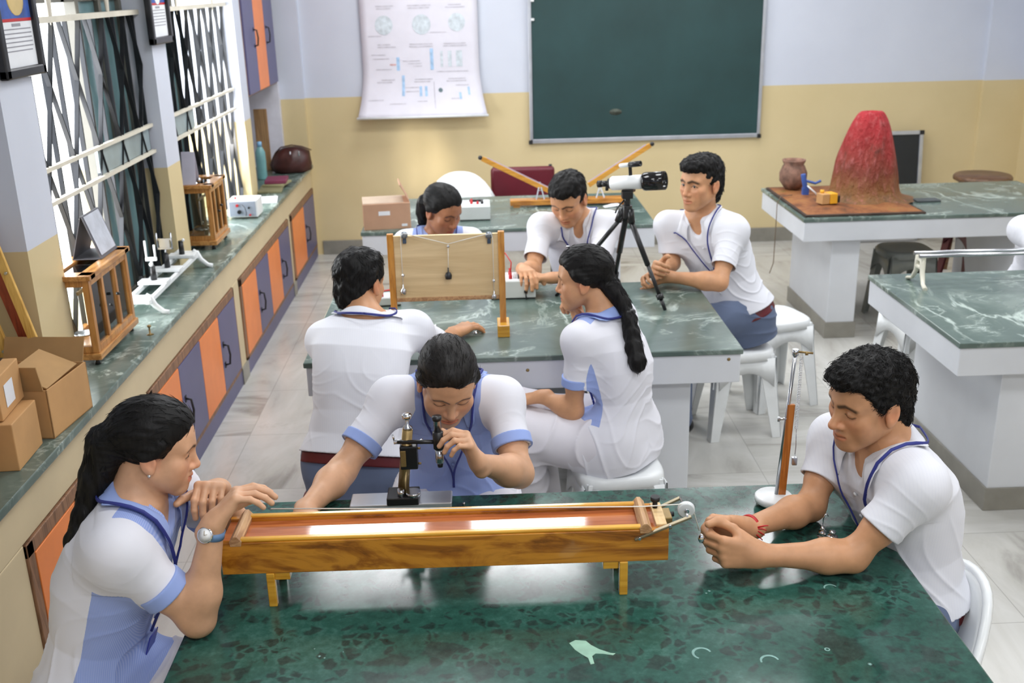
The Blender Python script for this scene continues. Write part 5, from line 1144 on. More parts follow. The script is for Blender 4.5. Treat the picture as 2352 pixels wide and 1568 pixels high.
def np_mesh(name, V, Q, mat, parent=None, base=(0, 0, 0), cols=None, floats=None):
    me = bpy.data.meshes.new(name); V = V-np.asarray(base, float)
    me.vertices.add(len(V)); me.vertices.foreach_set('co', V.astype(F32).ravel())
    me.loops.add(Q.size); me.loops.foreach_set('vertex_index', Q.astype(np.int32).ravel())
    me.polygons.add(len(Q)); me.polygons.foreach_set('loop_start', np.arange(0, Q.size, 4, dtype=np.int32)); me.polygons.foreach_set('loop_total', np.full(len(Q), 4, np.int32))
    me.polygons.foreach_set('use_smooth', np.ones(len(Q), bool)); me.update(calc_edges=True); me.validate()
    for m in (mat if isinstance(mat, (list, tuple)) else [mat]): me.materials.append(m)
    if cols is not None:
        a = me.color_attributes.new('tone', 'FLOAT_COLOR', 'POINT'); c4 = np.ones((len(V), 4), F32); c4[:, :3] = cols; a.data.foreach_set('color', c4.ravel())
    for k, v in (floats or {}).items():
        a = me.attributes.new(k, 'FLOAT', 'POINT'); a.data.foreach_set('value', v.astype(F32))
    o = bpy.data.objects.new(name, me); COL.objects.link(o)
    if parent is not None: o.parent = parent
    return o
_rs = np.random.RandomState(11)
def wavy(P, freq, seed, n=9, stretch=None):
    """cheap smooth noise in about -1..1"""
    r = np.random.RandomState(seed); out = np.zeros(len(P), F32); Q = P if stretch is None else P*np.asarray(stretch, F32)
    for i in range(n):
        k = r.normal(size=3); k = k/np.linalg.norm(k)*freq*r.uniform(0.6, 1.5); out += np.sin(Q.dot(k.astype(F32))+F32(r.uniform(0, 6.28)))
    return out/np.sqrt(n)
def seg2(px, pz, pts):
    d = np.full(len(px), 9.0)
    for (ax, az), (bx, bz) in zip(pts[:-1], pts[1:]):
        dx, dz = bx-ax, bz-az; t = np.clip(((px-ax)*dx+(pz-az)*dz)/(dx*dx+dz*dz), 0, 1); d = np.minimum(d, np.hypot(px-ax-t*dx, pz-az-t*dz))
    return d
# ---- materials for people
def skin_mat():
    t = NT('skin'); a = t.n('ShaderNodeAttribute', attribute_name='tone'); v = t.coord(); n = t.noise(v, 26, 4); n2 = t.noise(v, 320, 2)
    c = t.mix(1.0, a.outputs[0], t.ramp(n, [(0.3, (0.88, 0.86, 0.85)), (0.7, (1.06, 1.03, 1.02))]), 'MULTIPLY')
    t.bump(n2, 0.06, 0.001)
    return t.set(c, 0.46, 0, 0.4, Subsurface_Weight=0.06, Subsurface_Radius=(0.008, 0.003, 0.0015))
M_SKIN = skin_mat()
def hair_mat(name, base, rough=0.36):
    t = NT(name); n = t.noise(t.coord((160, 160, 26)), 1.0, 3); n2 = t.noise(t.coord((18, 18, 8)), 1.0, 3)
    c = t.ramp(n, [(0.3, tuple(q*0.55 for q in base)), (0.75, tuple(q*1.7 for q in base))])
    t.bump(n, 0.35, 0.003)
    return t.set(c, t.ramp(n2, [(0.3, rough+0.08), (0.7, rough+0.25)]), 0, 0.2)
M_HAIR = hair_mat('black_hair', (0.006, 0.0055, 0.0055)); M_HAIRB = hair_mat('brownish_black_hair', (0.012, 0.0105, 0.010), 0.3)
def cloth_mat(name, base, stripe=None, panel=None, rough=0.8):
    t = NT(name); v = t.coord(); fine = t.noise(v, 420, 2); soft = t.noise(v, 7, 3)
    c = t.ramp(soft, [(0.3, tuple(q*0.965 for q in base)), (0.7, base)])
    if stripe:
        w_ = t.n('ShaderNodeTexWave', wave_type='BANDS', bands_direction='X'); w_.inputs['Scale'].default_value = 42; w_.inputs['Distortion'].default_value = 0.6; t.l(v, w_.inputs[0])
        c = t.mix(t.math('MULTIPLY', t.math('GREATER_THAN', w_.outputs[1], 0.78), 0.06), c, stripe)
    if panel:
        a = t.n('ShaderNodeAttribute', attribute_name='panel'); pc = panel
        w2 = t.n('ShaderNodeTexWave', wave_type='BANDS', bands_direction='X'); w2.inputs['Scale'].default_value = 95; t.l(v, w2.inputs[0])
        pcol = t.mix(t.math('MULTIPLY', w2.outputs[1], 0.30), pc, sl(208, 216, 240))
        c = t.mix(t.math('GREATER_THAN', a.outputs[2], 0.0), c, pcol)
    t.bump(fine, 0.10, 0.0008)
    return t.set(c, rough, 0, 0.2, Sheen_Weight=0.08)
WHT = sl(224, 225, 232)
M_SHIRT = cloth_mat('white_striped_shirt', WHT, sl(186, 190, 212)); M_KURTA = cloth_mat('white_and_blue_kurta', sl(226, 226, 234), None, sl(140, 160, 218))
M_SALWAR = cloth_mat('white_salwar', sl(220, 217, 224)); M_BLUECL = cloth_mat('pale_blue_trim', sl(150, 170, 224))
M_TROUS = cloth_mat('grey_blue_trousers', sl(98, 110, 136)); M_BELT = plain('maroon_belt', sl(92, 20, 26), 0.5); M_LANY = plain('navy_lanyard', sl(44, 52, 128), 0.6)
M_SHOE = plain('black_shoe_leather', sl(22, 22, 24), 0.35)
def eye_mat():
    t = NT('eyeball'); tc = t.n('ShaderNodeTexCoord'); sp = t.n('ShaderNodeSeparateXYZ'); t.l(tc.outputs['Object'], sp.inputs[0])
    r = t.math('SQRT', t.math('ADD', t.math('MULTIPLY', sp.outputs[0], sp.outputs[0]), t.math('MULTIPLY', sp.outputs[2], sp.outputs[2])))
    c = t.ramp(t.math('MULTIPLY', r, 100.0), [(0.0, sl(10, 8, 8)), (0.26, sl(12, 9, 8)), (0.30, sl(52, 32, 22)), (0.58, sl(38, 24, 18)), (0.62, sl(206, 200, 198))])
    return t.set(c, 0.1, 0, 0.5)
M_EYE = eye_mat()
# ---- the head, in its own frame: x to the person's right, y forward, z up, eyes at z = 0
def head_node(female=False, eye=0.5, jaw=1.0, nose=1.0, smile=0.0):
    n = Node(); f = 0.94 if female else 1.0
    n.u(ell((0, -0.014, 0.034), (0.0745, 0.094, 0.078)))
    n.u(ell((0, 0.036, 0.030), (0.060, 0.050, 0.050)), 0.03)
    n.u(ell((0, 0.036, -0.034), (0.0585*f, 0.052, 0.066)), 0.025)
    for s in (-1, 1):
        n.u(rc((s*0.050*f*jaw, -0.004, -0.052), (s*0.020*f, 0.064, -0.097), 0.019, 0.0165), 0.03)
        n.u(ell((s*0.043, 0.056, -0.024), (0.023, 0.021, 0.021)), 0.022); n.u(ell((s*0.040*f, 0.042, -0.052), (0.023, 0.029, 0.028) if female else (0.019, 0.026, 0.026)), 0.03 if female else 0.02)
        n.u(rc((s*0.012, 0.081, 0.017), (s*0.044, 0.068, 0.018), 0.0105 if not female else 0.0085, 0.009), 0.02)
    n.u(ell((0, 0.072, -0.099), (0.019*f, 0.017, 0.016)), 0.02)
    n.u(ell((0, 0.074, -0.068), (0.027, 0.018, 0.020)), 0.02)
    for s in (-1, 1):
        n.cut(ell((s*0.0315, 0.101, 0.001), (0.0195, 0.024, 0.0135)), 0.018)
        n.u(ell((s*0.0315, 0.0685, -0.001), (0.0155, 0.0145, 0.0115)), 0.006)
    n.u(rc((0, 0.081, 0.006), (0, 0.101*nose+0.001*(nose-1), -0.033), 0.0080, 0.0098), 0.014)
    n.u(ell((0, 0.099*nose+0.001, -0.037), (0.0105, 0.0105, 0.0090)), 0.008)
    for s in (-1, 1):
        n.u(ell((s*0.0125, 0.088, -0.040), (0.0088, 0.0110, 0.0080)), 0.007)
        n.cut(ell((s*0.0068, 0.094, -0.0485), (0.0035, 0.0055, 0.0040)), 0.003)
    lz = -0.066
    n.u(rc((-0.020, 0.082, lz+0.002*smile*2), (-0.004, 0.0915, lz+0.003), 0.0042, 0.0060), 0.006)
    n.u(rc((0.020, 0.082, lz+0.002*smile*2), (0.004, 0.0915, lz+0.003), 0.0042, 0.0060), 0.006)
    n.u(rc((-0.013, 0.085, lz-0.0085), (0.013, 0.085, lz-0.0085), 0.0066, 0.0066), 0.006)
    n.u(ell((0, 0.0885, lz-0.0085), (0.010, 0.007, 0.0062)), 0.006)
    n.cut(rc((-0.022, 0.0875, lz-0.0028+0.004*smile), (0, 0.0995, lz-0.0030), 0.0016, 0.0018), 0.004)
    n.cut(rc((0.022, 0.0875, lz-0.0028+0.004*smile), (0, 0.0995, lz-0.0030), 0.0016, 0.0018), 0.004)
    if eye > 0:
        for s in (-1, 1): n.cut(ell((s*0.0315, 0.0835, -0.0015), (0.0128, 0.0060, 0.0052*eye)), 0.0012)
    # ears
    Re = np.array([[1, 0, 0], [0, 0.97, -0.24], [0, 0.24, 0.97]])
    for s in (-1, 1):
        n.u(ell((s*0.0765, -0.010, -0.010), (0.0085, 0.0185, 0.0310), Re), 0.008)
        n.cut(ell((s*0.0860, -0.005, -0.006), (0.0070, 0.0105, 0.0190), Re), 0.004)
        n.u(ell((s*0.0770, -0.001, -0.034), (0.0060, 0.0080, 0.0090)), 0.006)
        n.u(ell((s*0.0760, 0.0035, -0.012), (0.0050, 0.0045, 0.0075)), 0.005)
    return n
def face_tone(L, base, eye, lash=1.0, thin=False, beard=0.0):
    """colours of skin, lips, brows and lashes on the points L of the head frame"""
    n = len(L); c = np.tile(np.asarray(base, F32), (n, 1)); x, y, z = np.abs(L[:, 0]), L[:, 1], L[:, 2]; fr = y > 0.045
    red = np.exp(-((x-0.042)**2+(z+0.03)**2)/0.0006)*fr*0.10+np.exp(-((x)**2+(z+0.037)**2)/0.0002)*fr*0.10+np.exp(-(((x-0.08)**2)+(z+0.01)**2)/0.0006)*(y < 0.02)*0.14
    c = c*np.stack([1+red*0.8, 1-red*0.5, 1-red*0.4], 1)
    if beard > 0:
        b = np.clip((-0.045-z)/0.02, 0, 1)*(y > 0.01)*beard+np.exp(-((x)/0.02)**2-((z+0.055)/0.005)**2)*(y > 0.07)*beard*1.4
        b = np.clip(b, 0, 0.6); c = c*(1-b[:, None])+c*np.array([0.55, 0.56, 0.60])*b[:, None]
    lp = np.clip(1.25-np.hypot(x/0.0235, (z+0.0688)/0.0098), 0, 0.25)*4*fr*(y > 0.07)
    lc = np.asarray(base)*(np.asarray([1.0, 0.68, 0.68]) if thin else np.asarray([0.88, 0.70, 0.70])); c = c*(1-lp[:, None])+lc*lp[:, None]*np.array([1.0, 0.92, 0.92])
    ml = np.clip(1-seg2(x, z, [(0, -0.0690), (0.021, -0.0680)])/0.0022, 0, 1)*fr; c = c*(1-0.65*ml[:, None])
    br = np.clip(1.5-seg2(x, z, [(0.011, 0.0165), (0.028, 0.0230), (0.050, 0.0155)])/(0.0052 if not thin else 0.0034), 0, 1)*fr
    c = c*(1-0.86*br[:, None])+np.array([0.012, 0.010, 0.009])*0.86*br[:, None]
    eo = 0.0052*max(eye, 0.0)
    la = np.clip(1.3-seg2(x, z, [(0.0175, -0.004), (0.024, eo*0.6-0.0015), (0.0315, eo-0.0012), (0.040, eo*0.55-0.0015), (0.0475, -0.0035)] if eye > 0 else [(0.018, -0.0035), (0.0250, -0.0078), (0.0315, -0.0090), (0.0400, -0.0078), (0.0475, -0.0035)])/0.0021, 0, 1)*fr*lash
    c = c*(1-0.9*la[:, None])+np.array([0.012, 0.010, 0.010])*0.9*la[:, None]
    so = np.exp(-((x-0.0315)/0.018)**2-((z+0.012)/0.006)**2)*fr*0.16; c = c*(1-so[:, None])
    return c
# ---- hands
def hand_node(w, d, pn, right, curl=(35, 35, 40, 45), thumb=(0.55, 0.75, 0.35), tcurl=25, spread=0.06, s=1.0, curl2=None):
    """w wrist, d finger direction, pn direction the palm faces"""
    d = nrm(d); pn = np.asarray(pn, float); pn = nrm(pn-d*pn.dot(d)); t = np.cross(d, pn) if right else np.cross(pn, d)
    w = np.asarray(w, float); n = Node()
    off = (0.029, 0.0098, -0.0098, -0.0275); mlen = (0.086, 0.088, 0.083, 0.076)
    ph = ((0.042, 0.026, 0.021), (0.046, 0.029, 0.022), (0.042, 0.027, 0.021), (0.033, 0.020, 0.019)); rad = (0.0096, 0.0098, 0.0092, 0.0082)
    kn = []
    for i in range(4):
        a = w+s*(t*off[i]*0.62+d*0.004); b = w+s*(t*off[i]+d*mlen[i]-pn*0.002); kn.append(b)
        n.u(rc(a, b, 0.0150*s, 0.0112*s), 0.016*s)
    n.u(ell(w+s*(d*0.045+pn*0.006), (0.030*s, 0.036*s, 0.013*s), np.stack([t, d, pn], 1)), 0.014*s)
    n.u(rc(w+s*(t*0.020+d*0.015+pn*0.008), w+s*(t*0.036+d*0.045+pn*0.014), 0.0150*s, 0.0135*s), 0.014*s)
    n.u(rc(w-d*0.03*s, w+d*0.01*s, 0.0235*s, 0.022*s), 0.02*s)
    tips = []
    for i in range(4):
        p = kn[i]; ang = 0.0; dd0 = nrm(d+t*spread*(1.5-i))
        cs = curl[i] if hasattr(curl[i], '__len__') else (curl[i]*0.9, curl[i]*1.15, curl[i]*0.75)
        fing = Node(); r = rad[i]*s
        for j in range(3):
            ang += math.radians(cs[j]); v = dd0*math.cos(ang)+pn*math.sin(ang); q = p+v*ph[i][j]*s
            fing.u(rc(p, q, r*(1-0.07*j), r*(0.92-0.07*j)), 0.003*s if j else 0.0); p = q
        tips.append(p); n.u(fing.prim(), 0.0055*s)
    b = w+s*(t*0.026+d*0.030+pn*0.008); v = nrm(d*thumb[0]+t*thumb[1]+pn*thumb[2]); q = b+v*0.044*s
    th = Node(); th.u(rc(b, q, 0.0145*s, 0.0112*s))
    ax = nrm(np.cross(v, nrm(d*0.9-t*0.55+pn*0.45))); 
    def rot(v_, a): return v_*math.cos(a)+np.cross(ax, v_)*math.sin(a)+ax*ax.dot(v_)*(1-math.cos(a))
    v = rot(v, math.radians(tcurl)); q2 = q+v*0.034*s; th.u(rc(q, q2, 0.0112*s, 0.0102*s), 0.004*s)
    v = rot(v, math.radians(tcurl*0.9)); q3 = q2+v*0.027*s; th.u(rc(q2, q3, 0.0102*s, 0.0085*s), 0.004*s); tips.append(q3)
    n.u(th.prim(), 0.010*s)
    return n, tips
# ---- trunk
TP = (-0.22, -0.12, 0.0, 0.15, 0.35, 0.60, 0.78, 0.90, 1.0)
PROF = {'m': ((0.145, 0.158, 0.163, 0.153, 0.138, 0.152, 0.160, 0.136, 0.074), (0.098, 0.108, 0.112, 0.106, 0.098, 0.110, 0.106, 0.084, 0.058)),
        'f': ((0.150, 0.166, 0.170, 0.150, 0.122, 0.136, 0.140, 0.116, 0.062), (0.100, 0.112, 0.114, 0.102, 0.090, 0.110, 0.098, 0.076, 0.048))}
def trunk(pel, up, right, fwd, L, prof, ease=0.0, bend=0.02, scale=1.0, t0=-0.22, t1=1.0, flare=0.0):
    o = V3(pel); U, R_, Fw = V3(up), V3(right), V3(fwd); pw, pd = prof
    def f(P):
        q = P-o; t = q.dot(U)/L; tc = np.clip(t, t0, t1)
        w_ = np.interp(tc, TP, pw)*scale+ease+flare*np.clip(0.2-tc, 0, 1); d_ = np.interp(tc, TP, pd)*scale+ease+flare*np.clip(0.2-tc, 0, 1)
        x = q.dot(R_); y = q.dot(Fw)+bend*np.sin(np.pi*np.clip(tc, 0, 1))
        k = (np.abs(x/w_)**2.35+np.abs(y/d_)**2.35)**(1/2.35)
        dr = (k-1)*np.minimum(w_, d_)*1.08; da = np.abs(t-tc)*L
        return (np.where(da > 0, np.hypot(np.maximum(dr, 0), da)+np.minimum(dr, 0)*(da <= 0), dr)).astype(F32)
    ends = np.array([o+U*(L*a)+R_*(sx*0.2)+Fw*(sy*0.16) for a in (t0-0.05, t1+0.05) for sx in (-1, 1) for sy in (-1, 1)], float)
    return f, ends.min(0), ends.max(0)
def hairline(kind):
    if kind == 'm': return (-0.12, -0.07, -0.035, -0.022, -0.008, 0.004, 0.020, 0.028, 0.045, 0.062, 0.085, 0.11), (-0.100, -0.096, -0.066, -0.02, 0.012, 0.004, -0.022, 0.012, 0.040, 0.058, 0.066, 0.070)
    return (-0.12, -0.07, -0.035, -0.022, -0.008, 0.010, 0.024, 0.036, 0.050, 0.066, 0.085, 0.11), (-0.075, -0.070, -0.050, -0.012, 0.006, 0.002, 0.002, 0.018, 0.040, 0.060, 0.072, 0.078)
SKIN_A = sl(200, 150, 112); SKIN_B = sl(212, 166, 132); SKIN_C = sl(160, 110, 80)
def person(label, pel, neck, shL, shR, elL, wrL, elR, wrR, head, face, knL, knR, anL, anR, sex='m', tone=SKIN_A, h=0.004,
           up=(0, 0, 1), eye=0.0, gaze=(0, 0), hs=1.0, hands=None, hair='short', hair_h=None, tail=None, prof_scale=1.0, bend=0.03, sleeve=0.62,
           lanyard=True, belt=False, arm=1.0, beard=0.0, strands=300, fold=0.004, smile=0.0, seed=1, hairmat=None, hand_s=None, skirt=True, fringe=0.0, jaw=1.0, nose=1.0, neckr=None, ease=0.010, card=False):
    pel, neck, shL, shR, elL, wrL, elR, wrR, head = [np.asarray(q, float) for q in (pel, neck, shL, shR, elL, wrL, elR, wrR, head)]
    root = thing('person', label, 'person', (pel[0], pel[1], 0)); base = np.array([pel[0], pel[1], 0.0]); fem = sex == 'f'
    U = nrm(neck-pel); L = np.linalg.norm(neck-pel); R_ = shR-shL; R_ = nrm(R_-U*R_.dot(U)); Fw = np.cross(U, R_)
    hf = nrm(face); hu = np.asarray(up, float); hu = nrm(hu-hf*hu.dot(hf)); hr = np.cross(hf, hu); HR = np.stack([hr, hf, hu], 1)
    to_head = lambda P: (P-head).dot(HR)/hs
    fh = lambda *q: head+HR.dot(np.asarray(q, float))*hs
    hand_s = hand_s or (0.90 if fem else 1.0); nr = neckr or (0.046 if fem else 0.053)
    pr = PROF[sex]
    B = Node(); B.u(trunk(pel, U, R_, Fw, L, pr, 0.0, bend, prof_scale))
    for s in (shL, shR):
        B.u(rc(neck-U*0.040+(s-neck)*0.25, s, 0.046*arm, 0.047*arm), 0.05); B.u(rc(neck-U*0.004+(s-neck)*0.22, s, 0.028, 0.039*arm), 0.05)
    arms = {}
    for sd, s, e, w in (('L', shL, elL, wrL), ('R', shR, elR, wrR)):
        A = Node(); A.u(rc(s, e, 0.047*arm, 0.036*arm)); A.u(rc(s+(e-s)*0.2, s+(e-s)*0.6, 0.045*arm, 0.041*arm), 0.02)
        q = e+(w-e)*0.28; A.u(rc(e, q, 0.0375*arm, 0.0405*arm), 0.03); A.u(rc(q, w, 0.0405*arm, 0.0245*arm**0.5), 0.03)
        arms[sd] = (s, e, w); B.u(A.prim(), 0.03)
    nk0 = fh(0, -0.024, -0.045); B.u(rc(nk0, neck+U*0.0-Fw*0.01, nr, nr*1.14), 0.035)
    B.u(local(head_node(fem, eye, jaw, nose, smile), head, HR, hs), 0.014)
    for i, (hp, kn, an) in enumerate(((pel-R_*0.085, knL, anL), (pel+R_*0.085, knR, anR))):
        kn = np.asarray(kn, float); an = np.asarray(an, float); B.u(rc(hp, kn, 0.070, 0.050), 0.015); B.u(rc(kn, an, 0.054, 0.038), 0.03)
        ft = nrm(np.array([(kn-hp)[0], (kn-hp)[1], 0])); B.u(rc(an-np.array([0, 0, 0.03]), an+ft*0.13-np.array([0, 0, 0.045]), 0.035, 0.028), 0.03)
    for sd, hc in (hands or {}).items():
        w = arms[sd][2]; fd = nrm(w-arms[sd][1])
        hn, tips = hand_node(w+fd*0.008, hc.get('d', fd), hc.get('p', (0, 0, -1)), sd == 'R', hc.get('curl', (25, 25, 28, 32)), hc.get('thumb', (0.55, 0.75, 0.35)), hc.get('tcurl', 25), hc.get('spread', 0.06), hand_s)
        B.u(hn.prim(), 0.012)
    Vb, Qb = polygonize(B, h)
    tn = np.tile(np.asarray(tone, F32), (len(Vb), 1)); Lh = to_head(Vb); m = (np.abs(Lh[:, 0]) < 0.1) & (np.abs(Lh[:, 1]) < 0.13) & (Lh[:, 2] > -0.125) & (Lh[:, 2] < 0.14)
    tn[m] = face_tone(Lh[m], tone, eye, beard=beard, thin=fem)
    np_mesh('body', Vb, Qb, M_SKIN, root, base, cols=tn)
    if eye > 0:
        for s in (-1, 1):
            q = MB(); q.sphere((0, 0, 0), 0.0122*hs, 20, 14); o = q.build('eye', M_EYE, root)
            g = Matrix.Rotation(gaze[0], 3, 'Z') @ Matrix.Rotation(gaze[1], 3, 'X'); Rm = Matrix(HR.tolist()) @ g
            M4 = Rm.to_4x4(); M4.translation = Vector((fh(s*0.0315, 0.0695, -0.001)-base).tolist()); o.matrix_local = M4
    # ------------------------------------------------ hair
    Hn = Node(); ys, zs = hairline('m' if hair in ('short', 'curly', 'crop') else 'f')
    if hair == 'short': Hn.u(ell((0, -0.016, 0.040), (0.0835, 0.1035, 0.085))); Hn.u(ell((0, 0.020, 0.078), (0.064, 0.078, 0.046)), 0.03)
    elif hair == 'crop': Hn.u(ell((0, -0.016, 0.038), (0.0825, 0.1025, 0.083))); Hn.u(ell((0, 0.010, 0.078), (0.062, 0.078, 0.040)), 0.03)
    elif hair == 'curly': Hn.u(ell((0, -0.018, 0.040), (0.0815, 0.1005, 0.083))); Hn.u(ell((0, 0.010, 0.078), (0.066, 0.085, 0.046)), 0.03); Hn.u(ell((0, 0.066, 0.084), (0.050, 0.038, 0.026)), 0.025)
    else: Hn.u(ell((0, -0.016, 0.038), (0.0825, 0.1035, 0.0840))); Hn.u(ell((0, 0.0, 0.075), (0.062, 0.075, 0.044)), 0.03)
    if hair in ('short', 'curly', 'crop'): Hn.u(ell((0, -0.066, -0.035), (0.058, 0.043, 0.070)), 0.03)
    Hn.ops.append(('i', lambda P: ((np.interp(P[:, 1], ys, zs)+(0.006 if hair not in ('short', 'curly', 'crop') else 0.004)*np.sin(P[:, 0]*90)-P[:, 2])*0.75).astype(F32), None, None, 0.008))
    if hair in ('short', 'curly', 'crop'):
        for s in (-1, 1): Hn.cut(ell((s*0.088, -0.011, -0.014), (0.020, 0.021, 0.033)), 0.004)
    if fringe:
        for q in np.linspace(-0.05, 0.05, 6): Hn.u(rc((q, 0.066-abs(q)*0.5, 0.088), (q*0.95+0.008, 0.088-abs(q)*0.55, 0.062-fringe), 0.018, 0.009), 0.012)
    if hair == 'pony_f' or hair == 'bun' or hair == 'pony':
        Hn.u(rc((-0.074, 0.015, 0.035), (-0.074, -0.02, 0.002), 0.013, 0.013), 0.02); Hn.u(rc((0.074, 0.015, 0.035), (0.074, -0.02, 0.002), 0.013, 0.013), 0.02)
    W = Node(); W.u(local(Hn, head, HR, hs))
    tails = []
    if tail:
        T = Node(); pts = [np.asarray(q[:3], float) for q in tail]; chain(T, pts, [q[3] for q in tail], 0.012); W.u(T.prim(), 0.02)
    hh = hair_h or max(h*1.1, 0.003); Vh, Qh = polygonize(W, hh)
    Nh = vnormals(Vh, Qh); Lh = to_head(Vh)
    if hair == 'curly': dsp = 0.0026*wavy(Lh, 120, seed, 12)+0.0024*wavy(Lh, 300, seed+1, 12)
    elif hair in ('short', 'crop'): dsp = 0.0026*wavy(Lh, 130, seed, 10)+0.0022*wavy(Lh, 300, seed+1, 10, (1, 0.6, 0.5))
    else:
        a = np.arctan2(Lh[:, 0], Lh[:, 2]+0.02); Q3 = np.stack([a*0.09, Lh[:, 1]*0.10, Lh[:, 2]*0.06], 1).astype(F32); dsp = 0.0007*wavy(Q3, 520, seed, 10)+0.0007*wavy(Q3, 190, seed+1, 8)
        if tail:
            ti = Lh[:, 2]*0; far = (np.linalg.norm(Lh, axis=1) > 0.135); Q4 = (Vh-base).astype(F32); dsp = np.where(far, 0.0022*wavy(Q4, 260, seed, 10, (1, 1, 0.14))+0.0008*wavy(Q4, 60, seed+3, 6), dsp)
    Vh = Vh+Nh*dsp[:, None]; hm = hairmat or M_HAIR
    ho = np_mesh('hair', Vh, Qh, hm, root, base)
    if strands:
        r = np.random.RandomState(seed); ids = r.randint(0, len(Vh), strands); q = MB(); crown = fh(0, -0.055, 0.115)
        tp = [np.asarray(t_[:3], float) for t_ in tail] if tail else None
        for i in ids:
            p = Vh[i]; n = Nh[i]; l = Lh[i]
            if tail and np.linalg.norm(l) > 0.14: t = np.array([0, 0, -1.0])
            elif tail or hair == 'bun': t = fh(0, -0.12, 0.02)-p
            else: t = p-crown
            t = t+r.normal(size=3)*0.03*(2.5 if hair == 'curly' else 1); t = t-n*t.dot(n)
            if np.linalg.norm(t) < 1e-6: continue
            t = nrm(t); ln = r.uniform(0.014, 0.028)*(1.0 if hair != 'curly' else 0.75); lift = r.uniform(0.0003, 0.0025)*(1 if hair in ('short', 'crop') else (1.5 if hair == 'curly' else 0.5))
            q.tube([p-t*ln*0.4-n*0.003-base, p-base+n*lift*0.4, p+t*ln*0.6+n*lift-base, p+t*ln+n*lift*(0.6 if hair != 'curly' else 0.2)-base], [0.0007, 0.0008, 0.0006, 0.0002], 3, cap=False)
        o = q.build('loose_strands', hm, ho, fixn=False); o['kind'] = 'stuff'
    # ------------------------------------------------ shirt or kurta
    tr_prim = trunk(pel, U, R_, Fw, L, pr, ease, bend, prof_scale, t0=-0.20 if fem else 0.070, t1=0.97, flare=0.06 if fem else 0.15)
    S = Node(); S.u(tr_prim); sl_ = []
    for sd in 'LR':
        s, e, w = arms[sd]; end = s+(e-s)*sleeve; dr = nrm(e-s); r0, r1 = (0.056*arm, 0.055*arm) if fem else (0.061*arm, 0.063*arm)
        Z = Node(); Z.u(rc(neck-U*0.040+(s-neck)*0.3, s, 0.052*arm, r0*0.95)); Z.u(rc(s, end+dr*0.03, r0*0.92, r1), 0.06); Z.u(rc(neck-U*0.004+(s-neck)*0.30, s, 0.038, 0.049*arm), 0.05); Z.keep(half(end, dr), 0.004)
        Z.cut(rc(end-dr*0.06, end+dr*0.05, r1-0.012, r1-0.006)); S.u(Z.prim(), 0.07); sl_.append((rc(s, end, r0, r1), end, dr, r1))
    S2 = Node(); S2.ops = list(S.ops)
    S.cut(rc(neck+U*(0.006 if not fem else -0.010), nk0+(nk0-neck)*0.5, nr*1.14+0.005, nr+0.012), 0.006)
    S.cut(rc(neck+Fw*0.045+U*0.012, neck+Fw*0.125-U*(0.105 if not fem else 0.085), 0.036, 0.007), 0.008)
    if fem and skirt:
        for hp, kn in ((pel-R_*0.08, knL), (pel+R_*0.08, knR)):
            kn = np.asarray(kn, float); S.u(rc(hp, hp+(kn-hp)*0.55, 0.108, 0.092), 0.06)
    sh_h = max(h*1.15, 0.0036); Vs, Qs = polygonize(S, sh_h); Ns = vnormals(Vs, Qs)
    lp = (Vs-pel); tt = lp.dot(U)/L; xx_ = lp.dot(R_); yy_ = lp.dot(Fw)
    P32 = (Vs-base).astype(F32); P2 = np.stack([xx_, yy_, tt*L], 1).astype(F32)
    wv = wavy(P2, 26, seed+5, 6); f1 = 1-np.abs(np.sin(P2[:, 2]*42+P2[:, 0]*30*np.sign(P2[:, 0]+1e-6)+wv*2.2)); f2 = 1-np.abs(np.sin(P2[:, 2]*24-P2[:, 1]*46+wavy(P2, 18, seed+7, 6)*2.4))
    low = np.clip(1.15-tt*1.35, 0.0, 1.0); mk = np.clip(0.5+0.8*wavy(P2, 11, seed+9, 5), 0, 1)
    rel = ((f1**3)*0.9*mk+(f2**3)*(1-mk))*low
    hemk = np.clip((tt-0.085)/0.10, 0, 1) if not fem else 1.0
    Vs = Vs+Ns*(((rel-0.30)*fold*1.7+0.0014*wavy(P2, 16, seed+2, 6))*hemk)[:, None]
    for sd in 'LR':
        s_, e_, w_ = arms[sd]; dr = nrm(e_-s_); q_ = Vs-s_; ax_ = q_.dot(dr); rad_ = np.linalg.norm(q_-ax_[:, None]*dr, axis=1); near = np.clip(1.6-rad_/0.055, 0, 1)*np.clip((ax_+0.02)/0.05, 0, 1)
        ph_ = ax_*150+wavy((Vs-base).astype(F32), 28, seed+31, 6)*2.0; Vs = Vs+Ns*((1-np.abs(np.sin(ph_*0.5)))**3*near*fold*0.9*np.clip(wavy((Vs-base).astype(F32), 20, seed+33, 5)+0.5, 0, 1))[:, None]
    fl = None
    if fem:
        dt = tr_prim[0](Vs.astype(F32)); ds = np.minimum(sl_[0][0][0](Vs.astype(F32)), sl_[1][0][0](Vs.astype(F32)))
        fl = {'panel': np.minimum.reduce([yy_+bend*0.6-0.002, (tt-0.09)*L, 0.155-np.abs(xx_), ds-dt+0.024, np.where(tt > 0.80, 0.128-np.abs(xx_), 1)])}
    so = np_mesh('kurta' if fem else 'shirt', Vs, Qs, M_KURTA if fem else M_SHIRT, root, base, floats=fl)
    if fem:
        for pz, end, dr, r1 in sl_:
            K = Node(); K.u(rc(end-dr*0.05, end+dr*0.02, r1+0.0035, r1+0.0035)); K.keep(half(end+dr*0.001, dr), 0.002); K.keep(half(end-dr*0.032, -dr), 0.002); K.cut(rc(end-dr*0.08, end+dr*0.05, r1-0.007, r1-0.004))
            Vk, Qk = polygonize(K, max(h, 0.0034)); np_mesh('cuff', Vk, Qk, M_BLUECL, so, base)
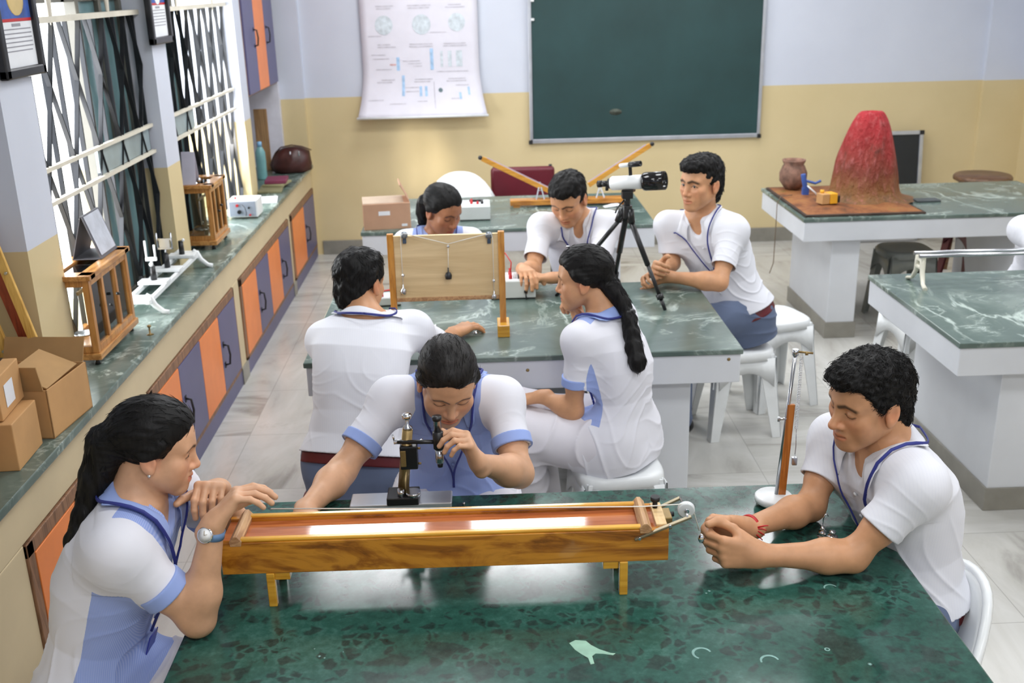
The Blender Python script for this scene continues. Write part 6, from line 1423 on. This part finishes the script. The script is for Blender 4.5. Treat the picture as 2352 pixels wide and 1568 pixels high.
    # collar
    def push(P_, lift):
        P_ = np.asarray(P_, float)
        for _ in range(8):
            d, G = grad(S2, P_, 0.003); P_ = P_+G/(np.linalg.norm(G, axis=1)[:, None]+1e-6)*np.clip(lift-d, 0, 0.02)[:, None]
        return P_
    q = MB(); vs = []; na = nrm(nk0-neck); n = 40; A0 = 150; k = 6
    for i in range(n+1):
        a = math.radians(-A0+2*A0*i/n); ca, sa = math.cos(a), math.sin(a); fr = (1-ca)/2; dv = -Fw*ca*0.94+R_*sa; c0 = neck+Fw*0.004-U*(0.046*fr)+U*0.012
        tipk = max(0, (abs(math.degrees(a))-105)/45)**1.4; rb = nr*1.12+0.010
        for rr_, zz in ((rb+0.004, -0.012), (rb-0.003, 0.018-0.006*fr), (rb+0.001, 0.026-0.008*fr), (rb+0.010, 0.022-0.010*fr), (rb+0.018+0.004*tipk, 0.004-0.008*fr-0.012*tipk), (rb+0.025+0.014*tipk, -0.014-0.008*fr-0.040*tipk)):
            vs.append(c0+dv*rr_+(na*zz if zz > 0 else U*zz))
    vs = np.array(vs); ii = np.arange(len(vs)) % k; m_ = ii >= 3
    for lift in (0.0045+fold*0.9,):
        vs[m_] = push(vs[m_], lift)
    q.add(vs-base, [(i*k+j, i*k+j+1, (i+1)*k+j+1, (i+1)*k+j) for i in range(n) for j in range(k-1)], True)
    o = q.build('collar', M_BLUECL if fem else M_SHIRT, so); md = o.modifiers.new('thickness', 'SOLIDIFY'); md.thickness = 0.003; md.offset = 0
    md = o.modifiers.new('round', 'SUBSURF'); md.levels = 1; md.render_levels = 1
    # buttons and front placket
    def on_shirt(P, lift):
        P = np.asarray(P, float).reshape(-1, 3)
        for _ in range(8):
            d, G = grad(S2, P, 0.003); Ln = np.linalg.norm(G, axis=1)[:, None]+1e-6; P = np.where((d < lift)[:, None], P+G/Ln*np.clip(lift-d, 0, 0.02)[:, None], P-G/Ln*np.clip(d-lift, 0, 0.006)[:, None]*(d < 0.1)[:, None])
        return P
    pb = on_shirt([pel+U*(L*t)+Fw*0.13 for t in (0.74, 0.60, 0.46, 0.32)], 0.002+fold*0.6)
    for p in pb: b_ = MB(); b_.lathe([(0.0, 0.001), (0.005, 0.001), (0.0055, -0.001), (0.0, -0.002)], p-base, Fw, 10); b_.build('button', M_PAPER if not fem else M_BLUECL, so)
    # lanyard
    if lanyard:
        for s in (-1, 1):
            rq = nr*1.12+0.042
            key = [neck-Fw*rq+U*0.002, neck+R_*s*rq*0.75-Fw*rq*0.66+U*0.002, neck+R_*s*(rq+0.004)+Fw*0.012-U*0.004, neck+R_*s*0.062+Fw*0.07-U*0.07, neck+R_*s*0.040+Fw*0.11-U*0.15, neck+R_*s*0.004+Fw*0.13-U*0.27, neck+Fw*0.13-U*0.32]
            pts = []; kk = [Vector(v_.tolist()) for v_ in key]
            for i in range(len(kk)-1):
                p0, p1, p2, p3 = kk[max(i-1, 0)], kk[i], kk[i+1], kk[min(i+2, len(kk)-1)]
                for t in (0, 0.2, 0.4, 0.6, 0.8): pts.append(0.5*((2*p1)+(p2-p0)*t+(2*p0-5*p1+4*p2-p3)*t*t+(3*p1-p0-3*p2+p3)*t**3))
            pts.append(kk[-1]); P = np.array([list(v_) for v_ in pts]); P2_ = on_shirt(P, 0.004+fold*0.55)
            kk_ = np.clip((np.arange(len(P))-6)/6.0, 0, 1)[:, None]; lf = 0.0060+fold*1.0; P = push(P, lf)*(1-kk_)+P2_*kk_
            for _ in range(3): P[1:-1] = (P[:-2]+2*P[1:-1]+P[2:])/4
            P = push(P, lf)
            q = MB(); q.tube([Vector((p-base).tolist()) for p in P], 0.0041, 8, flat=0.5, up=tuple(Fw)); q.build('lanyard', M_LANY, root)
        if card:
            p = P[-1]+Fw*0.006-U*0.035; q = MB(); q.box(Vector((p-base).tolist()), (0.05, 0.003, 0.065), M=Matrix((R_.tolist(), Fw.tolist(), U.tolist())).transposed()); q.build('id_card', plain('navy_card', sl(42, 52, 150), 0.35), root, 0.001)
    # trousers or salwar
    T = Node(); T.u(trunk(pel, U, R_, Fw, L, pr, 0.007 if not fem else 0.004, bend, prof_scale, t0=-0.25, t1=0.13 if not fem else 0.03))
    for hp, kn, an in ((pel-R_*0.085, knL, anL), (pel+R_*0.085, knR, anR)):
        kn = np.asarray(kn, float); an = np.asarray(an, float); g = 1.22 if fem else 1.0
        T.u(rc(hp, kn, 0.092*g, 0.070*g), 0.03); T.u(rc(kn, an, 0.070*g, 0.056*g), 0.04)
    Vt, Qt = polygonize(T, max(h*1.3, 0.005)); Nt = vnormals(Vt, Qt); Pt = (Vt-base).astype(F32)
    r3 = 1-np.abs(np.sin(wavy(Pt, 13, seed+21, 6)*3.0+Pt[:, 2]*16)); Vt = Vt+Nt*((r3**3-0.3)*(0.010 if fem else 0.006))[:, None]
    np_mesh('salwar' if fem else 'trousers', Vt, Qt, M_SALWAR if fem else M_TROUS, root, base)
    if belt:
        K = Node(); K.u(trunk(pel, U, R_, Fw, L, pr, 0.018, bend, prof_scale, t0=-0.1, t1=0.3)); K.keep(half(pel+U*L*0.066, U), 0.003); K.keep(half(pel-U*L*0.004, -U), 0.003)
        Vk, Qk = polygonize(K, 0.005); np_mesh('belt', Vk, Qk, M_BELT, root, base)
    for kn, an, hp in ((knL, anL, pel), (knR, anR, pel)):
        an = np.asarray(an, float); kn = np.asarray(kn, float); ft = nrm(np.array([(kn-hp)[0], (kn-hp)[1], 0])); K = Node()
        K.u(rc(an-ft*0.03+np.array([0, 0, -0.03]), an+ft*0.14+np.array([0, 0, -0.042]), 0.042, 0.034)); K.u(rc(an+np.array([0, 0, -0.03]), an+np.array([0, 0, 0.02]), 0.044, 0.046), 0.02); K.keep(half((0, 0, 0.0), (0, 0, -1)), 0.004)
        Vk, Qk = polygonize(K, 0.007); np_mesh('shoe', Vk, Qk, M_SHOE, root, base)
    root['_'] = 0; del root['_']
    return dict(root=root, base=base, arms=arms, U=U, R=R_, F=Fw, fh=fh, HR=HR, S=S, body=B)
def ring_on_arm(P, sd, k, width, r, thick, mat, name, dirx=None):
    """a band round the forearm, k of the way from elbow to wrist"""
    s, e, w = P['arms'][sd]; d = nrm(w-e); c = e+(w-e)*k; q = MB()
    q.lathe([(r, -width/2), (r+thick, -width/2), (r+thick, width/2), (r, width/2), (r, -width/2)], Vector((c-P['base']).tolist()), tuple(d), 28); return q.build(name, mat, P['root']), c, d
# ---------------------------------------------------------------- the people
LAP = {}
P3 = person('boy in white striped shirt at right holding the string, red thread on his wrist', (1.055, 2.34, 0.56), (0.962, 2.318, 1.012), (0.985, 2.150, 0.975), (0.895, 2.480, 0.950),
    (0.835, 2.135, 0.805), (0.622, 2.130, 0.820), (0.815, 2.390, 0.802), (0.612, 2.245, 0.828), (0.905, 2.300, 1.132), (-0.92, -0.30, -0.16),
    (0.89, 2.00, 0.55), (0.89, 2.66, 0.55), (0.90, 2.02, 0.10), (0.90, 2.66, 0.10), 'm', SKIN_A, 0.0026, up=(0.05, -0.05, 1), eye=0.0, hs=0.985, hair='curly', bend=0.035, sleeve=0.60, belt=True, beard=0.25, strands=2600, fold=0.0035, seed=3, arm=0.90, nose=1.04, smile=0.35,
    hands={'L': dict(d=(-0.98, 0.06, 0.10), p=(0.10, 1, -0.12), curl=((40, 40, 25), (45, 42, 25), (50, 45, 28), (55, 48, 30)), thumb=(0.75, 0.55, 0.45), tcurl=20, spread=0.03),
           'R': dict(d=(-0.93, -0.10, 0.12), p=(-0.10, -1, -0.25), curl=((50, 60, 35), (58, 62, 35), (62, 66, 36), (66, 66, 36)), thumb=(0.8, 0.5, 0.35), tcurl=15, spread=0.03)})
o, c_, d_ = ring_on_arm(P3, 'R', 0.955, 0.009, 0.0265, 0.0045, M_RED, 'wrist_thread')
for k in range(4):
    q = MB(); a = Vector((c_-P3['base']).tolist())+Vector((0.0, -0.022, 0.008)); q.tube([a, a+Vector((0.01+0.006*k, -0.01, -0.012+0.008*k)), a+Vector((0.024+0.004*k, -0.012, -0.026+0.013*k))], [0.002, 0.0018, 0.0012], 6); q.build('thread_end', M_RED, o)
# girl with the watch
P1 = person('girl at left in white and blue uniform with a wristwatch, looking along the channel', (-0.945, 2.075, 0.55), (-0.782, 2.090, 1.045), (-0.765, 2.245, 0.995), (-0.790, 1.955, 0.995),
    (-0.650, 2.350, 0.805), (-0.640, 2.215, 0.995), (-0.655, 1.985, 0.800), (-0.602, 2.005, 1.015), (-0.738, 2.115, 1.156), (0.96, 0.22, -0.25),
    (-0.62, 1.98, 0.56), (-0.62, 2.18, 0.56), (-0.62, 1.98, 0.10), (-0.62, 2.18, 0.10), 'f', SKIN_B, 0.0026, eye=1.1, gaze=(-0.1, -0.10), hs=0.90, hair='pony', bend=0.02, sleeve=0.62, strands=700, fold=0.0035, seed=8, smile=1.5, arm=0.92, card=True,
    tail=((-0.830, 2.095, 1.175, 0.046), (-0.862, 2.080, 1.10, 0.034), (-0.888, 2.055, 1.03, 0.024), (-0.905, 2.04, 0.975, 0.024), (-0.922, 2.03, 0.925, 0.016), (-0.945, 2.03, 0.905, 0.006)),
    hands={'R': dict(d=(0.62, 0.36, 0.62), p=(0.72, 0.10, -0.68), curl=((38, 26, 18), (42, 28, 18), (46, 28, 18), (50, 26, 16)), thumb=(0.7, 0.5, 0.5), tcurl=12, spread=0.10),
           'L': dict(d=(0.02, -0.86, 0.50), p=(-0.05, -0.50, -0.86), curl=((62, 40, 20), (68, 40, 20), (70, 40, 20), (68, 38, 18)), thumb=(0.7, 0.6, 0.3), tcurl=15, spread=0.08)})
WT, c_, d_ = ring_on_arm(P1, 'R', 0.93, 0.017, 0.0255, 0.0025, plain('blue_watch_strap', sl(104, 136, 176), 0.5), 'watch_strap')
wd = Vector((-0.22, -0.95, 0.34)).normalized(); wc = Vector((c_-P1['base']).tolist())+wd*0.028
q = MB(); q.lathe([(0.0, -0.003), (0.0165, -0.003), (0.018, 0.0), (0.018, 0.003), (0.0155, 0.0048), (0.0, 0.0046)], wc, tuple(wd), 32); o = q.build('watch_case', M_CHROME, WT)
q = MB(); q.lathe([(0.0, 0.0054), (0.0150, 0.0050)], wc, tuple(wd), 28); q.build('watch_dial', plain('watch_face_white', sl(250), 0.6, var=0.0), o)
q = MB(); x_, y_, z_ = frame_from(wd); q.bar(wc+z_*0.006, wc+z_*0.006+y_*0.010, 0.0014, 0.0006, up=tuple(x_)); q.bar(wc+z_*0.006, wc+z_*0.006+x_*0.007+y_*0.003, 0.0014, 0.0006, up=tuple(y_)); q.build('watch_hands', M_BRASS, o)
q = MB(); ep = P1['fh'](0.080, -0.003, -0.042); q.sphere(Vector((ep-P1['base']).tolist()), 0.0042); q.build('ear_stud', M_CHROME, P1['root'])
# girl at the microscope
P2 = person('girl in blue-fronted uniform bending over the microscope eyepiece behind the near table', (-0.120, 2.98, 0.56), (-0.118, 2.835, 1.000), (0.030, 2.80, 0.960), (-0.282, 2.80, 0.970),
    (0.072, 2.645, 0.800), (-0.035, 2.500, 0.905), (-0.425, 2.660, 0.815), (-0.495, 2.470, 0.800), (-0.118, 2.700, 1.062), (0.14, -0.84, -0.52),
    (0.02, 2.60, 0.50), (-0.26, 2.60, 0.50), (0.02, 2.66, 0.10), (-0.26, 2.66, 0.10), 'f', SKIN_B, 0.0028, up=(0.10, -0.30, 1), eye=0.0, hs=0.98, hair='bun', bend=0.03, sleeve=0.66, strands=900, fold=0.0035, seed=14, hairmat=M_HAIRB, arm=1.0,
    tail=((-0.125, 2.815, 1.075, 0.036), (-0.125, 2.885, 1.02, 0.030), (-0.12, 2.935, 0.93, 0.026), (-0.12, 2.955, 0.84, 0.016)),
    hands={'L': dict(d=(-0.32, -0.15, 0.92), p=(-0.88, -0.10, -0.35), curl=((48, 40, 22), (55, 46, 25), (58, 50, 26), (58, 50, 26)), thumb=(0.75, 0.5, 0.5), tcurl=15, spread=0.06),
           'R': dict(d=(0.35, -0.92, 0.0), p=(0, 0, -1), curl=(10, 10, 12, 14))})
# boy seen from behind
P4 = person('boy in plain white shirt seen from behind, hand flat on the middle table', (-0.475, 3.27, 0.55), (-0.425, 3.475, 1.010), (-0.570, 3.500, 0.920), (-0.268, 3.530, 0.940),
    (-0.58, 3.72, 0.79), (-0.45, 3.90, 0.79), (-0.185, 3.730, 0.800), (-0.140, 3.930, 0.788), (-0.448, 3.568, 1.112), (0.42, 0.88, -0.26),
    (-0.58, 3.62, 0.55), (-0.34, 3.62, 0.55), (-0.62, 3.42, 0.10), (-0.34, 3.62, 0.10), 'm', SKIN_A, 0.0036, eye=0.4, hs=0.98, hair='crop', bend=0.045, sleeve=0.80, belt=True, strands=900, fold=0.0028, seed=21,
    hands={'R': dict(d=(0.62, 0.72, 0.05), p=(0.05, 0.05, -1), curl=(14, 14, 16, 18), thumb=(0.5, 0.85, 0.2), tcurl=10, spread=0.14), 'L': dict(d=(0.5, 0.8, 0), p=(0, 0, -1), curl=(12, 12, 14, 16))})
# girl with the long ponytail
P8 = person('girl with long black ponytail sitting sideways on a white stool before the middle table', (0.452, 3.44, 0.54), (0.402, 3.487, 0.985), (0.305, 3.375, 0.935), (0.475, 3.600, 0.945),
    (0.290, 3.400, 0.665), (0.185, 3.475, 0.690), (0.440, 3.765, 0.795), (0.335, 3.62, 0.93), (0.338, 3.515, 1.115), (-0.97, 0.20, -0.12),
    (0.105, 3.46, 0.56), (0.14, 3.64, 0.56), (0.15, 3.50, 0.10), (0.21, 3.68, 0.10), 'f', SKIN_A, 0.0036, eye=0.0, hs=0.94, hair='pony', bend=0.05, sleeve=0.62, strands=600, fold=0.0040, seed=31, arm=0.84, prof_scale=0.87,
    tail=((0.425, 3.49, 1.09, 0.040), (0.468, 3.455, 1.035, 0.026), (0.484, 3.415, 0.992, 0.023), (0.488, 3.385, 0.95, 0.027), (0.494, 3.355, 0.905, 0.030), (0.501, 3.330, 0.868, 0.029), (0.504, 3.322, 0.850, 0.020)),
    hands={'L': dict(d=(-0.85, 0.25, -0.25), p=(-0.2, 0.1, -1), curl=(30, 32, 34, 36)), 'R': dict(d=(-0.30, -0.20, 0.9), p=(-0.75, -0.5, -0.2), curl=(60, 62, 64, 66))})
# hair clips and the black band on the ponytail
q = MB(); q.lathe([(0.022, -0.010), (0.027, -0.004), (0.027, 0.004), (0.022, 0.010)], Vector((0.482-0.452, 3.433-3.44, 1.010)), (-0.1, 0.35, 0.9), 20); q.build('hair_band', M_BLACK, P8['root'])
for q_ in ((0.0, 0.045, 0.125), (0.035, 0.015, 0.116)): q = MB(); p = P8['fh'](*q_); q.sphere(Vector((p-P8['base']).tolist()), (0.007, 0.004, 0.004)); q.build('hair_clip', M_CHROME, P8['root'])
# girl half hidden by the board
P5 = person('girl whose head shows above the plywood board, dark hair tied back, looking down', (-0.20, 5.06, 0.56), (-0.235, 4.985, 0.955), (-0.075, 4.985, 0.905), (-0.385, 4.985, 0.905),
    (-0.03, 4.82, 0.70), (-0.12, 4.62, 0.80), (-0.43, 4.82, 0.70), (-0.33, 4.62, 0.80), (-0.202, 4.925, 1.078), (0.66, -0.66, -0.42),
    (-0.10, 4.66, 0.54), (-0.30, 4.66, 0.54), (-0.10, 4.70, 0.10), (-0.30, 4.70, 0.10), 'f', SKIN_C, 0.0042, eye=0.0, hs=0.99, hair='bun', strands=300, seed=41, fold=0.003,
    tail=((-0.285, 5.01, 1.10, 0.040), (-0.30, 5.03, 1.05, 0.034), (-0.30, 5.04, 1.0, 0.026)), hands={'L': dict(d=(-0.4, -0.9, 0), p=(0, 0, -1)), 'R': dict(d=(0.4, -0.9, 0), p=(0, 0, -1))})
# boy in the middle at the white box
P6 = person('smiling boy in white shirt leaning over the white terminal box at the middle table', (0.50, 5.07, 0.56), (0.438, 4.945, 1.020), (0.592, 4.905, 0.985), (0.268, 4.905, 0.985),
    (0.500, 4.690, 0.800), (0.300, 4.535, 0.835), (0.215, 4.740, 0.815), (0.165, 4.590, 0.865), (0.395, 4.865, 1.130), (-0.40, -0.74, -0.50),
    (0.62, 4.62, 0.55), (0.40, 4.62, 0.55), (0.62, 4.66, 0.10), (0.40, 4.66, 0.10), 'm', SKIN_A, 0.0034, eye=0.0, hs=1.02, hair='crop', strands=500, hair_h=0.004, seed=51, fold=0.003, smile=0.8, sleeve=0.72, arm=0.95,
    hands={'L': dict(d=(-0.85, -0.35, 0.12), p=(-0.1, -0.1, -1), curl=(28, 30, 32, 34)), 'R': dict(d=(0.15, -0.85, 0.05), p=(0, -0.1, -1), curl=(30, 32, 34, 36))})
# boy with the telescope
P7 = person('boy with wavy hair at the end of the middle table gripping the telescope tripod leg', (1.195, 4.74, 0.56), (1.000, 4.765, 1.055), (1.130, 4.650, 0.998), (0.862, 4.825, 0.995),
    (1.040, 4.495, 0.800), (0.835, 4.560, 0.815), (0.880, 4.800, 0.815), (0.790, 4.620, 0.835), (0.990, 4.715, 1.212), (-0.80, -0.58, -0.04),
    (0.88, 4.58, 0.57), (0.90, 4.84, 0.57), (0.90, 4.58, 0.10), (0.93, 4.80, 0.10), 'm', SKIN_A, 0.0030, eye=1.15, gaze=(0.1, 0.0), hs=1.04, hair='curly', strands=900, seed=61, fold=0.0045, sleeve=0.70, belt=True, fringe=-0.004, arm=0.95, smile=0.4, hair_h=0.0036,
    hands={'L': dict(d=(-0.90, -0.02, 0.25), p=(-0.05, -0.55, -0.5), curl=(48, 52, 55, 58)), 'R': dict(d=(-0.35, -0.75, 0.25), p=(0.75, -0.4, -0.2), curl=(55, 58, 60, 62))})
# person cut off by the right edge
P9 = person('person in white shirt bending over the right-hand table, mostly outside the frame', (2.86, 5.10, 0.55), (2.78, 4.92, 0.940), (2.93, 4.86, 0.885), (2.63, 4.94, 0.890),
    (2.96, 4.62, 0.80), (2.86, 4.46, 0.80), (2.66, 4.68, 0.80), (2.76, 4.50, 0.80), (2.80, 4.79, 1.03), (0.1, -0.8, -0.6),
    (2.96, 4.74, 0.55), (2.74, 4.74, 0.55), (2.96, 4.78, 0.10), (2.74, 4.78, 0.10), 'm', SKIN_A, 0.0048, eye=0.0, hair='crop', strands=0, seed=71, fold=0.003, bend=0.05,
    hands={'L': dict(d=(-0.7, -0.6, 0), p=(0, 0, -1)), 'R': dict(d=(0.7, -0.6, 0), p=(0, 0, -1))})
